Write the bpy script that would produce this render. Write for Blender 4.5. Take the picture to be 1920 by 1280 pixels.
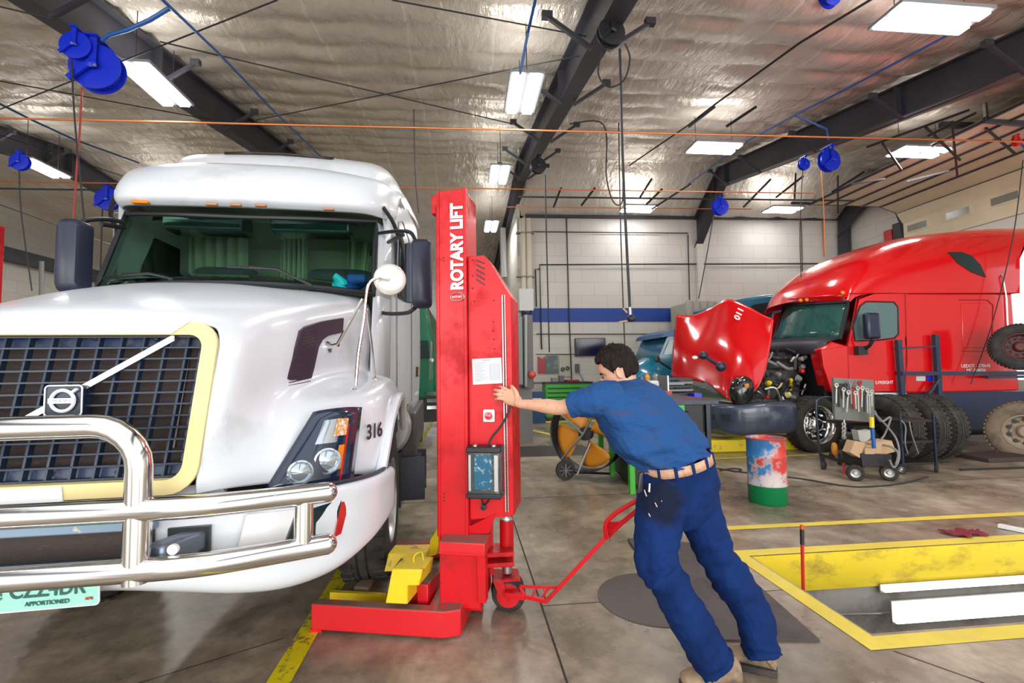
import bpy, bmesh, math, random
from mathutils import Vector as V, Matrix, noise as mnoise
from bpy_extras.object_utils import world_to_camera_view
random.seed(7)
R = math.radians
SC = bpy.context.scene
COL = SC.collection
for o in list(bpy.data.objects):
    bpy.data.objects.remove(o)

# ------------------------------------------------------------------ camera, world, exposure
F = 890.0          # focal length in pixels of the 1920 px wide frame
CAMH = 1.4
_yc = V(((868-960)/F, -(693-640)/F, 1.0)).normalized()      # world Y seen from the camera
_d = V((1, 0.014, 0))
_zc = _yc.cross(_d).normalized()
if _zc.y < 0: _zc = -_zc
_xc = (_d-_d.dot(_yc)*_yc); _xc = (_xc-_xc.dot(_zc)*_zc).normalized()
cam_data = bpy.data.cameras.new('camera'); cam = bpy.data.objects.new('camera', cam_data); COL.objects.link(cam)
cam_data.sensor_width = 36; cam_data.lens = 36*F/1920; cam_data.clip_start = 0.02; cam_data.clip_end = 300
cam.matrix_world = Matrix(((_xc.x, _xc.y, -_xc.z, 0), (_yc.x, _yc.y, -_yc.z, 0), (_zc.x, _zc.y, -_zc.z, CAMH), (0, 0, 0, 1)))
SC.camera = cam
world = bpy.data.worlds.new('world'); SC.world = world; world.use_nodes = True
wn = world.node_tree.nodes; wn['Background'].inputs[0].default_value = (0.95, 0.97, 1.0, 1); wn['Background'].inputs[1].default_value = 1.1
SC.view_settings.view_transform = 'Standard'; SC.view_settings.look = 'None'
SC.view_settings.exposure = 0.36; SC.view_settings.gamma = 1; SC.view_settings.use_curve_mapping = False

# unseen area lights added behind the camera to brighten the hall and ceiling
for _i, (_x, _w) in enumerate(((-8.5, 7.0), (0.5, 7.0), (9.0, 7.0))):
    _l = bpy.data.lights.new('fill_behind_camera', 'AREA'); _l.shape = 'RECTANGLE'; _l.size = _w; _l.size_y = 4.0; _l.energy = 380; _l.color = (1.0, 0.98, 0.95)
    _o = bpy.data.objects.new('fill_behind_camera', _l); COL.objects.link(_o); _o.location = (_x, -6.0, 2.2); _o.rotation_euler = (R(110), 0, 0)

def _ray(px, py):
    c = V(((px-960)/F, -(py-640)/F, 1.0))
    return V((_xc.dot(c), _yc.dot(c), _zc.dot(c)))
EYE = V((0, 0, CAMH))
def P(px, py, Y):
    r = _ray(px, py); return EYE + r*(Y/r.y)
def G(px, py, z=0.0):
    r = _ray(px, py); return EYE + r*((z-CAMH)/r.z)
def PX(px, py, X):
    r = _ray(px, py); return EYE + r*(X/r.x)
def PN(px, py, o, n):
    r = _ray(px, py); return EYE + r*((V(o)-EYE).dot(n)/r.dot(n))

# ------------------------------------------------------------------ materials
def _ramp(nt, fac, stops):
    r = nt.nodes.new('ShaderNodeValToRGB'); el = r.color_ramp.elements
    el[0].position, el[0].color = stops[0][0], (*stops[0][1], 1)
    el[1].position, el[1].color = stops[-1][0], (*stops[-1][1], 1)
    for p, c in stops[1:-1]:
        e = el.new(p); e.color = (*c, 1)
    nt.links.new(fac, r.inputs[0]); return r.outputs[0]
def _noise(nt, scale, detail=4, rough=0.6, vec=None, stretch=None):
    n = nt.nodes.new('ShaderNodeTexNoise'); n.inputs['Scale'].default_value = scale
    n.inputs['Detail'].default_value = detail; n.inputs['Roughness'].default_value = rough
    g = nt.nodes.new('ShaderNodeTexCoord'); src = g.outputs['Object'] if vec is None else vec
    if stretch:
        m = nt.nodes.new('ShaderNodeMapping'); m.inputs['Scale'].default_value = stretch
        nt.links.new(src, m.inputs[0]); src = m.outputs[0]
    nt.links.new(src, n.inputs['Vector']); return n.outputs['Fac']
def mat(name, col, rough=0.5, metal=0.0, coat=0.0, dirt=None, bump=None, emit=None, trans=None, var=None, stretch=None):
    """dirt=(scale,lo,hi,colour): patches of a second colour; var=(scale,amount): brightness variation; bump=(scale,strength)"""
    m = bpy.data.materials.new(name); m.use_nodes = True; nt = m.node_tree; b = nt.nodes['Principled BSDF']
    b.inputs['Base Color'].default_value = (*col, 1); b.inputs['Roughness'].default_value = rough
    b.inputs['Metallic'].default_value = metal; b.inputs['Coat Weight'].default_value = coat; b.inputs['Coat Roughness'].default_value = 0.08
    out = None
    if var:
        f = _noise(nt, var[0], 5, 0.65, stretch=stretch); a = var[1]
        out = _ramp(nt, f, [(0.3, tuple(c*(1-a) for c in col)), (0.7, tuple(min(1, c*(1+a)) for c in col))])
    if dirt:
        f = _noise(nt, dirt[0], 6, 0.7, stretch=stretch); r = _ramp(nt, f, [(dirt[1], (0, 0, 0)), (dirt[2], (1, 1, 1))])
        mx = nt.nodes.new('ShaderNodeMixRGB'); nt.links.new(r, mx.inputs[0])
        if out: nt.links.new(out, mx.inputs[1])
        else: mx.inputs[1].default_value = (*col, 1)
        mx.inputs[2].default_value = (*dirt[3], 1); out = mx.outputs[0]
        rr = nt.nodes.new('ShaderNodeMapRange'); nt.links.new(r, rr.inputs[0]); rr.inputs[3].default_value = rough; rr.inputs[4].default_value = min(1, rough+0.3)
        nt.links.new(rr.outputs[0], b.inputs['Roughness'])
    if out: nt.links.new(out, b.inputs['Base Color'])
    if bump:
        f = _noise(nt, bump[0], 4, 0.6, stretch=stretch); bp = nt.nodes.new('ShaderNodeBump'); bp.inputs['Strength'].default_value = bump[1]; bp.inputs['Distance'].default_value = 0.02
        nt.links.new(f, bp.inputs['Height']); nt.links.new(bp.outputs[0], b.inputs['Normal'])
    if emit:
        b.inputs['Emission Color'].default_value = (*emit[0], 1); b.inputs['Emission Strength'].default_value = emit[1]
    if trans:
        b.inputs['Transmission Weight'].default_value = trans; b.inputs['IOR'].default_value = 1.1
    return m
M = {}
M['white_paint'] = mat('white_paint', (0.70, 0.735, 0.78), 0.28, coat=0.35, dirt=(2.2, 0.56, 0.78, (0.50, 0.52, 0.53)))
M['white_trim'] = mat('white_trim', (0.78, 0.79, 0.80), 0.35)
M['cream'] = mat('cream_primer', (0.76, 0.62, 0.28), 0.55, dirt=(14, 0.6, 0.75, (0.70, 0.62, 0.42)))
M['lift_red'] = mat('lift_red', (0.62, 0.006, 0.012), 0.36, coat=0.08, dirt=(2.4, 0.50, 0.60, (0.42, 0.003, 0.006)))
M['lift_red_dirty'] = mat('lift_red_dirty', (0.62, 0.012, 0.02), 0.4, dirt=(5.0, 0.44, 0.60, (0.17, 0.11, 0.09)))
M['truck_red'] = mat('truck_red', (0.66, 0.004, 0.008), 0.16, coat=0.6)
M['truck_red_dark'] = mat('truck_red_trim', (0.34, 0.004, 0.008), 0.4)
M['yellow'] = mat('yellow_paint', (0.82, 0.62, 0.015), 0.42, dirt=(7, 0.55, 0.7, (0.35, 0.26, 0.05)))
M['chrome'] = mat('polished_steel', (0.78, 0.77, 0.75), 0.13, 1.0, dirt=(22, 0.62, 0.8, (0.5, 0.47, 0.43)))
M['steel'] = mat('dull_steel', (0.45, 0.45, 0.44), 0.38, 0.9)
M['beam'] = mat('dark_grey_steel_paint', (0.040, 0.040, 0.052), 0.5, var=(1.5, 0.25))
M['black'] = mat('black_plastic', (0.012, 0.013, 0.016), 0.45)
M['blueblack'] = mat('blue_black_plastic', (0.012, 0.022, 0.045), 0.35, var=(6, 0.4))
M['rubber'] = mat('rubber', (0.020, 0.019, 0.018), 0.75, bump=(60, 0.3), dirt=(6, 0.45, 0.7, (0.07, 0.06, 0.05)))
M['rubber_tan'] = mat('dusty_rubber', (0.20, 0.15, 0.10), 0.85, dirt=(5, 0.45, 0.65, (0.10, 0.08, 0.06)))
M['glass'] = mat('tinted_glass', (0.02, 0.10, 0.085), 0.05, coat=0.3, dirt=(9, 0.5, 0.8, (0.05, 0.15, 0.13)))
M['glass_dark'] = mat('dark_glass', (0.012, 0.03, 0.03), 0.06)
M['blue'] = mat('reel_blue', (0.004, 0.022, 0.50), 0.35)
M['blue_pipe'] = mat('air_line_blue', (0.01, 0.09, 0.33), 0.4)
M['copper'] = mat('copper', (0.55, 0.17, 0.05), 0.35, 0.6)
M['wire'] = mat('black_wire', (0.02, 0.02, 0.022), 0.6)
M['tube'] = mat('lit_tube', (1, 1, 1), 0.4, emit=((0.95, 0.97, 1.0), 16))
M['fixture'] = mat('fixture_grey', (0.25, 0.26, 0.28), 0.5)
M['stripe_blue'] = mat('stripe_blue', (0.004, 0.045, 0.28), 0.55)
M['teal'] = mat('teal_paint', (0.010, 0.15, 0.24), 0.22, coat=0.5)
M['green_truck'] = mat('green_paint', (0.006, 0.14, 0.062), 0.2, coat=0.5)
M['green'] = mat('bench_green', (0.045, 0.42, 0.03), 0.4)
M['amber'] = mat('amber_lens', (0.80, 0.22, 0.01), 0.2)
M['amber_dull'] = mat('dusty_amber_lens', (0.45, 0.20, 0.10), 0.4)
M['red_lens'] = mat('red_lens', (0.55, 0.01, 0.012), 0.15, coat=0.4)
M['lamp_glass'] = mat('lamp_glass', (0.55, 0.62, 0.68), 0.08, 0.7)
M['paper'] = mat('paper', (0.60, 0.62, 0.64), 0.7)
M['ink'] = mat('ink', (0.03, 0.035, 0.05), 0.6)
M['grey_box'] = mat('grey_green_enclosure', (0.17, 0.20, 0.18), 0.45)
M['mid_grey'] = mat('mid_grey', (0.22, 0.22, 0.22), 0.5)
M['orange'] = mat('orange_plastic', (0.80, 0.30, 0.02), 0.45)
M['skin'] = mat('skin', (0.66, 0.36, 0.23), 0.5, dirt=(26, 0.56, 0.72, (0.28, 0.17, 0.12)), bump=(80, 0.12))
M['hair'] = mat('dark_brown_hair', (0.015, 0.009, 0.007), 0.6, bump=(60, 1.0), stretch=(1, 1, 0.35), var=(70, 0.6))
M['shirt'] = mat('blue_work_shirt', (0.015, 0.070, 0.215), 0.85, dirt=(5.5, 0.50, 0.72, (0.045, 0.06, 0.13)), bump=(10, 1.0), stretch=(1, 1, 2.2))
M['pants'] = mat('navy_work_trousers', (0.003, 0.020, 0.100), 0.85, bump=(14, 0.6), var=(5, 0.25))
for _k in ('shirt', 'pants', 'lift_red', 'hair'): M[_k].node_tree.nodes['Principled BSDF'].inputs['Specular IOR Level'].default_value = 0.18 if _k != 'lift_red' else 0.35
M['belt'] = mat('tan_leather', (0.52, 0.30, 0.18), 0.6, var=(40, 0.3))
M['boot'] = mat('tan_suede', (0.30, 0.21, 0.13), 0.85, dirt=(9, 0.5, 0.7, (0.10, 0.08, 0.06)))
M['cardboard'] = mat('cardboard', (0.50, 0.33, 0.19), 0.8)
M['teal_lens'] = mat('plate_green', (0.32, 0.72, 0.56), 0.4)
M['rag'] = mat('dark_red_cloth', (0.22, 0.02, 0.035), 0.9)

def dusty(name, col, dust):
    m = mat(name, col, 0.38, coat=0.15); nt = m.node_tree; b = nt.nodes['Principled BSDF']; L = nt.links
    g = nt.nodes.new('ShaderNodeNewGeometry'); sp = nt.nodes.new('ShaderNodeSeparateXYZ'); L.new(g.outputs['True Normal'], sp.inputs[0])
    n = _noise(nt, 7, 6, 0.7, g.outputs['Position']); r = _ramp(nt, n, [(0.32, (0, 0, 0)), (0.48, (1, 1, 1))])
    up = nt.nodes.new('ShaderNodeMath'); up.operation = 'GREATER_THAN'; L.new(sp.outputs['Z'], up.inputs[0]); up.inputs[1].default_value = 0.7
    mu = nt.nodes.new('ShaderNodeMath'); mu.operation = 'MULTIPLY'; L.new(r, mu.inputs[0]); L.new(up.outputs[0], mu.inputs[1])
    n2 = _noise(nt, 11, 6, 0.75, g.outputs['Position']); r2 = _ramp(nt, n2, [(0.64, (0, 0, 0)), (0.74, (0.7, 0.7, 0.7))])
    mx = nt.nodes.new('ShaderNodeMath'); mx.operation = 'MAXIMUM'; L.new(mu.outputs[0], mx.inputs[0]); L.new(r2, mx.inputs[1])
    c = nt.nodes.new('ShaderNodeMixRGB'); L.new(mx.outputs[0], c.inputs[0]); c.inputs[1].default_value = (*col, 1); c.inputs[2].default_value = (*dust, 1)
    L.new(c.outputs[0], b.inputs['Base Color']); return m
M['lift_red_dirty'] = dusty('lift_red_dusty', (0.62, 0.008, 0.014), (0.19, 0.115, 0.095))
def paint_line_mat(name, col, lo, hi):
    m = mat(name, col, 0.45, var=(3, 0.12)); nt = m.node_tree; b = nt.nodes['Principled BSDF']
    f = _noise(nt, 9, 8, 0.75); r = _ramp(nt, f, [(lo, (1, 1, 1)), (hi, (0, 0, 0))])
    nt.links.new(r, b.inputs['Alpha']); return m
M['line'] = paint_line_mat('yellow_floor_paint', (0.78, 0.60, 0.06), 0.70, 0.78)
M['line_worn'] = paint_line_mat('worn_yellow_floor_paint', (0.72, 0.60, 0.01), 0.52, 0.60)

# ------------------------------------------------------------------ mesh building
class MB:
    def __init__(s): s.v = []; s.f = []; s.sm = []
    def add(s, vs, fs, smooth=False):
        n = len(s.v); s.v += [V(p) for p in vs]; s.f += [tuple(i+n for i in f) for f in fs]; s.sm += [smooth]*len(fs); return s
    def box(s, x0, x1, y0, y1, z0, z1):
        return s.add([(x, y, z) for z in (z0, z1) for y in (y0, y1) for x in (x0, x1)],
                     [(0, 2, 3, 1), (4, 5, 7, 6), (0, 1, 5, 4), (2, 6, 7, 3), (0, 4, 6, 2), (1, 3, 7, 5)])
    def cbox(s, c, sx, sy, sz, m=None):
        c = V(c); h = [(x*sx/2, y*sy/2, z*sz/2) for z in (-1, 1) for y in (-1, 1) for x in (-1, 1)]
        return s.add([c+(m @ V(p) if m else V(p)) for p in h],
                     [(0, 2, 3, 1), (4, 5, 7, 6), (0, 1, 5, 4), (2, 6, 7, 3), (0, 4, 6, 2), (1, 3, 7, 5)])
    def bar(s, a, b, w, h=None, up=(0, 0, 1)):
        a = V(a); b = V(b); h = h or w; d = (b-a).normalized(); up = V(up)
        if abs(d.dot(up)) > 0.98: up = V((0, 1, 0))
        r = d.cross(up).normalized(); u = r.cross(d)
        vs = [p+r*(i*w/2)+u*(j*h/2) for p in (a, b) for j in (-1, 1) for i in (-1, 1)]
        return s.add(vs, [(0, 1, 3, 2), (4, 6, 7, 5), (0, 4, 5, 1), (2, 3, 7, 6), (0, 2, 6, 4), (1, 5, 7, 3)])
    def tube(s, pts, r, n=10, caps=True, closed=False):
        pts = [V(p) for p in pts]; N = len(pts); rs = r if isinstance(r, (list, tuple)) else [r]*N
        rings = []; pu = None
        for i, p in enumerate(pts):
            if closed: t = pts[(i+1) % N]-pts[i-1]
            else: t = pts[min(i+1, N-1)]-pts[max(i-1, 0)]
            t.normalize()
            if pu is None:
                pu = t.orthogonal().normalized()
            pu = (pu-t*pu.dot(t)).normalized(); w = t.cross(pu)
            rings.append([p+(pu*math.cos(2*math.pi*k/n)+w*math.sin(2*math.pi*k/n))*rs[i] for k in range(n)])
        return s.loft(rings, caps and not closed, closed)
    def loft(s, rings, caps=True, loop=False, smooth=True, ringclosed=True):
        n = len(rings[0]); vs = [p for r in rings for p in r]; fs = []
        m = len(rings)
        for i in range(m if loop else m-1):
            a = i*n; b = ((i+1) % m)*n
            for k in range(n if ringclosed else n-1):
                k2 = (k+1) % n; fs.append((a+k, a+k2, b+k2, b+k))
        s.add(vs, fs, smooth)
        if caps:
            s.add(rings[0], [tuple(range(n))[::-1]], False); s.add(rings[-1], [tuple(range(n))], False)
        return s
    def lathe(s, o, ax, prof, n=24, caps=False, smooth=True):
        o = V(o); ax = V(ax).normalized(); u = ax.orthogonal().normalized(); w = ax.cross(u)
        rings = [[o+ax*h+(u*math.cos(2*math.pi*k/n)+w*math.sin(2*math.pi*k/n))*max(r, 1e-4) for k in range(n)] for r, h in prof]
        return s.loft(rings, caps, smooth=smooth)
    def prism(s, poly, ext):
        poly = [V(p) for p in poly]; n = len(poly); e = V(ext)
        s.add(poly+[p+e for p in poly], [tuple(range(n))[::-1], tuple(range(n, 2*n))]+[(i, (i+1) % n, n+(i+1) % n, n+i) for i in range(n)])
        return s
    def grid(s, rows, smooth=True):
        m = len(rows[0]); vs = [p for r in rows for p in r]
        return s.add(vs, [(i*m+k, i*m+k+1, (i+1)*m+k+1, (i+1)*m+k) for i in range(len(rows)-1) for k in range(m-1)], smooth)
    def ball(s, c, r, n=12, sc=(1, 1, 1)):
        c = V(c); rings = [[c+V((math.sin(a)*math.cos(2*math.pi*k/n)*sc[0], math.sin(a)*math.sin(2*math.pi*k/n)*sc[1], -math.cos(a)*sc[2]))*r for k in range(n)]
                           for a in [0.02+math.pi*i/(n//2)*0.9999 if i else 0.02 for i in range(n//2+1)]]
        return s.loft(rings, False)
    def build(s, name, m, parent=None, local=False, weld=True, angle=35, bevel=0, solid=0, solid_off=0, subsurf=0, mirror=False, remesh=0, smoothit=0, disp=None, kind=None, label=None):
        if mirror == 'pair':
            s2 = MB(); s2.v = [V((-p.x, p.y, p.z)) for p in s.v]; s2.f = [f[::-1] for f in s.f]; s2.sm = s.sm
            s2.build(name, m, parent, local, weld, angle, bevel, solid, solid_off, subsurf, False, remesh, smoothit, disp, kind, label); mirror = False
        me = bpy.data.meshes.new(name)
        if parent is not None and not local:
            wm = parent.matrix_basis.copy(); q = parent.parent
            while q is not None: wm = q.matrix_basis @ wm; q = q.parent
            inv = wm.inverted(); pts = [inv @ p for p in s.v]; org = V((0, 0, 0))
        elif parent is not None: pts = s.v; org = V((0, 0, 0))
        else:
            xs = [p.x for p in s.v]; ys = [p.y for p in s.v]; zs = [p.z for p in s.v]
            org = V(((min(xs)+max(xs))/2, (min(ys)+max(ys))/2, min(zs))); pts = [p-org for p in s.v]
        me.from_pydata([tuple(p) for p in pts], [], s.f)
        me.polygons.foreach_set('use_smooth', s.sm)
        if weld:
            bm = bmesh.new(); bm.from_mesh(me); bmesh.ops.remove_doubles(bm, verts=bm.verts, dist=1e-5)
            bmesh.ops.recalc_face_normals(bm, faces=bm.faces); bm.to_mesh(me); bm.free()
        if angle and not subsurf and not remesh:
            me.set_sharp_from_angle(angle=R(angle))
        me.materials.append(m if not isinstance(m, str) else M[m])
        o = bpy.data.objects.new(name, me); COL.objects.link(o); o.location = org
        if parent is not None: o.parent = parent
        if mirror:
            md = o.modifiers.new('m', 'MIRROR'); md.use_axis[0] = True; md.use_clip = True; md.merge_threshold = 0.003
        if solid:
            md = o.modifiers.new('s', 'SOLIDIFY'); md.thickness = solid; md.offset = solid_off
        if bevel:
            md = o.modifiers.new('b', 'BEVEL'); md.width = bevel; md.segments = 2; md.limit_method = 'ANGLE'
            md.harden_normals = False
        if remesh:
            md = o.modifiers.new('r', 'REMESH'); md.mode = 'VOXEL'; md.voxel_size = remesh; md.use_smooth_shade = True
        if smoothit:
            md = o.modifiers.new('sm', 'SMOOTH'); md.iterations = smoothit; md.factor = 0.5
        if subsurf:
            md = o.modifiers.new('ss', 'SUBSURF'); md.levels = subsurf; md.render_levels = subsurf
        if disp:
            t = bpy.data.textures.new(name, 'CLOUDS'); t.noise_scale = disp[0]; t.noise_depth = 2
            md = o.modifiers.new('d', 'DISPLACE'); md.texture = t; md.strength = disp[1]; md.mid_level = 0.5
        if kind: o['kind'] = kind
        if label: o['label'] = label
        return o

def cr(a, b, c, d, t):
    return 0.5*((2*b)+(c-a)*t+(2*a-5*b+4*c-d)*t*t+(3*b-a-3*c+d)*t*t*t)
def spline(pts, k=6, closed=False):
    pts = [V(p) for p in pts]; n = len(pts); out = []
    for i in range(n if closed else n-1):
        g = lambda j: pts[j % n] if closed else pts[max(0, min(n-1, j))]
        for q in range(k): out.append(cr(g(i-1), g(i), g(i+1), g(i+2), q/k))
    if not closed: out.append(pts[-1])
    return out
def surf(ctrl, ku=5, kv=5):
    rows = [spline(r, ku) for r in ctrl]
    cols = [spline([r[j] for r in rows], kv) for j in range(len(rows[0]))]
    return [[cols[j][i] for j in range(len(cols))] for i in range(len(cols[0]))]

def tag(o, label, cat, group=None, kind=None):
    o['label'] = label; o['category'] = cat
    if group: o['group'] = group
    if kind: o['kind'] = kind
    return o
def thing(name, label, cat, loc=(0, 0, 0), rz=0, group=None):
    o = bpy.data.objects.new(name, None); COL.objects.link(o); o.empty_display_size = 0.1
    o.matrix_basis = Matrix.Translation(V(loc)) @ Matrix.Rotation(rz, 4, 'Z')
    return tag(o, label, cat, group)
def dup(root, loc, rz=0, label=None, group=None, scale=None):
    r = root.copy(); COL.objects.link(r)
    r.matrix_basis = Matrix.Translation(V(loc)) @ Matrix.Rotation(rz, 4, 'Z')
    if scale: r.scale = (scale,)*3
    if label: r['label'] = label
    if group: r['group'] = group
    kids = {}
    for c in COL.objects[:]:
        kids.setdefault(c.parent, []).append(c)
    for ch in kids.get(root, []):
        c = ch.copy(); COL.objects.link(c); c.parent = r
        for g in kids.get(ch, []):
            d = g.copy(); COL.objects.link(d); d.parent = c
    return r
def text(name, body, o, xd, yd, size, m, parent=None, ext=0.001, align='CENTER', bold=0.0, sx=1.0, kind=None):
    cu = bpy.data.curves.new(name, 'FONT'); cu.body = body; cu.size = 1; cu.extrude = ext/size; cu.align_x = align; cu.align_y = 'CENTER'; cu.offset = bold
    t = bpy.data.objects.new(name, cu); COL.objects.link(t); bpy.context.view_layer.update()
    me = bpy.data.meshes.new_from_object(t.evaluated_get(bpy.context.evaluated_depsgraph_get()))
    bpy.data.objects.remove(t); bpy.data.curves.remove(cu)
    xd = V(xd).normalized(); yd = V(yd); yd = (yd-xd*yd.dot(xd)).normalized(); zd = xd.cross(yd)
    mb = MB(); mb.add([V(o)+xd*(v.co.x*size*sx)+yd*(v.co.y*size)+zd*(v.co.z*size) for v in me.vertices], [tuple(p.vertices) for p in me.polygons])
    bpy.data.meshes.remove(me)
    return mb.build(name, m, parent, angle=0, kind=kind)
def rrect(w, h, r, n=5):
    out = []
    for cx, cy, a0 in ((w/2-r, h/2-r, 0), (-w/2+r, h/2-r, 90), (-w/2+r, -h/2+r, 180), (w/2-r, -h/2+r, 270)):
        for k in range(n+1):
            a = R(a0+90*k/n); out.append((cx+r*math.cos(a), cy+r*math.sin(a)))
    return out
# ================================================================== SETTING
PIT = (2.10, 6.0, 2.35, 3.38)      # x0,x1,y0,y1 of the pit opening
XR = 12.33; YW = 14.0; XW0 = 1.75
def ceil_z(x, y):
    if y < 12.5: return 4.92+0.18*y
    if x > XW0: return 7.17-(y-12.5)*0.72
    return 7.17-(y-12.5)*0.072
def floor_mat():
    m = bpy.data.materials.new('stained_concrete'); m.use_nodes = True; nt = m.node_tree; b = nt.nodes['Principled BSDF']; L = nt.links
    g = nt.nodes.new('ShaderNodeNewGeometry'); pos = g.outputs['Position']
    n1 = _noise(nt, 0.75, 8, 0.66, pos); n2 = _noise(nt, 6, 8, 0.75, pos); n3 = _noise(nt, 2.2, 5, 0.6, pos, (1.6, 0.5, 1))
    base = _ramp(nt, n1, [(0.34, (0.165, 0.128, 0.088)), (0.5, (0.32, 0.255, 0.182)), (0.66, (0.52, 0.43, 0.32))])
    fine = _ramp(nt, n2, [(0.35, (0.62, 0.62, 0.62)), (0.62, (1, 1, 1))])
    mx = nt.nodes.new('ShaderNodeMixRGB'); mx.blend_type = 'MULTIPLY'; mx.inputs[0].default_value = 0.75; L.new(base, mx.inputs[1]); L.new(fine, mx.inputs[2])
    st = _ramp(nt, n3, [(0.52, (0, 0, 0)), (0.70, (1, 1, 1))])
    m2 = nt.nodes.new('ShaderNodeMixRGB'); L.new(st, m2.inputs[0]); L.new(mx.outputs[0], m2.inputs[1]); m2.inputs[2].default_value = (0.15, 0.115, 0.09, 1)
    mul = nt.nodes.new('ShaderNodeMath'); mul.operation = 'MULTIPLY'; mul.inputs[1].default_value = 0.7; L.new(st, mul.inputs[0]); L.new(mul.outputs[0], m2.inputs[0])
    L.new(m2.outputs[0], b.inputs['Base Color'])
    rg = _ramp(nt, n1, [(0.35, (0.22, 0.22, 0.22)), (0.7, (0.42, 0.42, 0.42))]); L.new(rg, b.inputs['Roughness'])
    bp = nt.nodes.new('ShaderNodeBump'); bp.inputs['Strength'].default_value = 0.12; bp.inputs['Distance'].default_value = 0.01; L.new(n2, bp.inputs['Height']); L.new(bp.outputs[0], b.inputs['Normal'])
    return m
M['floor'] = floor_mat()
def brick_mat(name, c1, c2, mortar, sx, sy, vert='Y', rough=0.6):
    m = bpy.data.materials.new(name); m.use_nodes = True; nt = m.node_tree; b = nt.nodes['Principled BSDF']; L = nt.links
    g = nt.nodes.new('ShaderNodeNewGeometry'); sp = nt.nodes.new('ShaderNodeSeparateXYZ'); L.new(g.outputs['Position'], sp.inputs[0])
    cb = nt.nodes.new('ShaderNodeCombineXYZ'); L.new(sp.outputs['X' if vert == 'Y' else 'Y'], cb.inputs[0]); L.new(sp.outputs['Z'], cb.inputs[1])
    t = nt.nodes.new('ShaderNodeTexBrick'); L.new(cb.outputs[0], t.inputs['Vector']); t.inputs['Scale'].default_value = 1
    t.inputs['Brick Width'].default_value = sx; t.inputs['Row Height'].default_value = sy; t.inputs['Mortar Size'].default_value = 0.008
    t.inputs['Color1'].default_value = (*c1, 1); t.inputs['Color2'].default_value = (*c2, 1); t.inputs['Mortar'].default_value = (*mortar, 1)
    L.new(t.outputs['Color'], b.inputs['Base Color']); b.inputs['Roughness'].default_value = rough
    bp = nt.nodes.new('ShaderNodeBump'); bp.inputs['Strength'].default_value = 0.3; bp.inputs['Distance'].default_value = 0.02; bp.invert = True
    L.new(t.outputs['Fac'], bp.inputs['Height']); L.new(bp.outputs[0], b.inputs['Normal']); return m
M['block'] = brick_mat('painted_block', (0.56, 0.53, 0.48), (0.60, 0.57, 0.52), (0.47, 0.44, 0.40), 0.8, 0.4)
M['block_side'] = brick_mat('painted_block_side', (0.56, 0.53, 0.47), (0.61, 0.58, 0.52), (0.46, 0.43, 0.38), 0.8, 0.4, 'X')
def ceil_mat():
    m = bpy.data.materials.new('vinyl_faced_insulation'); m.use_nodes = True; nt = m.node_tree; b = nt.nodes['Principled BSDF']; L = nt.links
    g = nt.nodes.new('ShaderNodeNewGeometry'); n = _noise(nt, 1.3, 6, 0.6, g.outputs['Position'])
    sp = nt.nodes.new('ShaderNodeSeparateXYZ'); L.new(g.outputs['Position'], sp.inputs[0])
    def mth(op, a, b_=None):
        q = nt.nodes.new('ShaderNodeMath'); q.operation = op
        for i_, v_ in enumerate((a, b_)):
            if v_ is None: continue
            if isinstance(v_, (int, float)): q.inputs[i_].default_value = v_
            else: L.new(v_, q.inputs[i_])
        return q.outputs[0]
    nz = _noise(nt, 0.8, 3, 0.5, g.outputs['Position'])
    sx = mth('ADD', sp.outputs['X'], mth('MULTIPLY', nz, 0.25)); seam = mth('LESS_THAN', mth('ABSOLUTE', mth('SUBTRACT', mth('FRACT', mth('DIVIDE', sx, 1.2)), 0.5)), 0.016)
    c = _ramp(nt, n, [(0.3, (0.66, 0.60, 0.52)), (0.7, (0.80, 0.74, 0.66))]); mxs = nt.nodes.new('ShaderNodeMixRGB'); L.new(mth('MULTIPLY', seam, 0.6), mxs.inputs[0]); L.new(c, mxs.inputs[1]); mxs.inputs[2].default_value = (0.92, 0.88, 0.82, 1); L.new(mxs.outputs[0], b.inputs['Base Color'])
    b.inputs['Roughness'].default_value = 0.27; b.inputs['Metallic'].default_value = 0.4
    n2 = _noise(nt, 7, 5, 0.6, g.outputs['Position'], (1.0, 0.35, 1)); bp = nt.nodes.new('ShaderNodeBump'); bp.inputs['Strength'].default_value = 0.85; bp.inputs['Distance'].default_value = 0.06
    L.new(n2, bp.inputs['Height']); L.new(bp.outputs[0], b.inputs['Normal']); return m
M['ceiling'] = ceil_mat()

# floor with the pit left open
x0, x1, y0, y1 = PIT
mb = MB()
XL, XRR, YN, YF = -16.0, 14.0, -6.0, 42.0
for a, b, c, d in ((XL, x0, YN, YF), (x1, XRR, YN, YF), (x0, x1, YN, y0), (x0, x1, y1, YF)):
    mb.add([(a, c, 0), (b, c, 0), (b, d, 0), (a, d, 0)], [(0, 1, 2, 3)])
o = mb.build('floor', 'floor'); o['kind'] = 'structure'
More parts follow.
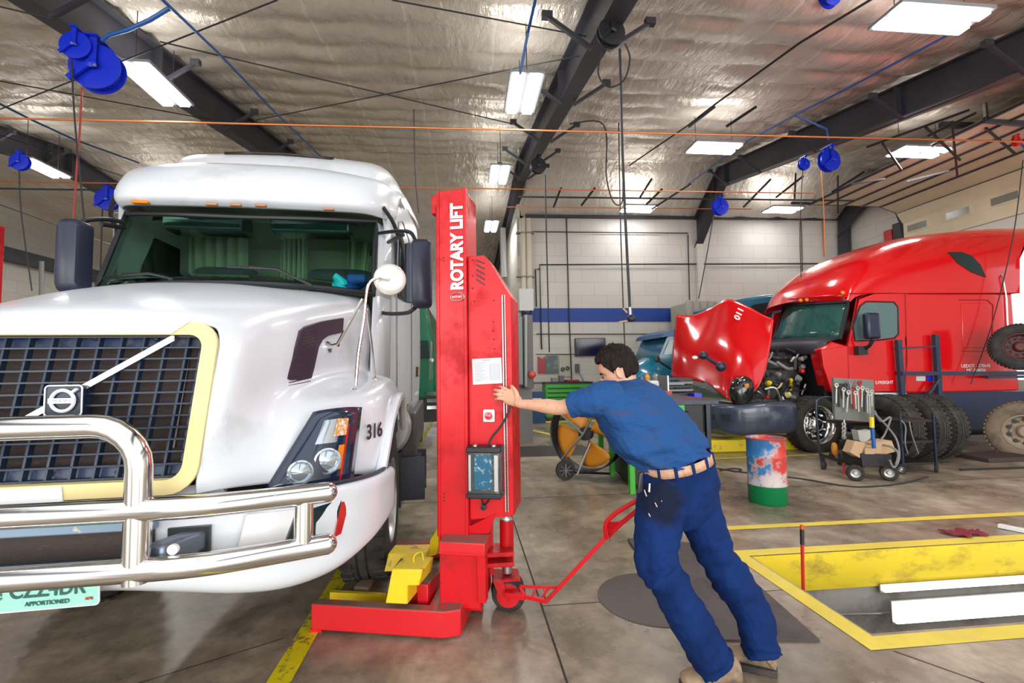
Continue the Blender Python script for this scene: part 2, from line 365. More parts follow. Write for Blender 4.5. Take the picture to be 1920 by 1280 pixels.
# pit walls
mb = MB()
mb.box(x0-0.1, x1, y1, y1+0.12, -0.27, -0.002)
mb.box(x0-0.1, x1, y1+0.02, y1+0.12, -1.5, -0.27)
M['pit_yellow'] = mat('pit_yellow', (0.78, 0.58, 0.02), 0.45, dirt=(4, 0.5, 0.72, (0.36, 0.25, 0.02)), stretch=(1, 1, 2.2))
M['pit_grey'] = mat('pit_concrete', (0.40, 0.38, 0.35), 0.6, dirt=(3, 0.5, 0.7, (0.22, 0.2, 0.18)))
mb = MB(); mb.box(x0-0.1, x1, y1, y1+0.12, -0.27, -0.002); mb.build('wall_pit_kerb', 'pit_yellow', kind='structure', angle=0)
mb = MB(); mb.box(x0-0.1, x1, y1+0.03, y1+0.12, -1.5, -0.27); mb.box(x0-0.12, x0, y0, y1, -1.5, -0.002); mb.box(x0-0.12, x1, y0-0.1, y0, -1.5, -0.002)
mb.box(x0-0.1, x1, y0, y1+0.1, -1.55, -1.5); mb.build('wall_pit', 'pit_grey', kind='structure', angle=0)
# painted floor lines (each a thin coat of paint on the slab)
def line(n, pts, w, m, z=0.003):
    mb = MB(); pts = [V(p) for p in pts]; rows = []
    for i, p in enumerate(pts):
        d0 = (p-pts[i-1]).normalized() if i else (pts[1]-p).normalized()
        d1 = (pts[i+1]-p).normalized() if i+1 < len(pts) else d0
        nr = V((-(d0+d1).y, (d0+d1).x, 0)).normalized(); k = w/2/max(0.3, nr.dot(V((-d0.y, d0.x, 0))))
        rows.append([V((p.x, p.y, z))-nr*k, V((p.x, p.y, z))+nr*k])
    mb.grid(rows, False); o = mb.build('trim_%d' % n, m, angle=0); o['kind'] = 'structure'; return o
a = G(522, 1280); b = G(632, 1090)
line(1, [(-0.84, 1.2, 0), (-0.84, 4.0, 0), (-0.86, 20, 0)], 0.11, 'line_worn')
line(2, [(XR-0.5, 3.93, 0), (1.9, 3.98, 0)], 0.09, 'line')
line(3, [(7.0, 2.27, 0), (2.03, 2.27, 0), (2.03, 3.44, 0), (7.0, 3.44, 0)], 0.11, 'line')
line(4, [G(1325, 861), G(1560, 851)], 0.07, 'line')
line(5, [(2.15, 12.4, 0), (4.0, 12.4, 0)], 0.42, 'line')
line(6, [(2.1, 9.4, 0), (1.3, 11.5, 0)], 0.14, 'line')
# saw-cut joints
M['joint'] = mat('joint_dark', (0.025, 0.02, 0.017), 0.8)
for i, (p, q, w) in enumerate((((0.45, -2), (0.455, 14), 0.010), ((0.45, 2.86), (2.0, 2.86), 0.005), ((-16, 5.2), (12, 5.2), 0.008), ((2.08, 2.2), (2.55, 1.5), 0.006), ((-3.6, 1.2), (-0.95, 2.7), 0.006))):
    mb = MB(); a = V((*p, 0.002)); b = V((*q, 0.002)); d = (b-a).normalized(); nr = V((-d.y, d.x, 0))*w/2
    mb.add([a-nr, b-nr, b+nr, a+nr], [(0, 1, 2, 3)]); o = mb.build('trim_%d' % (10+i), 'joint', angle=0); o['kind'] = 'structure'
mb = MB(); mb.box(0.9, 2.15, 7.6, 8.6, 0.0, 0.004); o = mb.build('trim_20', mat('floor_trench_plate', (0.05, 0.04, 0.038), 0.5), angle=0); o['kind'] = 'structure'

# quilted ceiling
def ceiling():
    rows = []
    nx, ny = 230, 190
    ys = [2.0+10.5*i/118 for i in range(119)]+[12.5+(i+1)*1.6/12 for i in range(12)]+[14.1+(i+1)*26/45 for i in range(45)]
    xs = [-16+29*i/nx for i in range(nx+1)]
    for y in ys:
        row = []
        for x in xs:
            sag = abs(math.sin(math.pi*y/0.62)) ** 0.6*0.12*(0.75+0.5*mnoise.noise(V((x*0.7, y*0.7, 0))))
            sag *= 0.45+0.55*abs(math.sin(math.pi*(x+0.25*mnoise.noise(V((x*.3, y*.3, 5))))/1.25)) ** 0.5
            sag += 0.035*mnoise.noise(V((x*2.1, y*2.6, 1.3)))+0.02*mnoise.noise(V((x*7, y*5, 2)))
            z = ceil_z(x, y)
            if y > 12.5 and x <= XW0 and x > XW0-0.13: z = ceil_z(0, y)
            row.append(V((x, y, z-sag)))
        rows.append(row)
    mb = MB(); mb.grid(rows); o = mb.build('ceiling', 'ceiling', angle=0, weld=False); o['kind'] = 'structure'
ceiling()
# walls
def wall(name, boxes, m):
    mb = MB()
    for b in boxes: mb.box(*b)
    o = mb.build(name, m, angle=0); o['kind'] = 'structure'; return o
wall('wall_back', [(XW0, XR, YW, YW+0.2, 0, 6.35)], 'block')
wall('wall_inner', [(XW0-0.1, XW0+0.1, YW, 26, 0, 6.9)], 'block_side')
wall('wall_left', [(-14.2, -14.0, -5, 42, 0, 7.4)], 'block_side')
wall('wall_far', [(-14, -4.4, 40.0, 40.2, 0, 6.0), (-1.6, 2, 40.0, 40.2, 0, 6.0), (-4.4, -1.6, 40, 40.2, 4.2, 6.0)], 'block')
DY0, DY1 = 4.2, 11.95       # right-hand door opening
wall('wall_right', [(XR, XR+0.2, 9.75, DY1, 0, 3.9), (XR, XR+0.2, DY0, 9.75, 0, 1.0), (XR, XR+0.2, DY1, YW+0.2, 0, 7.6), (XR, XR+0.2, DY0, DY1, 5.45, 7.6), (XR, XR+0.2, -5, DY0, 0, 6.6)], 'block_side')  # lower boxes in the opening are added to block brightness under the truck
o = wall('trim_30', [(XW0+0.1, XR, YW-0.012, YW, 2.79, 3.21)], 'stripe_blue')
o = wall('trim_31', [(XW0+2.9, XR, YW-0.012, YW, 1.15, 1.62)], 'stripe_blue')
mb = MB(); mb.bar(P(985, 405, 13.93), P(1580, 411, 13.93), 0.07, 0.09); mb.build('trim_32', 'beam', kind='structure')
# steel rafters: I-sections following the roof
def rafter(n, x, depth=0.56, y0=-4, y1=None, fl=0.24):
    mb = MB(); end = y1 or 34
    def zt(y): return (4.82+0.18*y if y < 12.5 else 7.07-(y-12.5)*(0.072 if x < 2 else 0.68))-0.04
    pts = [(y0, depth), (12.5, depth*0.95), (end, depth*(1.05 if x < 2 or x > 10 else 1.6))]
    for (ya, da), (yb, db) in zip(pts, pts[1:]):
        for (zo, w, tk) in ((0, fl, 0.022), (1, fl, 0.022)):
            a = V((x, ya, zt(ya)-zo*da)); b = V((x, yb, zt(yb)-zo*db)); mb.bar(a, b, w, tk)
        mb.add([V((x+s, y, z)) for s in (-0.012, 0.012) for (y, z) in ((ya, zt(ya)), (yb, zt(yb)), (yb, zt(yb)-db), (ya, zt(ya)-da))],
               [(0, 1, 2, 3), (7, 6, 5, 4), (0, 4, 5, 1), (3, 2, 6, 7)])
    for ys in (7.0, 12.2, 12.8):
        if ys < end: mb.box(x-fl/2, x+fl/2, ys-0.012, ys+0.012, zt(ys)-depth*0.97, zt(ys))
    return mb.build('trim_%d' % n, 'beam', kind='structure')
rafter(40, 1.62); rafter(41, 7.35, y1=14.0); rafter(42, -4.35); rafter(43, -9.9); rafter(44, 12.1, y1=13.9, fl=0.16)
mb = MB(); mb.bar((-13.8, 4, 5.0), (-13.8, 38, 5.3), 0.3, 0.4); mb.build('trim_45', 'beam', kind='structure')
# columns
mb = MB(); mb.bar(P(1583, 405, 13.8), P(1586, 700, 13.8), 0.24, 0.24); mb.build('trim_46', 'beam', kind='structure')
mb = MB(); mb.box(7.25, 7.45, 13.85, 13.98, 0, 5.2); mb.build('trim_47', 'block', kind='structure')

# flange braces: one strut each, foot on the lower flange, head at the ceiling
def brace(x, y, side, label):
    mb = MB(); zb = 4.82+0.18*y-0.64; dx = 0.62*side
    a = V((x+0.10*side, y, zb)); b = V((x+dx, y-0.0, zb+0.36)); mb.bar(a, b, 0.045, 0.045); mb.bar(b-V((0.06, 0, -0.01)), b+V((0.06, 0, 0.01)), 0.07, 0.08)
    tag(mb.build('flange_brace', 'beam'), label, 'roof brace', 'angled braces between the rafters and the roof')
nm = {1.62: 'middle rafter', 7.35: 'right rafter', -4.35: 'white truck rafter', -9.9: 'leftmost rafter'}
for x in (1.62, 7.35, -4.35, -9.9):
    for side in (-1, 1):
        for k, y in enumerate((5.2, 6.9, 8.8, 10.6, 12.0)):
            if (x, side) in ((7.35, 1), (-4.35, -1), (-9.9, -1)): continue
            brace(x, y, side, 'steel brace on the %s of the %s, number %s from the camera' % ('left' if side < 0 else 'right', nm[x], ('one', 'two', 'three', 'four', 'five')[k]))

# ------------------------------------------------------------------ light fixtures
def fixture(px0, py0, px1, py1, z, along, label, gain=1.0):
    """rectangle seen in the photo as px0..px1 x py0..py1 on the plane z"""
    c = G((px0+px1)/2, (py0+py1)/2, z); a = G(px0, py1, z); b = G(px1, py0, z)
    if along == 'X': lx = abs(G(px1, (py0+py1)/2, z).x-G(px0, (py0+py1)/2, z).x)*0.90; ly = abs(G((px0+px1)/2, py0, z).y-G((px0+px1)/2, py1, z).y)
    else: lx = 0.42; ly = abs(G((px0+px1)/2, py0, z).y-G((px0+px1)/2, py1, z).y)
    t = thing('ceiling_light', label, 'ceiling light', (c.x, c.y, z), group='suspended twin tube ceiling lights')
    mb = MB(); mb.box(-lx/2-0.02, lx/2+0.02, -ly/2-0.02, ly/2+0.02, 0.015, 0.05); mb.build('housing', 'fixture', t, local=True, bevel=0.004)
    for s in (-1, 1):
        mb = MB()
        if along == 'X': mb.box(-lx/2, lx/2, s*ly*0.27-ly*0.155, s*ly*0.27+ly*0.155, -0.012, 0.014)
        else: mb.box(s*lx*0.27-lx*0.155, s*lx*0.27+lx*0.155, -ly/2, ly/2, -0.012, 0.014)
        mb.build('tube_pair', 'tube', t, local=True, bevel=0.003)
    for s in (-1, 1):
        mb = MB(); e = V((s*lx*0.4, 0, 0.05)) if along == 'X' else V((0, s*ly*0.4, 0.05))
        mb.tube([e, e+V((0, 0, max(0.1, ceil_z(c.x, c.y)-z-0.2)))], 0.006, 6)
        mb.build('hanger', 'wire', t, local=True)
    for nm_, zo, rx, en in (('tube_light_down', -0.03, 0, 34), ('ceiling_fill_up', 0.07, math.pi, 10)):  # down is the tubes' own light, up is fill added to brighten the ceiling
        l = bpy.data.lights.new(nm_, 'AREA'); l.shape = 'RECTANGLE'; l.size = lx; l.size_y = ly; l.energy = en*(gain if zo < 0 else 1)*(.35 if 10.5 < c.y < 13.5 and zo < 0 else 1); l.color = (1, 0.97, 0.92)
        lo = bpy.data.objects.new(nm_, l); COL.objects.link(lo); lo.parent = t; lo.location = (0, 0, zo); lo.rotation_euler = (rx, 0, 0)
fixture(1645, 12, 1845, 66, 5.15, 'X', 'large lit ceiling fixture at top right of the photo, nearest on the right')
fixture(1290, 268, 1388, 290, 5.7, 'X', 'lit ceiling fixture left of the right rafter, above the blue stripe end')
fixture(1670, 276, 1775, 297, 5.7, 'X', 'lit ceiling fixture over the red truck, right of the right rafter')
fixture(1163, 386, 1229, 399, 6.0, 'X', 'lit ceiling fixture near the back wall, left of the rafter foot')
fixture(1435, 388, 1500, 400, 6.0, 'X', 'lit ceiling fixture near the back wall, right of the rafter foot')
fixture(950, 142, 1012, 215, 5.15, 'Y', 'lit ceiling fixture beside the middle rafter, nearest of its row')
fixture(917, 312, 955, 345, 5.7, 'Y', 'lit ceiling fixture beside the middle rafter, second of its row')
fixture(907, 415, 935, 435, 6.0, 'Y', 'lit ceiling fixture just above the red lift, farthest of its row')
fixture(230, 124, 352, 199, 5.2, 'Y', 'lit ceiling fixture beside the blue hose reels above the white truck')
fixture(48, 300, 112, 333, 5.8, 'Y', 'lit ceiling fixture at the left edge beside a small blue reel')
for (x_, y_, lb) in ((-8.6, 14.5, 'nearest of the row'), (-8.6, 20.5, 'middle of the row'), (-5.6, 27.5, 'last of the row')):  # extra lamps added out of sight behind the cab to brighten the left wall
    p_ = V((x_, y_, 5.9)); c_ = p_-EYE; cx_ = V((_xc.x*c_.x+_yc.x*c_.y+_zc.x*c_.z, _xc.y*c_.x+_yc.y*c_.y+_zc.y*c_.z, _xc.z*c_.x+_yc.z*c_.y+_zc.z*c_.z))
    u_, v_ = 960+F*cx_.x/cx_.z, 640-F*cx_.y/cx_.z; h_ = 13*14.5/y_
    fixture(u_-15, v_-h_*1.4, u_+15, v_+h_*1.4, 5.9, 'Y', 'added unseen lamp brightening the far hall beyond the white truck cab, '+lb, 3.2)
# ================================================================== WHITE TRUCK
def white_truck():
    T = thing('semi_truck', 'white semi truck with a chrome bull bar and dark grid grille, nose to the camera', 'truck', (-1.405, 1.8, 0), R(2.6))
    inv = T.matrix_basis.inverted()
    def L(px, py, Y): return inv @ P(px, py, Y)
    Wp = M['white_paint']
    # ---- hood and front wings: half shell, mirrored. (x, y, z) in the truck's own frame
    rows = [
     [(0, .06, 1.60), (.20, .065, 1.597), (.40, .09, 1.59), (.487, .085, 1.565), (.495, .04, 1.42), (.492, -.01, 1.24), (.486, -.04, 1.10), (.484, -.05, 1.02), (.484, -.05, .985)],
     [(0, .12, 1.655), (.22, .13, 1.65), (.44, .16, 1.63), (.535, .19, 1.585), (.555, .10, 1.44), (.55, .06, 1.27), (.54, .03, 1.12), (.54, .01, 1.03), (.54, .00, .985)],
     [(0, .34, 1.735), (.23, .35, 1.73), (.46, .36, 1.70), (.57, .38, 1.64), (.61, .38, 1.48), (.615, .33, 1.32), (.655, .25, 1.185), (.65, .16, 1.05), (.63, .12, .97)],
     [(0, .60, 1.815), (.24, .60, 1.81), (.49, .60, 1.77), (.62, .60, 1.69), (.655, .60, 1.51), (.665, .58, 1.345), (.79, .42, 1.235), (.81, .32, 1.06), (.79, .28, .95)],
     [(0, .85, 1.88), (.26, .85, 1.872), (.53, .85, 1.825), (.665, .85, 1.735), (.70, .85, 1.53), (.715, .84, 1.37), (.90, .58, 1.262), (.925, .50, 1.07), (.915, .47, .92)],
     [(0, 1.08, 1.905), (.28, 1.08, 1.898), (.57, 1.08, 1.865), (.71, 1.08, 1.775), (.745, 1.08, 1.55), (.76, 1.08, 1.385), (.965, .78, 1.292), (1.02, .70, 1.12), (1.015, .66, .905)],
     [(0, 1.30, 1.92), (.30, 1.30, 1.915), (.61, 1.30, 1.90), (.755, 1.30, 1.815), (.785, 1.30, 1.57), (.80, 1.30, 1.40), (.985, 1.05, 1.325), (1.045, .98, 1.20), (1.05, .94, 1.10)],
     [(0, 1.58, 1.925), (.32, 1.58, 1.92), (.65, 1.58, 1.93), (.82, 1.58, 1.86), (.84, 1.58, 1.60), (.84, 1.58, 1.41), (.99, 1.45, 1.34), (1.05, 1.42, 1.24), (1.055, 1.40, 1.17)],
    ]
    mb = MB(); mb.grid(surf([[V(p) for p in r] for r in rows], 5, 5))
    mb.build('hood', Wp, T, local=True, mirror=True, solid=0.012, solid_off=-1, angle=0)
    # arch lip
    lip = [(1.02, .60, .89), (1.035, .68, 1.0), (1.045, .78, 1.11), (1.055, .93, 1.19), (1.06, 1.15, 1.235), (1.06, 1.40, 1.22), (1.05, 1.62, 1.12), (1.045, 1.78, .98)]
    mb = MB(); mb.tube(spline(lip, 5), 0.028, 8); mb.build('arch_lip', Wp, T, local=True, mirror='pair')
    # dark wheel-house
    mb = MB(); mb.box(.2, 1.0, .75, 1.8, .95, 1.22); mb.box(.15, .5, .6, 2.3, .5, 1.3); mb.build('wheel_house', 'black', T, local=True, mirror='pair')
    # ---- front panel and grille surround, on the tilted grille plane
    def gp(x, z, o=0): return V((x, -0.02+(z-1.05)*0.24-o, z))       # plane of the grille
    outer = [(0.50, 1.572), (0.50, .90)]
    def ring(w, h, r, cz, o, taper=0):
        return [gp(x*(1+taper*(z)), cz+z, o) for x, z in rrect(w, h, r, 6)]
    cz = 1.30
    mb = MB(); mb.loft([ring(.99, .60, .09, 1.292, .03, .03), ring(.99, .60, .09, 1.292, .045, .03), ring(.885, .505, .05, 1.292, .045, .04), ring(.885, .505, .05, 1.292, .0, .04)], False, smooth=False)
    mb.build('grille_surround', 'cream', T, local=True)
    # white paint still left over the top and lower left of the surround
    mb = MB(); mb.prism([gp(-.5, 1.548, .047), gp(.34, 1.548, .047), gp(.40, 1.598, .047), gp(-.5, 1.598, .047)], (0, -0.004, 0)); mb.build('surround_paint', 'white_trim', T, local=True); mb = MB()
    mb.prism([gp(-.5, .985, .047), gp(.10, .985, .047), gp(.085, 1.035, .047), gp(-.5, 1.035, .047)], (0, -0.004, 0)); mb.build('surround_paint', 'white_trim', T, local=True)
    # lower front valance between grille and bumper
    mb = MB(); r0 = [[V((x, -.03+abs(x)**3*.35, 1.005)) for x in [i*.06-.54 for i in range(19)]], [V((x, -.03+abs(x)**3*.35, .975)) for x in [i*.06-.54 for i in range(19)]], [V((x, -.0+abs(x)**3*.35, .965)) for x in [i*.06-.54 for i in range(19)]]]
    mb.grid(r0); mb.build('front_valance', Wp, T, local=True, solid=0.02)
    # backing radiator and grid
    M['radiator'] = mat('radiator_core', (0.055, 0.038, 0.034), 0.6, dirt=(45, 0.60, 0.72, (0.22, 0.17, 0.12)), bump=(90, 0.5), stretch=(1, 1, 6))
    mb = MB(); mb.prism([gp(-.43, 1.05, -.07), gp(.43, 1.05, -.07), gp(.44, 1.545, -.07), gp(-.44, 1.545, -.07)], (0, .02, 0)); mb.build('radiator', 'radiator', T, local=True)
    mb = MB(); mb.prism([gp(.335, 1.13, -.06), gp(.355, 1.13, -.06), gp(.36, 1.50, -.06), gp(.34, 1.50, -.06)], (0, .004, 0)); mb.build('radiator_frame', mat('bare_brown_metal', (.25, .20, .15), .5), T, local=True)
    M['grid'] = mat('grille_plastic', (0.013, 0.026, 0.052), 0.4)
    mb = MB()
    for k in range(13):
        z = 1.045+k*.0412; mb.bar(gp(-.45, z, -.002), gp(.45, z, -.002), 0.022, 0.006)
    for k in range(13):
        x = -.444+k*.074; mb.bar(gp(x*.975, 1.04, -.008), gp(x*1.02, 1.55, -.008), 0.008, 0.024, (0, 1, 0))
    mb.build('grille', 'grid', T, local=True)
    mb = MB()
    mb.prism([gp(-.45, 1.505, -.03), gp(.45, 1.505, -.03), gp(.45, 1.55, -.03), gp(-.45, 1.55, -.03)], (0, .01, 0)); mb.prism([gp(-.45, 1.04, -.03), gp(.45, 1.04, -.03), gp(.45, 1.083, -.03), gp(-.45, 1.083, -.03)], (0, .01, 0))
    mb.prism([gp(.395, 1.04, -.031), gp(.46, 1.04, -.031), gp(.47, 1.55, -.031), gp(.405, 1.55, -.031)], (0, .01, 0)); mb.prism([gp(-.395, 1.04, -.031), gp(-.46, 1.04, -.031), gp(-.47, 1.55, -.031), gp(-.405, 1.55, -.031)], (0, .01, 0))
    mb.build('grille_backing', mat('grille_backing', (0.030, 0.048, 0.11), 0.35, dirt=(20, .5, .7, (.12, .13, .16))), T, local=True)
    mb = MB()
    for px, py in ((40, 632), (157, 632), (272, 633), (372, 678), (357, 833), (115, 882), (237, 880)):
        c = L(px, py, 1.86); c.y = gp(c.x, c.z, -.026).y; mb.lathe(c, (0, -1, 0), [(0, 0), (.009, 0), (.009, .006), (.005, .009), (0, .009)], 10)
    mb.build('screw', 'black', T, local=True)
    # badge and diagonal bar
    bc = gp(0.022, 1.312, .03)
    mb = MB()
    d0 = gp(.335, 1.535, .018); d1 = gp(-.30, 1.11, .018); dd = (d0-d1).normalized()
    for s in (-1, 1): mb.bar(d0+V((0, 0, s*.007)), d1+V((0, 0, s*.007)), .009, .008, (0, -1, 0))
    mb.bar(d0+V((0, .006, 0)), d1+V((0, .006, 0)), .006, .02, (0, -1, 0)); mb.build('diagonal_bar', 'chrome', T, local=True)
    mb = MB(); mb.prism([bc+V((x, 0, z)) for x, z in rrect(.115, .105, .012)], (0, .02, 0)); mb.build('badge', 'blueblack', T, local=True)
    mb = MB(); mb.tube([bc+V((x, -.002, z)) for x, z in rrect(.115, .105, .012)], .0028, 6, closed=True)
    mb.tube([bc+V((math.cos(a)*.036, -.006, math.sin(a)*.036)) for a in [2*math.pi*i/32 for i in range(32)]], .0062, 6, closed=True)
    mb.prism([bc+V((-.041, -.012, -.009)), bc+V((.041, -.012, -.009)), bc+V((.041, -.012, .009)), bc+V((-.041, -.012, .009))], (0, .008, 0))
    mb.bar(bc+V((.026, -.005, .026)), bc+V((.045, -.005, .040)), .014, .008); mb.build('badge_ring', 'white_trim', T, local=True)
    text('badge_letters', 'VOLVO', T.matrix_basis @ (bc+V((0, -.0135, 0))), T.matrix_basis.to_3x3() @ V((1, 0, 0)), (0, 0, 1), .017, 'steel', T, bold=.01)
    # ---- bumper
    path = [(0, -.03), (.20, -.03), (.42, -.015), (.60, .02), (.76, .09), (.90, .22), (.99, .40), (1.035, .58), (1.05, .72)]
    prof = [(0, .965), (-.022, .955), (-.032, .93), (-.03, .88), (-.03, .82), (-.028, .76), (-.02, .70), (.02, .665), (.09, .65)]
    dz_ = [0, 0, -.005, -.012, -.02, -.03, -.045, -.055, -.06]; db_ = [0, 0, -.03, -.065, -.085, -.08, -.05, -.02, .0]
    rr = []
    for i, (x, y) in enumerate(path):
        a = V(path[max(0, i-1)]); b = V(path[min(len(path)-1, i+1)]); t = (b-a).normalized(); nr = V((-t.y, t.x)); w_ = lambda z: (.965-z)/.315
        rr.append([V((max(0, x+nr.x*o if i else 0), y+nr.y*o, z+dz_[i]*(1-w_(z))+db_[i]*w_(z))) for o, z in prof])
    mb = MB(); mb.grid(surf(rr, 4, 5)); mb.build('bumper', Wp, T, local=True, mirror=True, solid=.015, solid_off=-1, angle=0)
    # dark strip standing in for the shadow in the gap above the bumper
    mb = MB(); mb.tube(spline([(x, y-.005, .972+dz_[i]) for i, (x, y) in enumerate(path)], 4), .010, 6); mb.build('bumper_gap_shade', 'blueblack', T, local=True, mirror=True)
    # lower air intake with mesh
    mb = MB(); mb.box(-.36, .36, -.072, -.055, .795, .878); mb.build('lower_intake', 'radiator', T, local=True)
    mb = MB(); mb.box(-.42, .37, -.085, -.05, .765, .792); mb.box(-.42, .37, -.085, -.05, .88, .912); mb.build('intake_frame', mat('blue_grey_metal', (.22, .30, .40), .3, .4, dirt=(11, .62, .68, (.75, .65, .35))), T, local=True, bevel=.005)
    # recess with tow hook
    mb = MB(); mb.prism([V((x, -.058, z)) for x, z in ((.40, .775), (.53, .775), (.53, .875), (.40, .875))], (0, .018, 0)); mb.build('hook_recess', 'black', T, local=True)
    mb = MB(); c = L(335, 1024, 1.72); mb.cbox(c, .075, .17, .07, Matrix.Rotation(R(-25), 3, 'Z')); mb.build('tow_hook', mat('blue_grey_steel', (.18, .22, .28), .35, .6), T, local=True, bevel=.012)
    mb = MB(); c = L(327, 1028, 1.62); mb.lathe(c, (0, -1, 0), [(0, 0), (.016, 0), (.016, .012), (.01, .016), (0, .016)], 14); mb.build('hook_bolt', 'white_trim', T, local=True)
    # fog-lamp panels
    def bpan(name, pts, m, off):
        q = []
        for px, py in pts:
            Y = 1.78
            for _ in range(12):
                p = L(px, py, Y); x = abs(p.x)
                yy = 0
                for (xa, ya), (xb, yb) in zip(path, path[1:]):
                    if xa <= x <= xb: yy = ya+(yb-ya)*(x-xa)/(xb-xa)
                if x > 1.05: yy = .7
                Y = Y+((yy-off)-p.y)*.6
            q.append(L(px, py, Y))
        n = len(q); mb = MB(); mb.add(q+[p+V((-.006, .012, 0)) for p in q], [tuple(range(n))]+[(i, (i+1) % n, n+(i+1) % n, n+i) for i in range(n)], False); return mb.build(name, m, T, local=True, angle=0)
    bpan('fog_lamp_cover', [(462, 965), (556, 955), (524, 1040), (440, 1052)], 'white_trim', .062)
    M['fog_dark'] = mat('fog_lens', (.012, .03, .035), .05, coat=.5)
    bpan('fog_lamp', [(560, 955), (590, 952), (640, 935), (656, 930), (640, 1000), (600, 1022), (530, 1040)], 'fog_dark', .064)
    bpan('lift_reflection', [(640, 942), (657, 934), (640, 1000), (628, 1006)], 'red_lens', .070)  # red patch painted as the red lift mirrored in the fog lamp
    # ---- headlight (right and left, wrapped on the wing)
    def hl(u, v):   # u across 0..1, v up 0..1
        a = V((.618, .185, .925)).lerp(V((.765, .355, 1.225)), v); b = V((.905, .455, .90)).lerp(V((.932, .52, 1.232)), v)
        m_ = V((.80, .285, .915)).lerp(V((.86, .40, 1.24)), v)
        q = (a*(1-u)+b*u)+(m_-(a+b)/2)*4*u*(1-u); return q+V((.014, -.058, 0))
    for s in (1, -1):
        par = MB(); mm = lambda p: V((p.x*s, p.y, p.z))
        par.grid([[mm(hl(u/10, v/8)) for u in range(11)] for v in range(9)]); hd = par.build('headlight', mat('headlight_housing', (.012, .022, .05), .08, coat=.8), T, local=True, solid=.02, solid_off=0)
        def patch(nm, u0, u1, v0, v1, m, off=.008, f=None):
            q = MB(); rows_ = [[mm(hl(u0+(u1-u0)*i/6, v0+(v1-v0)*j/6)+V((.0, -off-.012, 0))) for i in range(7) if True] for j in range(7)]
            q.grid(rows_); q.build(nm, m, hd, local=True, angle=0)
        patch('side_marker', .78, .93, .08, .78, 'red_lens'); patch('turn_signal', .68, .78, .22, .52, 'amber'); patch('reflector', .30, .78, .56, .86, 'lamp_glass', .004)
        patch('turn_bulb', .55, .78, .64, .86, mat('amber_crystal', (.8, .38, .10), .2, .3, dirt=(60, .5, .55, (.85, .8, .7))), .008)
        for u, v, r in ((.55, .34, .055), (.26, .24, .05)):
            c = mm(hl(u, v)+V((0, -.022, 0))); ax = V((.45*s, -1, 0)); q = MB(); q.lathe(c, ax, [(r, -.01), (r, .006), (r*.88, .008), (r*.84, -.004), (r*.5, .006), (0, .012)], 24)
            q.build('projector_lens', 'lamp_glass', hd, local=True)
    # ---- side vent (L shaped, louvred)
    def vp(px, py):
        Y = 2.4
        for _ in range(12):
            p = L(px, py, Y); xs = .60+(.80-.60)*(p.y-.36)/(1.0)+(1.45-p.z)*.02; Y += (p.x-xs)*1.2
            Y = max(2.0, min(3.2, Y))
        return L(px, py, Y)
    vent = [(524, 743), (536, 700), (548, 655), (560, 620), (572, 611), (605, 602), (641, 596), (639, 623), (612, 629), (601, 637), (594, 650), (585, 690), (576, 722)]
    q = [vp(*p)+V((.012, 0, 0)) for p in vent]; n = len(q)
    mb = MB(); mb.add(q+[p-V((.03, 0, 0)) for p in q], [tuple(range(n))]+[(i, (i+1) % n, n+(i+1) % n, n+i) for i in range(n)])
    for k in range(22):      # louvre blades
        yv = 735-k*6; 
        xl = 527+(735-yv)*.30 if yv > 625 else 560; xr = 578+(722-yv)*.19 if yv > 650 else 592
        if yv < 612: break
        mb.bar(vp(xl+3, yv)+V((.015, 0, 0)), vp(xr-2, yv-9)+V((.015, 0, 0)), .006, .004)
    mb.build('side_vent', mat('vent_plastic', (.045, .022, .04), .45), T, local=True, angle=20)
    # ---- cab
    def mirr(f):
        mb = MB(); f(mb); return mb
    # windshield (curved), black surround
    def ws(u, v, o=0):       # u -1..1, v 0..1
        w = .862+(.845-.862)*v; y0 = 1.52+.25*v; z = 1.93+.59*v- .075*v*(1-u*u)
        return V((u*w, y0-.26*(1-abs(u)**2.4)-o, z+.02*(1-u*u)*(1-v)))
    N = 18
    g = lambda o, u0, u1, v0, v1: [[ws(u0+(u1-u0)*i/N, v0+(v1-v0)*j/8, o) for i in range(N+1)] for j in range(9)]
    mb = MB(); mb.grid(g(0, -.985, .985, .03, .97)); mb.build('windshield', M['windshield'], T, local=True, solid=.006, angle=0)
    mb = MB()
    fr = [ws(-1+2*i/N, 0, .01) for i in range(N+1)]+[ws(1, j/8, .01) for j in range(1, 9)]+[ws(1-2*i/N, 1, .01) for i in range(1, N+1)]+[ws(-1, 1-j/8, .01) for j in range(1, 8)]
    mb.tube(fr, .020, 8, closed=True); mb.build('windshield_seal', 'black', T, local=True)
    # cab shell behind the windshield: loft of closed sections front->back, with roof fairing
    # section: half outline (x,z) bottom->top centre; mirrored
    def sec(y, w, zb, ztop, zsh, yk=0):
        # w half width at belt, zsh shoulder height, ztop roof centre
        return [V((w*.98, y, zb)), V((w, y, (zb+1.9)/2)), V((w*1.0, y, 1.95)), V((w*.985, y, (1.95+zsh)/2)), V((w*.955, y+yk, zsh)), V((w*.86, y+yk, zsh+(ztop-zsh)*.62)), V((w*.62, y+yk, ztop-.03)), V((w*.3, y+yk, ztop)), V((0, y+yk, ztop+.01))]
    cab = [sec(1.80, .93, 1.0, 2.85, 2.55), sec(2.2, 1.0, 1.0, 2.96, 2.75), sec(2.8, 1.03, 1.0, 3.35, 2.95), sec(3.6, 1.05, 1.0, 3.58, 3.15), sec(4.5, 1.05, 1.0, 3.70, 3.35)]
    mb = MB(); mb.grid(surf(cab, 4, 3)); mb.add(cab[-1]+[V((0, 4.5, 1.0))], [tuple(range(10))]); 
    mb.build('cab_shell', Wp, T, local=True, mirror=True, angle=50)
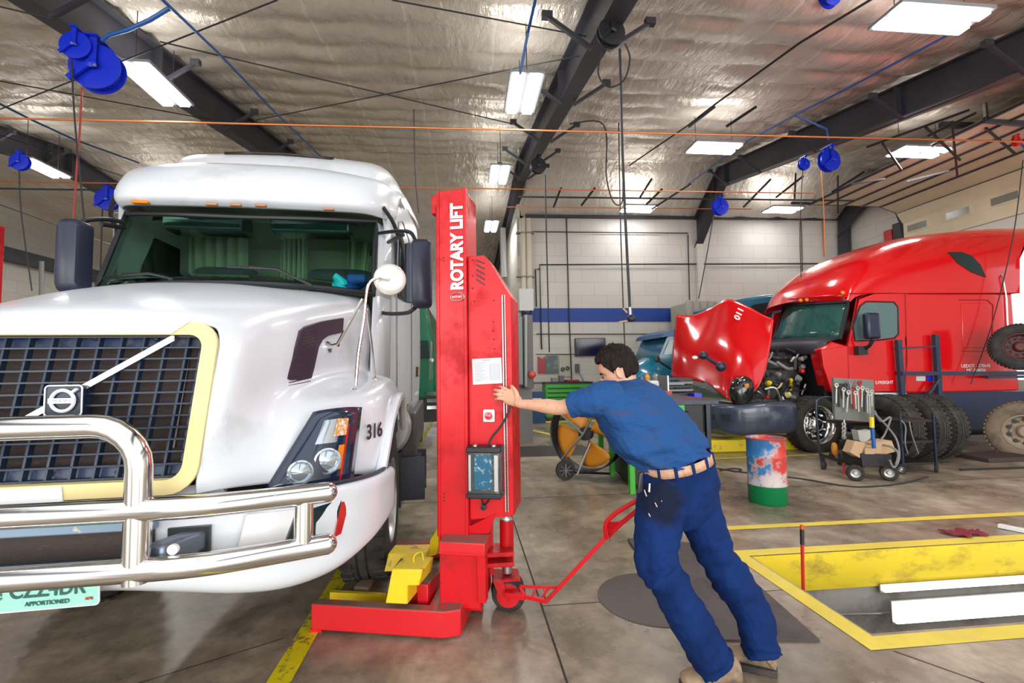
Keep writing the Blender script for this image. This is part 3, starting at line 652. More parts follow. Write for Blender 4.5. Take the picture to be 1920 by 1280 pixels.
    # cab side between windshield and door (A pillar panel), cowl
    mb = MB(); rows2 = [[ws(1, v/6)+V((.0, -.005, 0)) for v in range(7)], [ws(1, v/6)+V((.03, .10, 0)) for v in range(7)], [V((.945, 1.84, 1.93+.68*v/6)) for v in range(7)]]
    mb.grid(rows2); mb.grid([[V((.84, 1.50, 1.2)), V((.85, 1.5, 1.6)), V((.862, 1.52, 1.935))], [V((.90, 1.62, 1.2)), V((.90, 1.62, 1.6)), V((.892, 1.62, 1.935))], [V((.93, 1.84, 1.0)), V((.94, 1.84, 1.6)), V((.945, 1.84, 1.935))]])
    mb.build('pillar_panel', Wp, T, local=True, mirror='pair', solid=.012, angle=0)
    # visor / roof cap over the windshield
    def pts(l): return [V(p) for p in l]
    cap = [
      pts([(0, 1.44, 2.485), (.40, 1.47, 2.49), (.74, 1.60, 2.525), (.875, 1.76, 2.55), (.93, 2.0, 2.58)]),
      pts([(0, 1.36, 2.53), (.40, 1.39, 2.535), (.76, 1.54, 2.57), (.905, 1.74, 2.61), (.965, 2.0, 2.62)]),
      pts([(0, 1.40, 2.66), (.40, 1.43, 2.66), (.76, 1.58, 2.69), (.91, 1.78, 2.72), (.985, 2.05, 2.72)]),
      pts([(0, 1.56, 2.82), (.40, 1.58, 2.82), (.74, 1.72, 2.84), (.885, 1.88, 2.87), (.99, 2.2, 2.88)]),
      pts([(0, 1.80, 2.93), (.38, 1.82, 2.93), (.70, 1.92, 2.92), (.86, 2.08, 2.90), (.985, 2.36, 2.90)]),
      pts([(0, 2.05, 2.96), (.36, 2.07, 2.96), (.70, 2.17, 2.95), (.88, 2.34, 2.92), (1.0, 2.6, 2.92)]),
    ]
    mb = MB(); mb.grid(surf(cap, 5, 4)); mb.build('roof_visor', Wp, T, local=True, mirror=True, solid=.02, solid_off=-1, angle=0)
    # sleeper roof behind: higher hump
    hump = [pts([(0, 1.98, 2.94), (.50, 2.02, 2.94), (.76, 2.12, 2.93), (.86, 2.45, 2.90)]), pts([(0, 2.18, 3.17), (.50, 2.21, 3.165), (.80, 2.30, 3.14), (.90, 2.55, 2.95)]),
            pts([(0, 2.62, 3.36), (.50, 2.65, 3.355), (.84, 2.74, 3.31), (.97, 2.95, 3.02)]), pts([(0, 3.4, 3.52), (.42, 3.4, 3.51), (.85, 3.4, 3.42), (1.02, 3.4, 3.10)]), pts([(0, 4.5, 3.66), (.42, 4.5, 3.66), (.9, 4.5, 3.56), (1.05, 4.5, 3.30)])]
    mb = MB(); mb.grid(surf(hump, 5, 4)); mb.build('roof_fairing', Wp, T, local=True, mirror=True, solid=.015, solid_off=-1, angle=0)
    mb = MB(); mb.grid([[V((x, y, z+.02-.02*(x/.45)**2)) for x in (-.42, -.2, 0, .2, .42)] for y, z in ((2.22, 3.19), (2.42, 3.275), (2.66, 3.37))]); mb.build('sunroof', mat('brown_black_glass', (.03, .018, .016), .15), T, local=True, solid=.02)
    # clearance lamps
    for px, py in ((397, 383), (442, 384), (489, 385), (617, 392)):
        c = L(px, py, 3.22); 
        for _ in range(5):
            yy = 1.38+.24*min(1, abs(c.x)/.9)**2.2; c = L(px, py, 3.22+(yy-c.y)+.0); c = L(px, py, 1.8+yy-.03)
        mb = MB(); mb.cbox(c, .07, .03, .018); mb.build('clearance_lamp', 'amber_dull', T, local=True, bevel=.006)
    c = L(264, 379, 3.25); mb = MB(); mb.cbox(c, .10, .04, .022); mb.build('clearance_lamp', 'amber', T, local=True, bevel=.008)
    # interior seen through the glass
    mb = MB(); mb.box(-.80, .80, 1.60, 1.85, 1.62, 1.90); mb.build('dashboard', mat('dash', (.07, .13, .12), .7), T, local=True, bevel=.03)
    mb = MB(); mb.box(-.86, .86, 3.1, 3.14, 1.3, 2.9); mb.box(-.85, .85, 1.78, 3.1, 2.62, 2.66); mb.build('cab_lining', mat('cab_lining', (.34, .36, .26), .9), T, local=True)
    for x in (-.45, .45):
        mb = MB(); mb.box(x-.24, x+.24, 2.3, 2.5, 1.5, 2.28); mb.build('seat', mat('seat_fabric', (.03, .035, .035), .9), T, local=True, bevel=.06)
    M['curtain'] = mat('curtain', (.30, .34, .22), .9)
    for x0_, x1_ in ((-.86, -.38), (-.1, .12), (.48, .84)):
        mb = MB(); mb.grid([[V((x0_+(x1_-x0_)*i/20+.0, 2.62+.03*math.sin(i*1.7), z)) for i in range(21)] for z in (1.7, 2.6)]); mb.build('curtain', 'curtain', T, local=True, solid=.004)
    mb = MB(); mb.box(-.62, -.08, 1.74, 1.95, 2.42, 2.52); mb.box(.10, .66, 1.74, 1.95, 2.42, 2.52); mb.build('sun_visor', 'glass_dark', T, local=True, bevel=.02)
    mb = MB(); mb.lathe(V((-.45, 1.95, 1.98)), (0, -1, .6), [(.20, 0), (.215, .01), (.20, .02), (.188, .01), (.20, 0)], 28); mb.build('steering_wheel', 'black', T, local=True)
    mb = MB(); c = L(640, 525, 3.42); mb.tube([c+V((-.045, 0, .03)), c+V((.05, 0, -.04))], .024, 10); mb.build('cup', mat('cyan_plastic', (.0, .45, .62), .4), T, local=True)
    mb = MB(); c = L(667, 522, 3.45); mb.cbox(c, .12, .05, .06); mb.build('blue_cloth', mat('blue_cloth', (.005, .05, .30), .7), T, local=True, bevel=.015)
    mb = MB(); c = L(533, 527, 3.42); mb.cbox(c, .22, .10, .045); mb.cbox(L(410, 525, 3.42), .14, .12, .02, Matrix.Rotation(.4, 3, 'Y')); mb.build('paper_stack', 'paper', T, local=True)
    # wipers
    for a, b, c_ in (((192, 521), (280, 513), (345, 527)), ((425, 500), (520, 505), (585, 535))):
        mb = MB(); f = lambda q, e=.03: (lambda p: p)(L(q[0], q[1], 3.10 if q[0] < 400 else 3.06))
        mb.tube([f(a), f(b)], .008, 6); mb.tube([f((230 if a[0] < 400 else 470, (a[1]+b[1])/2-2)), f(b), f(c_)], .010, 6); mb.build('wiper', 'black', T, local=True)
    # ---- side of cab: door outline, window, grab handle, lamp
    mb = MB(); mb.box(.99, 1.012, 1.95, 2.75, 1.99, 2.52); mb.build('side_window', 'glass_dark', T, local=True, mirror='pair', bevel=.01)
    mb = MB(); mb.tube([(1.0, 1.88, 2.56), (1.02, 2.0, 2.60), (1.03, 2.6, 2.62), (1.03, 2.8, 2.55), (1.04, 2.86, 2.0), (1.04, 2.86, 1.1), (1.03, 2.0, 1.05), (.985, 1.9, 1.2), (.985, 1.88, 2.0)], .006, 6, closed=True); mb.build('door_seal', 'mid_grey', T, local=True, mirror='pair')
    mb = MB(); mb.tube(spline([(.90, 1.72, 2.62), (.97, 1.80, 2.52), (1.01, 1.98, 2.38), (1.03, 2.1, 2.15)], 4), .016, 6); mb.build('drip_rail', 'black', T, local=True, mirror='pair')
    mb = MB(); mb.box(1.045, 1.07, 3.5, 3.62, 1.33, 1.44); mb.build('marker_lamp', 'black', T, local=True)
    mb = MB(); mb.box(1.069, 1.076, 3.56, 3.61, 1.35, 1.42); mb.build('marker_lens', 'amber', T, local=True)
    W3 = T.matrix_basis
    text('wing_number', '316', W3 @ V((.994, .60, 1.10)), W3.to_3x3() @ V((.42, 1, 0)), (0, 0, 1), .10, 'ink', T, bold=.02)
    text('door_letters', 'PACKER', W3 @ V((1.062, 4.05, 1.55)), W3.to_3x3() @ V((0, .08, 1)), W3.to_3x3() @ V((0, -1, 0)), .13, 'mid_grey', T)
    # ---- mirrors
    def mirror(px, py, w, h, Y, arm_pts, nm, two):
        c = L(px, py, Y); mb = MB()
        q = [c+V((x, 0, z)) for x, z in rrect(w, h, .035, 5)]
        mb.loft([[c+(p-c)*.86+V((0, -.075, 0)) for p in q], [p+V((0, -.05, 0)) for p in q], [p+V((0, .05, 0)) for p in q]]); hd = mb.build('wing_mirror', mat('mirror_shell', (.02, .024, .045), .4), T, local=True, angle=60)
        mb = MB(); mb.prism([c+(p-c)*.9+V((0, .052, 0)) for p in q], (0, .006, 0)); mb.build('mirror_glass', 'chrome', hd, local=True)
        if two: mb = MB(); mb.tube([c+V((-w/2-.005, -.03, -h/2+.03)), c+V((-w/2-.005, -.03, h/2-.03))], .036, 10); mb.build('mirror_rib', 'blueblack', hd, local=True)
        mb = MB()
        for a in arm_pts: mb.tube(spline([L(*p) for p in a], 4), .014, 8)
        mb.build('mirror_arm', 'black', hd, local=True)
    mirror(791, 514, .13, .44, 3.12, [[(712, 437, 3.6), (748, 433, 3.35), (770, 436, 3.2), (780, 452, 3.12)], [(728, 454, 3.6), (756, 440, 3.3)], [(709, 560, 3.55), (713, 585, 3.5), (760, 587, 3.3), (778, 577, 3.15)]], 'r', True)
    mirror(141, 482, .118, .42, 2.95, [[(233, 417, 3.3), (200, 411, 3.2), (158, 414, 3.05), (147, 428, 2.97)], [(233, 427, 3.3), (190, 420, 3.15)]], 'l', False)
    # round hood mirror on a tripod
    c = L(731, 523, 2.62); mb = MB(); mb.lathe(c, (.12, -1, .05), [(0, .020), (.03, .019), (.06, .013), (.082, .003), (.087, -.005), (.083, -.010), (0, -.010)], 28); mb.build('convex_mirror', mat('mirror_back', (.74, .73, .66), .22, .35), T, local=True)
    mb = MB()
    S = [(731, 523, 2.55), (712, 521, 2.56), (696, 527, 2.56), (688, 545, 2.56), (682, 600, 2.56), (672, 660, 2.56), (667, 722, 2.56)]
    mb.tube(spline([L(*p) for p in S], 4), .0085, 8); mb.tube([L(680, 560, 2.58), L(632, 646, 2.62)], .0085, 8); mb.tube([L(688, 580, 2.58), L(696, 640, 2.85), L(703, 712, 3.0)], .0075, 8)
    mb.lathe(L(662, 733, 2.57), (.1, 0, 1), [(.03, -.01), (.028, .006), (.012, .014), (0, .016)], 16); mb.lathe(L(704, 712, 3.0), (.1, 0, 1), [(.03, -.01), (.028, .006), (.012, .014), (0, .016)], 14)
    mb.lathe(L(616, 650, 2.70), (1, -.2, .1), [(.035, -.02), (.034, .006), (.012, .014), (0, .018)], 16); mb.tube([L(616, 650, 2.66), L(634, 646, 2.62)], .012, 8); mb.build('mirror_stand', 'chrome', T, local=True)
    # ---- wheels, tank, steps, chassis
    def wheel(x, y, s):
        tire_parts(T, V((x, y, .5)), .5, .30, 'front_wheel', hub='steel', outer=1 if x > 0 else -1)
    wheel(.84, 1.62, 1); wheel(-.84, 1.62, 1)
    mb = MB(); mb.lathe(V((.80, 2.35, .92)), (0, 1, 0), [(0, 0), (.24, 0), (.265, .03), (.265, 1.5), (0, 1.5)], 28); tk = mb.build('air_cleaner_tank', mat('tank_grey', (.45, .44, .44), .3, .6), T, local=True)
    mb = MB()
    for yy in (2.42, 2.62, 2.85): mb.lathe(V((.80, yy, .92)), (0, 1, 0), [(.27, 0), (.274, .02), (.27, .04)], 28)
    mb.build('tank_strap', 'black', tk, local=True)
    mb = MB(); mb.box(.75, 1.10, 2.5, 4.4, .62, 1.02); mb.build('side_box', mat('box_brown_grey', (.06, .05, .05), .5), T, local=True, bevel=.02)
    mb = MB(); mb.box(.78, .82, 1.95, 2.05, .45, 1.2); mb.box(-.35, .35, .7, 4.5, .62, .9); mb.build('chassis', 'black', T, local=True)
    mb = MB()
    for k, z in enumerate((.62, .40)):
        for j in range(4): mb.box(.98+k*.04, 1.14+k*.04, 2.35+j*.10, 2.42+j*.10, z, z+.02)
    mb.box(.95, .98, 2.3, 2.8, .25, .7); mb.box(.95, 1.18, 2.33, 2.35, .3, .66); mb.box(.95, 1.18, 2.74, 2.76, .3, .66); mb.build('cab_step', mat('step_dark', (.05, .055, .07), .35, .5), T, local=True)
    # ---- licence plate
    pc = L(90, 1101, 1.70); ex = (L(166, 1105, 1.70)-L(14, 1118, 1.70)).normalized(); ez = V((0, 0, 1)); ez = (ez-ex*ez.dot(ex)).normalized(); ey = ez.cross(ex)
    w_, h_ = .302, .132; up = .0
    mb = MB(); mb.prism([pc+ex*x+ez*(z+up) for x, z in rrect(w_, h_, .012)], ey*.004 if ey.y > 0 else -ey*.004); pl = mb.build('licence_plate', 'teal_lens', T, local=True)
    Wm = T.matrix_basis; R3 = Wm.to_3x3(); ny = (-abs(1))*V((0, 1, 0))
    def pt(name, s, x, z, size, m, sx=1, bold=.0): text(name, s, Wm @ (pc+ex*x+ez*(z+up)+V((0, -.003, 0))), R3 @ ex, R3 @ ez, size, m, T, sx=sx, bold=bold)
    M['plate_ink'] = mat('plate_ink', (.03, .10, .10), .5)
    pt('plate_number', 'CZZ4DR', 0, -.004, .070, 'plate_ink', .82, .012); pt('plate_caption', 'APPORTIONED', 0, -.046, .019, 'plate_ink', 1, .01); pt('plate_side_letters', 'I\nR\nP', -.134, -.01, .014, 'plate_ink'); pt('plate_sticker_letters', 'APR', .122, -.044, .014, M['red_lens'])
    mb = MB(); mb.tube([pc+ex*x+ez*(z+up)+V((0, -.001, 0)) for x, z in rrect(w_, h_, .012)], .002, 6, closed=True); mb.build('plate_rim', 'white_trim', T, local=True)
    # ---- bull bar
    B = []
    mb = MB(); r = .037
    xh = .395; yb = -.215; ZT = .100
    hoop = [(-xh, yb, .765), (-xh, yb, .95), (-xh, yb, 1.06)]+[(-xh+.13*(1-math.cos(a)), yb, 1.112+.13*math.sin(a)) for a in [R(k*15) for k in range(0, 7)]]
    hoop = hoop+[(-p[0], p[1], p[2]) for p in hoop[::-1]]
    mb.tube(hoop, r, 20); mb.build('bull_bar_hoop', 'chrome', T, local=True)
    for z, dz in ((.984, .0), (.803, 0)):
        h_ = [(0, yb-.005, z), (.40, yb-.005, z), (.56, yb+.01, z-.002), (.66, yb+.045, z-.006), (.80, yb+.11, z-.012), (.915, yb+.165, z-.016)]
        full = [(-p[0], p[1], p[2]) for p in h_[:0:-1]]+h_
        mb = MB(); mb.tube(spline(full, 4), r*.98, 20, caps=False)
        for s in (-1, 1): mb.ball((.915*s, yb+.165, z-.016), r*.98, 16)
        mb.build('bull_bar_rail', 'chrome', T, local=True)
    for s in (-1, 1): mb = MB(); mb.tube([(.845*s, yb+.133, .775), (.845*s, yb+.133, .968)], r*.85, 18); mb.build('bull_bar_post', 'chrome', T, local=True)
    return T
M['windshield'] = mat('windshield_glass', (0.60, 0.88, 0.76), 0.0, trans=1.0)
M['windshield'].node_tree.nodes['Principled BSDF'].inputs['Specular IOR Level'].default_value = 0.8
def tire_parts(T, c, r, w, name, hub='steel', ax=(1, 0, 0), outer=1, tread=34, rub='rubber', rim_r=None, local=True, rimless=False, hubless=False, lugs=10):
    ax = V(ax).normalized()*outer; rr = rim_r or r*.56
    mb = MB(); prof = [(rr, -w*.42), (rr*1.08, -w*.48), (r*.80, -w*.5), (r*.93, -w*.46), (r*.985, -w*.38), (r, -w*.3), (r, -w*.12), (r*.975, -w*.11), (r*.975, -w*.08), (r, -w*.07), (r, w*.07), (r*.975, w*.08), (r*.975, w*.11), (r, w*.12), (r, w*.3), (r*.985, w*.38), (r*.93, w*.46), (r*.80, w*.5), (rr*1.08, w*.48), (rr, w*.42), (rr*.96, w*.2), (rr*.96, -w*.2), (rr, -w*.42)]
    mb.lathe(c, ax, prof, 56)
    u = ax.orthogonal().normalized(); v_ = ax.cross(u)
    for k in range(tread):
        a = 2*math.pi*k/tread; d = u*math.cos(a)+v_*math.sin(a); t = -u*math.sin(a)+v_*math.cos(a)
        for s in (-1, 1):
            p = V(c)+d*(r*.998)+ax*(s*w*.33); mb.bar(p-ax*w*.12, p+ax*w*.12, r*2*math.pi/tread*.55, .016, d)
    tr = mb.build(name, rub, T, local=local, weld=False, angle=40)
    if not rimless:
        mb = MB(); o = V(c)
        mb.lathe(o, ax, [(rr*1.0, w*.44), (rr*1.03, w*.47), (rr*.98, w*.48), (rr*.93, w*.40), (rr*.90, w*.12), (rr*.82, w*.05), (rr*.42, w*.02), (rr*.36, w*.10), (rr*.34, w*.30), (rr*.26, w*.36), (0, w*.36)], 40)
        for k in range(lugs):
            a = 2*math.pi*k/lugs; d = u*math.cos(a)+v_*math.sin(a); mb.lathe(o+d*rr*.62+ax*w*.03, ax, [(.022*r/.5, 0), (.02*r/.5, .035), (0, .045)], 8)
        rim = mb.build('rim', hub, tr, local=True, weld=False)
        for k in range(lugs):
            mb = MB(); a = 2*math.pi*(k+.5)/lugs; d = u*math.cos(a)+v_*math.sin(a); mb.lathe(o+d*rr*.72+ax*(w*.055+.004), ax, [(0, 0), (.036*r/.5, 0), (.036*r/.5, .004), (0, .005)], 12)
            mb.build('hand_hole', 'black', rim, local=True)
    return tr
white_truck()
# ================================================================== RED COLUMN LIFT
def column_lift():
    T = thing('column_lift', 'red mobile column lift the man is pushing, lettered vertically, beside the white truck', 'vehicle lift', (0.02, 2.60, 0), R(-15))
    RD = M['lift_red']; LM = 'lift_red'
    inv = T.matrix_basis.inverted(); R3 = T.matrix_basis.to_3x3(); Wm = T.matrix_basis
    def L(px, py, v=0.0):     # pixel on the lift's own face plane y=v
        return inv @ PN(px, py, Wm @ V((0, v, 0)), R3 @ V((0, 1, 0)))
    # column: hollow channel with lips
    mb = MB(); mb.box(-.155, 0, 0, .26, .42, 2.405); mb.build('column', LM, T, local=True, bevel=.006)
    mb = MB(); mb.box(-.163, -.150, -.006, .02, .42, 2.40); mb.box(-.012, .004, -.008, .02, .42, 2.41); mb.build('column_edge', LM, T, local=True, bevel=.003)
    mb = MB(); mb.box(-.20, -.155, .01, .07, 2.28, 2.385); mb.box(-.175, -.155, .01, .2, .5, 2.385); mb.build('carriage_rail', LM, T, local=True, bevel=.004)
    # letters
    c = L(858, 468); u = (L(848, 382)-L(858, 562)).normalized(); u = V((0, 0, 1))
    c = V((-.045, -.009, (L(858, 381).z+L(858, 545).z)/2))
    M['sticker'] = mat('sticker_white', (.78, .72, .72), .45, dirt=(40, .64, .74, (.7, .35, .35)))
    text('lettering', 'ROTARY LIFT', Wm @ c, R3 @ V((0, 0, 1)), R3 @ V((-1, 0, 0)), .094, 'sticker', T, bold=.045, sx=.86)
    mb = MB(); cc = V((-.047, -.009, L(858, 557).z)); mb.tube([cc+V((.038*math.cos(a), 0, .022*math.sin(a))) for a in [R(15*k) for k in range(24)]], .003, 5, closed=True); mb.build('emblem', 'steel', T, local=True)
    text('emblem_letters', 'ROTARY', Wm @ (cc+V((0, -.001, 0))), R3 @ V((1, 0, 0)), (0, 0, 1), .015, 'steel', T, bold=.02)
    mb = MB()
    for px, py in ((832, 483), (832, 489), (833, 925), (833, 932), (833, 938)): mb.lathe(L(px, py, -.0), (0, -1, 0), [(.0038, 0), (.0038, .003), (0, .003)], 8)
    mb.build('bolt_hole', 'black', T, local=True)
    # control cabinet on the right side
    z0 = L(880, 975, .03).z; z0r = L(957, 966, .03).z; zt = L(880, 480, .03).z; zc = L(957, 556, .03).z; xr = .245
    prof = [(.004, z0), (.004, zt), (.10, zt), (xr, zc), (xr, z0r)]
    mb = MB(); mb.prism([V((x, .03, z)) for x, z in prof], (0, .27, 0)); cab = mb.build('control_cabinet', LM, T, local=True, bevel=.004)
    mb = MB(); mb.prism([V((.006, .026, z0+.01)), V((.006, .026, zc+.02)), V((.19, .026, zc+.03)), V((.19, .026, z0r-.01))], (0, .006, 0)); mb.build('cabinet_door', LM, cab, local=True)
    mb = MB(); mb.bar((.198, .022, zc+.01), (.203, .022, z0r+.02), .006, .006); mb.bar((.212, .022, zc+.01), (.217, .022, z0r+.02), .004, .006)
    mb.build('hinge_strip', 'steel', cab, local=True); mb = MB()
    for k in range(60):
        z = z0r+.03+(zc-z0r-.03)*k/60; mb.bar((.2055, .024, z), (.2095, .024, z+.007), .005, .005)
    mb.build('hinge_teeth', 'black', cab, local=True)  # dark teeth between the silver strips of the seam
    mb = MB()
    for k in range(5): a = L(893, 487+9*k, .03); b = L(909, 494+10*k, .03); mb.bar(a+V((0, -.003, 0)), b+V((0, -.003, 0)), .008, .006)
    for px, py in ((886, 487), (886, 517), (886, 540), (889, 565), (926, 563), (943, 570), (925, 603), (925, 620), (926, 636), (927, 654)): mb.lathe(L(px, py, .026), (0, -1, 0), [(.0045, 0), (.004, .003), (0, .004)], 8)
    mb.build('louvre_slots', 'black', cab, local=True)
    # paper sheet
    a = L(885, 673, .024); b = L(940, 670, .024); cpt = L(942, 718, .024); d = L(887, 721, .024)
    mb = MB(); mb.prism([a, b, cpt, d], (0, -.0012, 0)); pp = mb.build('instruction_sheet', 'paper', cab, local=True)
    mb = MB(); 
    def pl(u_, v_): return a.lerp(b, u_).lerp(d.lerp(cpt, u_), v_)+V((0, -.002, 0))
    for k in range(13): mb.bar(pl(.08, .16+k*.058), pl(.50-(k*7 % 5)*.05, .16+k*.058), .0014, .002); mb.bar(pl(.60, .24+k*.05), pl(.92, .24+k*.05), .001, .0016)
    mb.bar(pl(.35, .07), pl(.62, .07), .002, .004); mb.bar(pl(.60, .22), pl(.60, .88), .001, .001); mb.bar(pl(.92, .22), pl(.92, .88), .001, .001); mb.build('printed_lines', mat('print_grey', (.35, .38, .43), .7), pp, local=True)
    # emergency stop
    c = L(917, 779, .024); mb = MB(); mb.prism([c+V((x, 0, z)) for x, z in rrect(.066, .070, .008)], (0, -.006, 0)); mb.build('stop_plate', 'steel', cab, local=True, bevel=.002)
    mb = MB(); mb.lathe(c, (0, -1, 0), [(.028, .004), (.028, .010), (.024, .012), (.022, .010)], 24); mb.build('stop_ring', 'white_trim', cab, local=True)
    mb = MB(); mb.lathe(c, (0, -1, 0), [(.018, .004), (.020, .022), (.017, .030), (0, .033)], 20); mb.build('stop_button', mat('stop_red', (.6, .01, .02), .2, coat=.5), cab, local=True)
    # pendant box
    c = L(911, 882, -.015); w = .172; h = .225
    mb = MB(); mb.box(c.x-w/2, c.x+w/2, -.075, .024, c.z-h/2, c.z+h/2); pb = mb.build('junction_box', mat('box_dark', (.035, .04, .045), .35, dirt=(12, .5, .65, (.20, .17, .13))), cab, local=True, bevel=.006)
    mb = MB(); mb.box(c.x-w/2-.006, c.x+w/2+.006, -.082, .022, c.z+h/2-.01, c.z+h/2+.02); mb.build('box_cap', 'black', pb, local=True, bevel=.006); mb = MB(); mb.box(c.x-w/2-.006, c.x+w/2+.006, -.082, .022, c.z-h/2-.02, c.z-h/2+.008); mb.build('box_cap', 'black', pb, local=True, bevel=.006)
    mb = MB(); mb.box(c.x-.048, c.x+.045, -.079, -.072, c.z-h/2+.03, c.z+h/2-.02); mb.build('box_label', mat('label_blue', (.01, .10, .18), .25, dirt=(30, .58, .66, (.35, .5, .55))), pb, local=True)
    mb = MB(); mb.box(c.x-w/2+.008, c.x-w/2+.020, -.080, -.072, c.z-h/2+.02, c.z+h/2-.02); mb.box(c.x+.058, c.x+.078, -.080, -.072, c.z-h/2+.02, c.z+h/2-.02); mb.build('box_fins', 'steel', pb, local=True)
    for s in (-1, 1): mb = MB(); mb.lathe(c+V((s*.05, -.03, h/2+.018)), (0, 0, 1), [(.014, 0), (.014, .01), (0, .016)], 12); mb.build('box_bolt', 'steel', pb, local=True)
    mb = MB(); mb.tube(spline([L(958, 724, -.01), L(960, 745, -.02), L(952, 775, -.03), L(938, 800, -.03), L(922, 820, -.03), L(912, 842, -.035)], 6), .006, 8); mb.build('cable', 'wire', cab, local=True)
    for px in (903, 918): mb = MB(); mb.tube(spline([L(px, 925, -.02), L(px+(908-px)*.2, 938, -.01), L(907, 948, .02)], 5), .005, 7); mb.build('cable', 'wire', cab, local=True)
    mb = MB(); c = L(907, 950, .024); mb.lathe(c, (0, -1, 0), [(.016, 0), (.016, .012), (0, .014)], 14); mb.build('cable_gland', 'black', cab, local=True)
    # ---- base frame: polygons traced on the plane of its top, z = .15
    Wz = lambda px, py, z=.15: G(px, py, z)
    D = 'lift_red_dirty'
    mb = MB(); top = [Wz(583, 1132), Wz(833, 1147), Wz(864, 1142), Wz(892, 1082), Wz(831, 1080), Wz(805, 1133), Wz(600, 1121)]
    mb.prism(top, (0, 0, -.135)); bs = mb.build('base_leg', D, T, bevel=.006)
    mb = MB()
    for px, py in ((590, 1190), (820, 1199)): q = G(px, py, 0); mb.box(q.x-.03, q.x+.03, q.y+.02, q.y+.08, .0, .02)
    mb.build('foot_pad', LM, bs)
    # far leg
    a = G(729, 1022, .13); mb = MB(); mb.box(a.x, .0, a.y, a.y+.12, .02, .13); mb.build('base_leg', D, T, bevel=.006)
    # side beam joining the legs under the column
    mb = MB(); q = [V((-.13, 2.85, 0)), V((.10, 2.80, 0)), V((.16, 3.55, 0)), V((-.06, 3.58, 0))]; mb.prism([p+V((0, 0, .02)) for p in q], (0, 0, .13)); mb.build('base_beam', D, T, bevel=.006)
    # inner slide rail (red) beside the fork
    mb = MB(); mb.prism([G(763, 1090, .2), G(790, 1096, .2), G(828, 1072, .2), G(806, 1066, .2)], (0, 0, -.18)); mb.prism([V((-.26, 2.72, .03)), V((-.20, 2.70, .03)), V((-.11, 2.98, .03)), V((-.16, 3.0, .03))], (0, 0, .2)); mb.build('slide_rail', D, T, bevel=.005)
    # column foot: side plates and stub fork pocket
    mb = MB(); mb.box(-.17, .06, .03, .30, .12, .46); mb.build('column_foot', LM, T, local=True, bevel=.008)
    mb = MB(); mb.prism([L(831, 985, .0), L(884, 985, .0), L(930, 962, .02), L(916, 1000, .02), L(831, 1000, 0)], (0, .03, 0)); mb.build('foot_gusset', LM, T, local=True)
    mb = MB(); mb.prism([L(893, 1010, .0), L(909, 1010, .0), L(911, 1131, .0), L(896, 1131, .0)], (0, .06, 0)); mb.build('foot_flange', LM, T, local=True, bevel=.003)
    f0 = L(822, 1019, -.12); f1 = L(909, 1044, -.12)
    mb = MB(); mb.box(f0.x, f1.x, -.12, .06, f1.z, f1.z+.065); mb.build('fork_pocket', D, T, local=True, bevel=.005)
    mb = MB(); mb.box(f0.x+.018, f1.x-.012, -.122, -.118, f1.z+.012, f1.z+.018); mb.build('pocket_groove', LM, T, local=True)
    # yellow wheel forks
    YL = mat('fork_yellow', (.80, .58, .01), .4, dirt=(9, .57, .70, (.22, .17, .08)))
    mb = MB(); q = [G(724, 1134, .02), G(755, 1066, .30), G(0, 0, 1)]
    a0 = P(722, 1131, 2.62); a1 = P(764, 1133, 2.60); b1 = P(762, 1090, 2.60); b2 = P(801, 1085, 2.64); b3 = P(803, 1052, 2.66); c0 = P(735, 1066, 2.62); c1 = P(796, 1066, 2.60)
    mb.prism([a0, a1, P(764, 1098, 2.60), P(786, 1098, 2.60), P(792, 1068, 2.60), c0], (.05, .17, 0)); mb.build('wheel_fork', YL, T, bevel=.006)
    mb = MB(); mb.prism([P(738, 1064, 2.64), P(795, 1066, 2.62), P(804, 1048, 2.84), P(752, 1046, 2.86)], (0, 0, -.012)); mb.build('fork_pad', mat('grimy_pad', (.16, .12, .08), .9), T)
    mb = MB(); mb.tube(spline([P(777, 1062, 2.70), P(776, 1043, 2.70), P(790, 1034, 2.72), P(794, 1050, 2.72)], 4), .004, 6); mb.build('fork_handle', YL, T)
    mb = MB(); mb.prism([P(720, 1072, 2.98), P(728, 1037, 3.0), P(800, 1035, 3.05), P(797, 1062, 3.0), P(765, 1070, 2.98)], (.02, .14, 0)); mb.build('wheel_fork', YL, T, bevel=.006)
    mb = MB(); mb.prism([P(804, 1044, 3.0), P(818, 1040, 2.95), P(830, 985, 2.9), P(820, 990, 2.95), P(806, 1012, 2.98)], (.03, .06, 0)); mb.build('fork_brace', YL, T, bevel=.004)
    mb = MB(); mb.prism([G(618, 1126, .02), G(724, 1131, .02), G(724, 1127, .02), G(618, 1121, .02)], (0, 0, .05)); mb.build('fork_rail', YL, T)
    # hydraulic cylinder, caster, tow bar
    c = P(950, 1000, 2.86); bt = P(951, 1058, 2.86)
    mb = MB(); mb.tube([V((c.x, c.y, P(950, 974, 2.86).z)), V((c.x, c.y, bt.z))], .041, 20); cy = mb.build('steering_post', LM, T)
    mb = MB(); mb.tube([V((c.x, c.y, bt.z)), V((c.x, c.y, P(951, 1072, 2.86).z))], .030, 16); mb.build('post_end', 'steel', cy); mb = MB(); mb.lathe(V((c.x, c.y, P(951, 978, 2.86).z)), (0, 0, 1), [(.036, 0), (.036, .02), (0, .03)], 16); mb.build('post_end', 'steel', cy)
    mb = MB()
    for z in (P(930, 1033, 2.8).z, P(930, 1052, 2.8).z): mb.box(.12, c.x+.03, 2.74, 2.90, z-.012, z+.012)
    mb.build('post_bracket', LM, T, bevel=.003)
    mb = MB(); mb.box(.06, .17, 2.85, 2.95, .2, .7); mb.build('column_back', LM, T)
    fz = P(951, 1076, 2.86).z
    mb = MB(); mb.box(c.x-.09, c.x+.07, 2.79, 2.93, fz-.015, fz); 
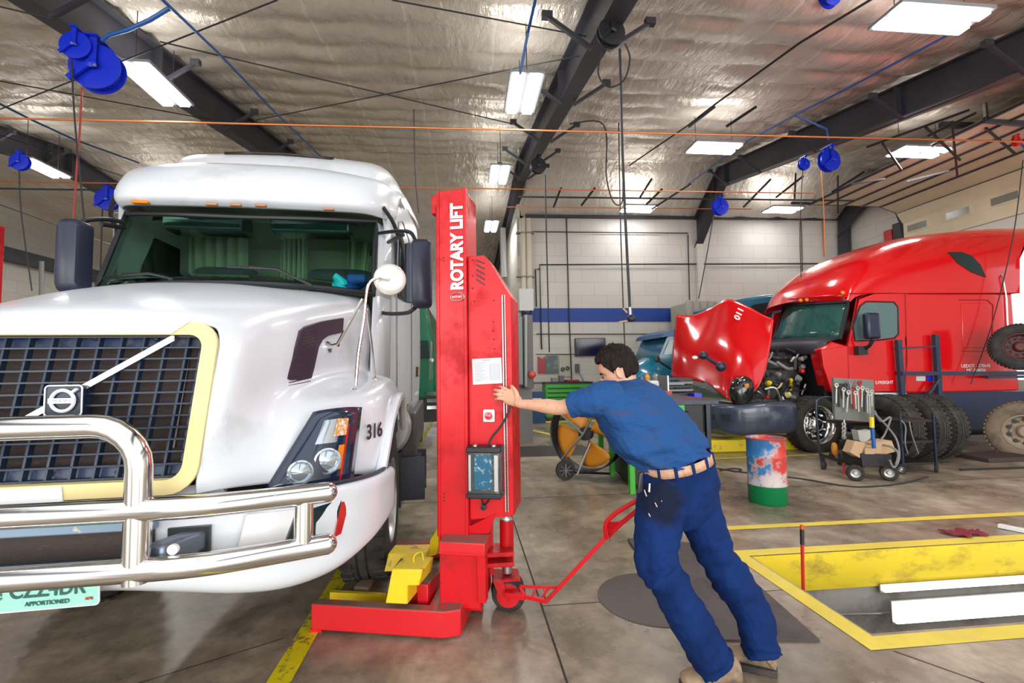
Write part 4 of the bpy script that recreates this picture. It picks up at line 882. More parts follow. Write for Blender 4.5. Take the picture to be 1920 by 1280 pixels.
    mb.prism([V((c.x-.09, 2.78, fz)), V((c.x-.03, 2.78, fz)), V((c.x-.0, 2.78, .07)), V((c.x-.04, 2.78, .07))], (0, .012, 0)); mb.prism([V((c.x-.09, 2.93, fz)), V((c.x-.03, 2.93, fz)), V((c.x-.0, 2.93, .07)), V((c.x-.04, 2.93, .07))], (0, .012, 0)); mb.build('caster_fork', LM, T)
    for yy, nm_ in ((2.81, 'a'), (2.885, 'b')):
        mb = MB(); mb.lathe(V((c.x-.0, yy, .098)), (.2, 1, 0), [(0, 0), (.06, 0), (.062, -.004), (.075, -.004)], 24); mb.lathe(V((c.x, yy, .098)), (.2, 1, 0), [(.06, -.006), (.092, 0), (.098, .01), (.098, .04), (.092, .05), (.04, .05), (0, .05)], 30); mb.build('caster_wheel', 'rubber', T)
    mb = MB(); mb.lathe(V((c.x-.001, 2.806, .098)), (.2, 1, 0), [(0, -.01), (.066, -.008), (.07, .0), (.05, .0)], 24); mb.build('caster_hub', D, T)
    mb = MB(); r = .014
    h0 = P(948, 1113, 2.76); h1 = P(985, 1118, 2.7); h2 = P(1026, 1127, 2.62); h3 = P(1140, 1003, 2.46); h4 = P(1144, 975, 2.44); h5 = P(1200, 938, 2.36)
    mb.bar(h0, h1, .035, .03); mb.bar(h1, h2, .022, .02); mb.bar(h2+V((-.005, 0, 0)), h3, .026, .020); mb.bar(P(975, 1099, 2.72), P(1050, 1101, 2.60), .014, .014); mb.bar(P(975, 1099, 2.72), P(985, 1118, 2.7), .02, .014)
    for a, b in (((1005, 1100), (998, 1119)), ((1020, 1101), (1022, 1124)), ((1030, 1101), (1014, 1122))): mb.bar(P(*a, 2.67), P(*b, 2.66), .009, .009)
    mb.build('tow_bar', LM, T, bevel=.002)
    mb = MB(); mb.tube(spline([P(1137, 1008, 2.45), P(1135, 990, 2.44), P(1140, 975, 2.43), P(1160, 958, 2.40), P(1196, 937, 2.35)], 5), .012, 10); mb.tube(spline([P(1140, 1006, 2.49), P(1160, 985, 2.45), P(1200, 952, 2.38)], 5), .012, 10)
    mb.prism([P(1137, 1000, 2.46), P(1145, 1000, 2.47), P(1166, 978, 2.44), P(1143, 978, 2.44)], (0, .006, 0)); mb.build('tow_handle', LM, T)
    return T
column_lift()
# the second lift, only its edge shows at the left of the photo
T = thing('column_lift', 'red mobile column lift cut off by the left edge of the photo', 'vehicle lift', G(-30, 1060), R(8))
p = P(-10, 402, 3.6); 
T.matrix_basis = Matrix.Translation(V((P(-75, 402, 3.6).x, 3.6, 0)))
zt = P(0, 405, 3.6).z
mb = MB(); mb.box(-.18, .06, 0, .26, .1, zt); mb.build('column', 'lift_red', T, local=True, bevel=.006)
mb = MB(); mb.box(.06, .125, 0, .07, zt-.13, zt-.01); mb.build('carriage_rail', 'lift_red', T, local=True, bevel=.004)
mb = MB(); mb.box(-.18, .50, -.3, -.2, .02, .15); mb.box(-.3, -.1, -.3, .6, .02, .15); mb.build('base_leg', 'lift_red', T, local=True, bevel=.006)
# ================================================================== THE MAN
LIFT = Matrix.Translation(V((.02, 2.60, 0))) @ Matrix.Rotation(R(-15), 4, 'Z'); LR = LIFT.to_3x3()
def LP(px, py, v): return PN(px, py, LIFT @ V((0, v, 0)), LR @ V((0, 1, 0)))
def man():
    T = thing('person', 'man in a blue work shirt and navy trousers leaning forward to push the red lift', 'person', (1.1, 2.12, 0))
    # ---- body
    B = MB()
    def limb(mb, pts, k=5, n=18, wob=0, seed=0, fold=None, flat=None):
        c = spline([p[0] for p in pts], k); rr = [q.x for q in spline([V((p[1], 0, 0)) for p in pts], k)]
        if not wob: mb.tube(c, rr, n); return
        N = len(c); rings = []; pu = None
        for i, p in enumerate(c):
            t = (c[min(i+1, N-1)]-c[max(i-1, 0)]).normalized()
            if pu is None: pu = V((0, -1, 0))
            pu = (pu-t*pu.dot(t)).normalized(); w = t.cross(pu); ring = []
            for k_ in range(n):
                a = 2*math.pi*k_/n; d = pu*math.cos(a)+w*math.sin(a)
                f = fold(i/(N-1)) if fold else 1
                s_ = i/(N-1)*len(pts)
                wv = wob*f*(mnoise.noise(V((math.cos(a)*1.3, math.sin(a)*1.3, s_*2.2+seed)))+.7*math.sin(s_*13+math.cos(a+seed)*3.0)*.5)
                ring.append(p+d*(rr[i]+wv))
            rings.append(ring)
        mb.loft(rings)
    hipL, hipR = P(1248, 915, 2.17), P(1302, 905, 2.36)
    knL, knR = P(1232, 1068, 2.09), P(1356, 1068, 2.22)
    anL, anR = P(1345, 1252, 2.06), P(1432, 1236, 2.12)
    pel = P(1272, 890, 2.26)
    wrist = LP(977, 757, -.06); shL = P(1124, 748, 2.24); elL = P(1052, 764, 2.34)
    shR = P(1178, 742, 2.62)
    limb(B, [(P(1248, 905, 2.19), .08), (P(1236, 985, 2.14), .07), (P(1234, 1055, 2.10), .056), (P(1285, 1148, 2.07), .055), (anL, .036)])
    limb(B, [(P(1302, 905, 2.33), .08), (P(1320, 985, 2.27), .07), (P(1345, 1045, 2.23), .056), (P(1412, 1150, 2.17), .052), (anR, .036)])
    limb(B, [(pel, .12), (P(1235, 830, 2.3), .115), (P(1185, 775, 2.36), .13), (P(1158, 742, 2.42), .10)])
    limb(B, [(P(1165, 735, 2.42), .07), (P(1152, 718, 2.43), .057), (P(1146, 700, 2.44), .055)])
    limb(B, [(shL, .052), (shL.lerp(elL, .5), .045), (elL, .037), (elL.lerp(wrist, .3), .038), (elL.lerp(wrist, .75), .027), (wrist, .024), (wrist.lerp(LP(962, 749, -.03), .4), .026)])
    elR = P(1098, 772, 2.80); wrR = P(1030, 758, 2.92)
    limb(B, [(shR, .052), (shR.lerp(elR, .5), .045), (elR, .036), (wrR, .024), (P(1008, 757, 2.95), .026)])
    # left hand, palm on the cabinet, five fingers
    pc = LP(957, 744, -.022)
    u = (LP(945, 741, -.02)-LP(972, 752, -.02)).normalized(); nv = LR @ V((0, 1, 0)); w = u.cross(nv).normalized()
    if w.z < 0: w = -w
    for k in range(5):
        a = LP(973-k*1.0, 755-k*.2, -.045); 
    B.loft([[c+w*(math.cos(t)*hw)+nv*(math.sin(t)*th) for t in [2*math.pi*i/14 for i in range(14)]] for c, hw, th in
            ((LP(975, 755, -.045), .026, .022), (LP(966, 749, -.032), .038, .020), (LP(957, 744.5, -.022), .043, .017), (LP(949, 741.5, -.016), .040, .013), (LP(946, 740.5, -.013), .032, .009))])
    fing = [((952, 731.5), (945, 727), (937, 724.5), .0085), ((948, 736.5), (937, 732.5), (926.5, 730.5), .0088), ((946.5, 742.5), (936, 740), (925.5, 738.5), .0086), ((948, 748.5), (938, 747.5), (928, 747.5), .0078)]
    for a, b, c, r in fing:
        limb(B, [(LP(*a, -.016), r*1.15), (LP(*b, -.028), r), (LP((b[0]+c[0])/2, (b[1]+c[1])/2, -.020), r*.95), (LP(*c, .006), r*.82)], 4, 10)
    limb(B, [(LP(970, 750, -.045), .014), (LP(969, 738, -.045), .0125), (LP(964, 729, -.028), .0105), (LP(958, 723, -.005), .009)], 4, 10)
    # right hand, open against the side of the cabinet, behind the left forearm
    for k in range(4): limb(B, [(P(1006, 752+k*4, 2.95), .010), (P(992, 751+k*4, 2.97), .009), (P(981, 751+k*4, 2.98), .008)], 3, 8)
    limb(B, [(P(1010, 756, 2.94), .012), (P(1004, 750, 2.92), .010), (P(998, 748, 2.92), .009)], 3, 8)
    B.loft([[P(px, 757, Y)+V((0, math.sin(t)*.014, math.cos(t)*.038)) for t in [2*math.pi*i/12 for i in range(12)]] for px, Y in ((1016, 2.94), (1008, 2.95), (1000, 2.965))])
    # head
    hf = V((-.90, .30, -.34)).normalized(); hs = V((-.30, -.95, 0)); hs = (hs-hf*hs.dot(hf)).normalized(); hu = hs.cross(hf).normalized()
    if hu.z < 0: hu = -hu
    crown = P(1142, 658, 2.44); base = crown-hu*.232+hf*.0
    prof = [(-.01, .045, .035, .035), (.0, .070, .04, .042), (.02, .083, .058, .052), (.045, .086, .075, .062), (.075, .084, .087, .069), (.10, .083, .095, .072), (.118, .080, .099, .074), (.135, .089, .102, .075), (.16, .088, .103, .077), (.185, .080, .100, .074), (.208, .064, .085, .063), (.222, .045, .060, .046), (.232, .012, .015, .012)]
    def headring(h, fF, bB, wW, off=None, n=40):
        out = []
        for i in range(n):
            a = 2*math.pi*i/n; ca = math.cos(a); sa = math.sin(a)
            x = (fF if ca > 0 else bB)*math.copysign(abs(ca)**.9, ca); y = wW*math.copysign(abs(sa)**.85, sa)
            if ca > .85:
                g = math.exp(-((h-.088)/.014)**2)*.026+math.exp(-((h-.108)/.014)**2)*.013; x += g*max(0, (ca-.92)/.08)
                x += math.exp(-((h-.055)/.008)**2)*.004
            if .6 < abs(ca) and ca > 0 and .25 < abs(sa) < .65: x -= math.exp(-((h-.117)/.011)**2)*.010
            p = base+hu*h+hf*x+hs*y
            if off: 
                d = (hf*x+hs*y); q = off(h, a, ca, sa); p = p+d.normalized()*q[0]+hu*q[1]
            out.append(p)
        return out
    def prof_at(h):
        for (h0, *a), (h1, *b) in zip(prof, prof[1:]):
            if h0 <= h <= h1:
                t = (h-h0)/(h1-h0); return [x+(y-x)*t for x, y in zip(a, b)]
        return prof[-1][1:]
    hh = [-.01+.242*i/44 for i in range(45)]
    B.loft([headring(h, *prof_at(h)) for h in hh])
    for sgn in (1, -1):    # ears
        e0 = base+hu*.108+hs*(sgn*.074)-hf*.006
        B.loft([[e0+hs*(sgn*o)+hf*(-math.cos(t)*wd-o*.3)+hu*(math.sin(t)*ht) for t in [2*math.pi*i/14 for i in range(14)]] for o, wd, ht in ((-.01, .012, .022), (.006, .016, .030), (.013, .0175, .032), (.016, .014, .027), (.010, .009, .018))])
    body = B.build('body', 'skin', T, weld=False, remesh=.0042, smoothit=2)
    # eyes and brows
    for sgn in (1, -1):
        c = base+hu*.114+hf*.0725+hs*(sgn*.031); q = MB(); q.ball(c-hf*.003, .0115, 14); q.build('eye', mat('eye_white', (.20, .16, .14), .4), T); q = MB(); q.ball(c+hf*.0062+hs*(sgn*.002), .0062, 10); q.build('iris', 'ink', T)
        q = MB(); q.tube([c+hu*.017+hf*.013-hs*(sgn*.014), c+hu*.022+hf*.011+hs*(sgn*.006), c+hu*.016+hf*.002+hs*(sgn*.024)], [.0035, .0045, .0025], 8); q.build('eyebrow', 'hair', T)
    q = MB(); q.tube([base+hu*.047+hf*.082-hs*.02, base+hu*.048+hf*.090, base+hu*.047+hf*.082+hs*.02], [.003, .005, .003], 8); q.build('lips', mat('lips', (.45, .18, .14), .5), T)
    # hair
    rings = []
    n = 96
    for i in range(58):
        h = .055+(.240-.055)*i/57; hq = min(h, .2315); fF, bB, wW = prof_at(hq); ring = []
        base_r = headring(hq, fF, bB, wW, None, n)
        for j, p in enumerate(base_r):
            a = 2*math.pi*j/n; ca = math.cos(a); sa = abs(math.sin(a))
            # hairline height as a function of angle: forehead .175, temple .14, in front of ear .09, behind ear .075, nape .045
            line_ = .182 if ca > .75 else (.182-(.75-ca)/.45*.055 if ca > .30 else (.127-(.30-ca)/.15*.030 if ca > .15 else (.122 if ca > -.32 else .068)))
            sb = mnoise.noise(V((ca*6, sa*6, 0)))*.006
            on = min(1, max(0, (h-line_-sb)/.012)); tuft = mnoise.noise(V((a*9, h*18, 3)))*.0075+mnoise.noise(V((a*26, h*30, 8)))*.0055+abs(mnoise.noise(V((a*14+h*60, h*6, 2))))*.006
            front = max(0, ca)*max(0, (h-.17)/.06)*.012
            d = (p-base-hu*hq).normalized()
            ring.append(p+d*(-.008+on*(.021+tuft+front))+hu*((.022+tuft)*max(0, (h-.19)/.045)+(h-hq)))
        rings.append(ring)
    q = MB(); q.loft(rings); q.build('hair', 'hair', T, weld=False, angle=0)
    # ---- trousers
    Tm = MB()
    fl = lambda s: .5+1.2*math.exp(-((s-.5)/.12)**2)+1.3*max(0, (s-.8)/.2)
    limb(Tm, [(P(1262, 886, 2.22), .105), (P(1245, 920, 2.19), .120), (P(1234, 985, 2.14), .104), (P(1232, 1050, 2.10), .094), (P(1252, 1090, 2.08), .086), (P(1285, 1148, 2.07), .090), (P(1318, 1205, 2.06), .090), (P(1342, 1247, 2.055), .084)], 7, 32, .010, 1, fl)
    limb(Tm, [(P(1285, 868, 2.30), .122), (P(1300, 915, 2.33), .118), (P(1320, 985, 2.27), .102), (P(1345, 1045, 2.23), .092), (P(1378, 1095, 2.20), .088), (P(1412, 1150, 2.17), .086), (P(1422, 1195, 2.14), .080), (P(1431, 1230, 2.12), .074)], 7, 32, .010, 5, fl)
    # seat / waist
    def ringp(a, b, Y, d, n=28, da=0):
        A = P(*a, Y-da); Bp = P(*b, Y+da); c = (A+Bp)/2; e = (Bp-A)/2; return [c+e*math.cos(t)+V((0, d, 0))*math.sin(t) for t in [2*math.pi*i/n for i in range(n)]]
    Tm.loft([ringp((1212, 882), (1325, 848), 2.25, .125, da=.02), ringp((1206, 898), (1336, 868), 2.25, .135, da=.02), ringp((1200, 925), (1346, 900), 2.25, .14, da=.03), ringp((1205, 960), (1340, 945), 2.25, .13, da=.03), ringp((1225, 990), (1318, 980), 2.25, .09, da=.03)])
    # oily stain on the thigh: a mark of its own in the cloth
    pm = M['pants']; nt = pm.node_tree; bs = nt.nodes['Principled BSDF']; old = bs.inputs['Base Color'].links[0].from_socket
    g = nt.nodes.new('ShaderNodeNewGeometry'); vm = nt.nodes.new('ShaderNodeVectorMath'); vm.operation = 'DISTANCE'; nt.links.new(g.outputs['Position'], vm.inputs[0]); vm.inputs[1].default_value = P(1240, 935, 2.07)
    nz = _noise(nt, 14, 5, .7, g.outputs['Position']); ma = nt.nodes.new('ShaderNodeMath'); ma.operation = 'MULTIPLY_ADD'; nt.links.new(nz, ma.inputs[0]); ma.inputs[1].default_value = -.16; nt.links.new(vm.outputs['Value'], ma.inputs[2])
    fr = _ramp(nt, ma.outputs[0], [(0.0, (.85, .85, .85)), (.06, (0, 0, 0))]); mx = nt.nodes.new('ShaderNodeMixRGB'); nt.links.new(fr, mx.inputs[0]); nt.links.new(old, mx.inputs[1]); mx.inputs[2].default_value = (.006, .008, .016, 1); nt.links.new(mx.outputs[0], bs.inputs['Base Color'])
    Tm.build('trousers', 'pants', T, weld=False, remesh=.007, smoothit=2, disp=(.07, .016))
    # pocket stain and phone
    q = MB(); 
    for a, b in (((1208, 918), (1212, 930)), ((1228, 942), (1232, 950)), ((1238, 960), (1240, 968)), ((1216, 962), (1219, 968)), ((1240, 938), (1244, 945))): q.bar(P(*a, 2.075), P(*b, 2.075), .005, .004)
    q.build('paint_smudge', mat('smudge_tan', (.55, .42, .34), .8), T)
    q = MB(); q.prism([P(1199, 888, 2.10), P(1206, 884, 2.10), P(1204, 920, 2.08), P(1196, 925, 2.09)], (0, .012, 0)); q.build('pocket_item', 'black', T)
    q = MB(); q.bar(P(1218, 906, 2.075), P(1217, 922, 2.075), .006, .006); q.build('pen', 'paper', T)
    # ---- belt: leather band with loops
    q = MB(); up = [ringp((1207, 877), (1325, 840), 2.235, .162, 40, .02), ringp((1209, 893), (1329, 857), 2.235, .164, 40, .02)]
    q.loft(up, False); q.build('belt', 'belt', T, solid=.006, solid_off=1, angle=0)
    q = MB()
    for k in (20, 24, 27, 30, 33, 36, 39):
        a, b = up[0][k], up[1][k]; o = V((0, -.006, 0)); q.bar(a+(a-b)*.15+o, b+(b-a)*.15+o, .013, .012)
    q.build('belt_loop', 'pants', T)
    # ---- shirt
    S = MB()
    RG = [ringp((1208, 882), (1324, 841), 2.235, .158, 36, .02), ringp((1178, 864), (1318, 822), 2.28, .160, 36, .03), ringp((1152, 845), (1303, 803), 2.31, .185, 36, .05), ringp((1134, 815), (1281, 775), 2.34, .20, 36, .06), ringp((1122, 790), (1258, 751), 2.36, .205, 36, .08), ringp((1112, 768), (1236, 729), 2.38, .20, 36, .10), ringp((1112, 745), (1216, 716), 2.40, .175, 36, .10), ringp((1132, 723), (1194, 709), 2.42, .10, 36, .05)]
    rg = [[V((0, 0, 0))]*36 for _ in range(0)]
    cols = [spline([r[j] for r in RG], 7) for j in range(36)]
    rings = []
    for i in range(len(cols[0])):
        s_ = i/(len(cols[0])-1); c = sum((cols[j][i] for j in range(36)), V((0, 0, 0)))/36; ring = []
        for j in range(36):
            a = 2*math.pi*j/36; p = cols[j][i]; d = (p-c).normalized()
            f = .013*math.sin(6*a+s_*9+2*math.sin(s_*7))*(1.1-s_)+.010*mnoise.noise(V((math.cos(a)*2, math.sin(a)*2, s_*9)))
            ring.append(p+d*f)
        rings.append(ring)
    S.loft(rings)
    limb(S, [(P(1150, 750, 2.28), .098), (P(1122, 750, 2.255), .088), (P(1092, 755, 2.27), .070), (P(1069, 760, 2.30), .060)], 6, 28, .007, 3)
    limb(S, [(P(1185, 742, 2.55), .09), (P(1160, 748, 2.64), .075), (P(1135, 756, 2.72), .062)], 5, 24, .006, 8)
    # collar
    S.loft([ringp((1138, 722), (1192, 708), 2.42, .075), ringp((1140, 712), (1184, 704), 2.43, .062)])
    S.build('shirt', 'shirt', T, weld=False, remesh=.0065, smoothit=2, disp=(.06, .014))
    # ---- boots
    def boot(heel, toe, an, nm):
        q = MB(); d = (toe-heel); d.z = 0; L_ = d.length; d.normalize(); s_ = V((-d.y, d.x, 0)); rings = []
        for t, hw, zt in ((-.02, .030, .07), (.0, .038, .12), (.08, .040, .135), (.22, .041, .13), (.38, .044, .105), (.6, .049, .078), (.8, .050, .068), (.95, .038, .058), (1.0, .02, .04)):
            c = heel+d*(L_*t); rings.append([c+s_*(hw*math.cos(a))+V((0, 0, .022+(zt-.022)*.5*(1+math.sin(a)))) for a in [2*math.pi*i/20 for i in range(20)]])
        q.loft(rings); q.tube([heel+d*L_*.10+V((0, 0, .08)), an], [.05, .050], 18); b = q.build('boot', 'boot', T, weld=False, remesh=.005, smoothit=3)
        q = MB(); q.prism([heel+d*(L_*t)+s_*w_ for t, w_ in ((-.03, -.03), (.2, -.042), (.6, -.052), (.85, -.05), (1.02, -.015), (1.02, .015), (.85, .05), (.6, .052), (.2, .042), (-.03, .03))], (0, 0, .028)); q.build('sole', 'rubber', b, bevel=.004)
    hR = G(1452, 1262); tR = G(1376, 1222)
    boot(V((1.40, 2.105, .0)), V((1.19, 2.26, 0)), anR, 'r')
    boot(V((1.19, 2.045, .0)), V((.94, 2.08, 0)), anL, 'l')
man()
# ================================================================== RED TRUCK (hood tipped forward)
def red_truck():
    YN = 7.05; YC = 8.15; HW = YC-YN
    T = thing('semi_truck', 'red sleeper-cab semi truck with its hood tipped open, side on beside the tires', 'truck', (6.6, YC, 0))
    RP = M['truck_red']
    def Sd(px, py, Y=YN): return P(px, py, Y)
    xs = lambda px: Sd(px, 700).x
    # lower body behind the door
    mb = MB(); mb.box(Sd(1700, 734).x, Sd(1912, 734).x, YN, YN+2*HW, .92, 2.56); mb.build('sleeper', RP, T, bevel=.03)
    # roof: near trim line -> shoulder -> crown, mirrored to the far side; rounded in plan at the front
    near = [P(x, y, YN) for x, y in ((1594, 566), (1606, 556), (1640, 549), (1700, 549), (1780, 549), (1850, 549), (1912, 549))]
    crown = [P(x, y, 8.15) for x, y in ((1482, 566), (1500, 532), (1552, 490), (1620, 463), (1700, 448), (1800, 439), (1888, 437))]
    rows = []
    for a_, c_ in zip(near, crown):
        row = []
        for k in range(13):
            al = k/12*math.pi; u = math.cos(al); w_ = math.sin(al)      # u 1..-1 across
            x = c_.x+(a_.x-c_.x)*abs(u)**2.1; z = a_.z+(c_.z-a_.z)*w_**.62
            row.append(V((x, YC-HW*math.copysign(abs(u)**.75, u), z)))
        rows.append(row)
    mb = MB(); mb.grid(surf(rows, 3, 5)); mb.add(rows[-1], [tuple(range(13))]); mb.build('roof_cap', RP, T, angle=60)
    # door and cab side
    z_b = .98
    side = [(1590, 648), (1600, 610), (1612, 560), (1640, 550), (1702, 549), (1702, 734), (1560, 734), (1545, 690), (1540, 655)]
    mb = MB(); q = [Sd(*p) for p in side]; mb.prism(q, (0, .06, 0)); mb.build('cab_side', RP, T, angle=0, bevel=.01)
    mb = MB(); mb.prism([p+V((0, 2*HW-.06, 0)) for p in q], (0, .06, 0)); mb.build('cab_side', RP, T, angle=0)
    mb = MB(); mb.prism([Sd(x, y, YN-.006) for x, y in ((1604, 638), (1600, 610), (1614, 575), (1625, 567), (1675, 568), (1682, 576), (1683, 625), (1676, 632), (1640, 636))], (0, .012, 0)); mb.build('side_window', mat('side_glass', (.10, .17, .17), .08), T, angle=0)
    mb = MB(); mb.tube([Sd(x, y, YN-.008) for x, y in ((1603, 639), (1599, 610), (1612, 574), (1624, 565), (1676, 566), (1684, 575), (1685, 626), (1677, 634), (1640, 638))], .012, 6, closed=True); mb.build('window_seal', 'black', T)
    mb = MB()
    for ln in (((1592, 720), (1590, 650), (1606, 560), (1630, 549), (1697, 550), (1700, 640), (1697, 728)),): mb.tube([Sd(x, y, YN-.003) for x, y in ln], .007, 5)
    mb.tube([Sd(1590, 550, YN-.004), Sd(1912, 549, YN-.004)], .007, 5); mb.tube([Sd(x, y, YN-.004) for x, y in ((1799, 562), (1850, 562), (1862, 572), (1860, 648), (1850, 658), (1803, 658))], .008, 5)
    mb.build('panel_seams', 'truck_red_dark', T)
    mb = MB(); mb.prism([Sd(x, y, YN-.012) for x, y in ((1803, 568), (1848, 568), (1856, 576), (1854, 644), (1846, 652), (1806, 652))], (0, .02, 0)); mb.build('sleeper_door', RP, T, bevel=.008)
    mb = MB(); mb.prism([Sd(x, y, 7.12) for x, y in ((1776, 473), (1800, 473), (1818, 480), (1832, 497), (1840, 521), (1815, 512), (1790, 495))], (0, .05, 0)); 
    # lean the porthole in with the roof side
    for p in mb.v: p.y += max(0, (p.z-2.75))*.10-.085
    mb.build('porthole', 'glass_dark', T, angle=0)
    mb = MB(); mb.tube([P(1842, 447, 7.9), P(1864, 470, 7.25), P(1880, 520, 7.03), P(1887, 560, 7.03), P(1889, 610, 7.03)], .014, 8); mb.build('extender_trim', 'chrome', T)
    # windshield
    tl = P(1472, 575, 9.0); tr = P(1592, 566, 7.15); br = P(1577, 634, 7.1); bl = P(1450, 640, 8.9)
    def wsp(u, v, o=0):
        p = bl.lerp(br, u).lerp(tl.lerp(tr, u), v); p.x -= .28*(1-(2*u-1)**2)+o; return p
    mb = MB(); mb.grid([[wsp(i/12, j/5) for i in range(13)] for j in range(6)]); mb.build('windshield', mat('truck_glass', (.03, .10, .09), .05, dirt=(5, .5, .7, (.01, .02, .02))), T, solid=.01, angle=0)
    mb = MB(); mb.tube([wsp(i/12, 0, .01) for i in range(13)]+[wsp(1, j/5, .01) for j in range(1, 6)]+[wsp(1-i/12, 1, .01) for i in range(1, 13)]+[wsp(0, 1-j/5, .01) for j in range(1, 5)], .03, 6, closed=True); mb.build('windshield_seal', 'black', T)
    mb = MB(); rows = [[wsp(i/12, 1.0, .0) for i in range(13)], [wsp(i/12, 1.0, -.02)+V((0, 0, .05)) for i in range(13)], [wsp(i/12, 1.0, .12)+V((0, 0, .12)) for i in range(13)]]; mb.grid(rows); mb.build('header', RP, T, solid=.02, angle=0)
    for px, py in ((1501, 563), (1513, 562), (1524, 560), (1580, 549)):
        mb = MB(); mb.ball(P(px, py, 7.75 if px < 1560 else 7.12), .035, 10); mb.build('cab_lamp', 'amber', T)
    # cowl
    mb = MB(); rows = [[wsp(i/12, 0.02, .0) for i in range(13)], [wsp(i/12, 0, .25)+V((0, 0, -.06)) for i in range(13)], [wsp(i/12, 0, .3)+V((0, 0, -.25)) for i in range(13)]]; mb.grid(rows); mb.build('cowl', mat('cowl_grey', (.03, .03, .04), .5), T, solid=.02, angle=0)
    # firewall corner in red
    mb = MB(); mb.prism([Sd(x, y, YN+.01) for x, y in ((1541, 655), (1560, 640), (1590, 648), (1590, 734), (1560, 734), (1552, 700))], (0, .3, 0)); mb.build('fender_rear', RP, T, bevel=.02)
    # engine bay: block, hoses and frame
    ED = mat('engine_dark', (.02, .02, .02), .5, dirt=(14, .5, .62, (.09, .08, .07)))
    a = P(1445, 700, 8.2)
    mb = MB(); mb.box(4.7, 5.75, 7.6, 8.8, .8, 1.35); mb.box(4.9, 5.9, 7.7, 8.7, 1.3, 1.62); mb.box(4.2, 5.95, 7.45, 7.58, .62, .85); mb.box(4.2, 5.95, 8.8, 8.95, .62, .85); mb.box(4.35, 4.45, 7.6, 8.8, .6, 1.2); mb.build('engine', ED, T, bevel=.04)
    mb = MB(); mb.box(5.85, 5.98, 7.2, 9.1, .8, 1.7); mb.build('firewall', 'black', T)
    rnd = random.Random(4)
    cols = [('black', 14), ('steel', 10), ('mid_grey', 9), ('yellow', 3), ('red_lens', 4), ('cream', 2)]
    for mt, n in cols:
        for _ in range(n):
            p = V((rnd.uniform(4.75, 5.75), rnd.uniform(7.42, 7.62), rnd.uniform(.85, 1.6))); mb = MB()
            if rnd.random() < .6:
                q = p+V((rnd.uniform(-.35, .35), rnd.uniform(-.05, .1), rnd.uniform(-.25, .2))); mb.tube(spline([p, (p+q)/2+V((0, -.06, rnd.uniform(-.1, .15))), q], 5), rnd.uniform(.012, .028), 7)
                mb.build('engine_hose', mt, T)
            else: mb.lathe(p, (rnd.uniform(-.5, .5), -1, rnd.uniform(-.3, .5)), [(0, 0), (rnd.uniform(.03, .07), 0), (.04, .06), (0, .08)], 12); mb.build('engine_part', mt, T)
    mb = MB(); mb.lathe(P(1455, 672, 7.6), (0, -.3, 1), [(.16, 0), (.17, .04), (.14, .07), (0, .07)], 20); mb.build('air_filter', 'black', T)
    # bumper
    xb = lambda px, Y: P(px, 700, Y).x
    path = [(4.28, 9.2), (4.10, 8.9), (4.02, 8.4), (4.02, 7.9), (4.10, 7.5), (4.35, 7.16), (4.75, 7.02), (5.15, 7.0)]
    prof = [(-.0, .78), (-.05, .74), (-.06, .62), (-.055, .50), (-.02, .36), (.06, .30)]
    rows = []
    for i, (x, y) in enumerate(path):
        a = V(path[max(0, i-1)]); b = V(path[min(7, i+1)]); t = (b-a).normalized(); nr = V((-t.y, t.x)) if False else V((t.y, -t.x))
        if nr.x > 0 and i < 5: nr = -nr
        if i >= 5 and nr.y > 0: nr = -nr
        rows.append([V((x-nr.x*o*-1*-1, y-nr.y*o*-1*-1, z+(.04 if i > 5 else 0))) for o, z in prof])
    mb = MB(); mb.grid(surf(rows, 4, 4)); mb.build('bumper', mat('bumper_blue_grey', (.05, .065, .10), .25, coat=.5, var=(2, .4)), T, solid=.03, angle=0)
    mb = MB()
    for px in (1345, 1363): c = P(px, 781, 7.22 if px > 1350 else 7.40); mb.cbox(c, .12, .06, .09, Matrix.Rotation(R(-40), 3, 'Z'))
    mb.build('bumper_slots', 'black', T)
    # tipped hood: surface from the lifted rear edge (top) down to the nose
    hood = [
      [(1270, 590, 9.1), (1300, 592, 8.8), (1335, 578, 8.5), (1366, 562, 8.15), (1400, 574, 7.8), (1430, 590, 7.5), (1451, 599, 7.30)],
      [(1266, 625, 9.1), (1290, 620, 8.75), (1325, 612, 8.42), (1356, 603, 8.05), (1390, 612, 7.68), (1424, 628, 7.40), (1446, 640, 7.25)],
      [(1263, 665, 9.05), (1284, 662, 8.65), (1312, 658, 8.30), (1342, 654, 7.92), (1378, 662, 7.52), (1412, 676, 7.28), (1436, 690, 7.18)],
      [(1261, 700, 9.0), (1282, 702, 8.60), (1308, 706, 8.22), (1336, 710, 7.84), (1366, 722, 7.44), (1398, 738, 7.22), (1424, 722, 7.14)],
      [(1261, 704, 9.0), (1282, 707, 8.60), (1306, 711, 8.24), (1332, 720, 7.86), (1358, 742, 7.48), (1380, 758, 7.26), (1404, 748, 7.15)]]
    mb = MB(); mb.grid(surf([[P(*p) for p in r] for r in hood], 4, 5)); mb.build('hood', RP, T, solid=.03, solid_off=1, angle=0)
    mb = MB(); mb.prism([P(*p) for p in ((1262, 706, 9.0), (1318, 712, 8.2), (1380, 757, 7.3), (1360, 760, 7.3), (1300, 748, 7.9))], (0, .0, -.03)); mb.build('grille_frame', 'black', T)
    g00 = P(1275, 713, 8.9); g01 = P(1322, 716, 8.2); g11 = P(1374, 755, 7.33); g10 = P(1312, 745, 7.6)
    mb = MB()
    for k in range(12): t = k/11; mb.bar(g00.lerp(g10, t)+V((0, -.02, .01)), g01.lerp(g11, t)+V((0, -.02, .01)), .028, .02)
    mb.build('grille_bars', mat('grille_green_chrome', (.16, .22, .15), .3, .8), T)
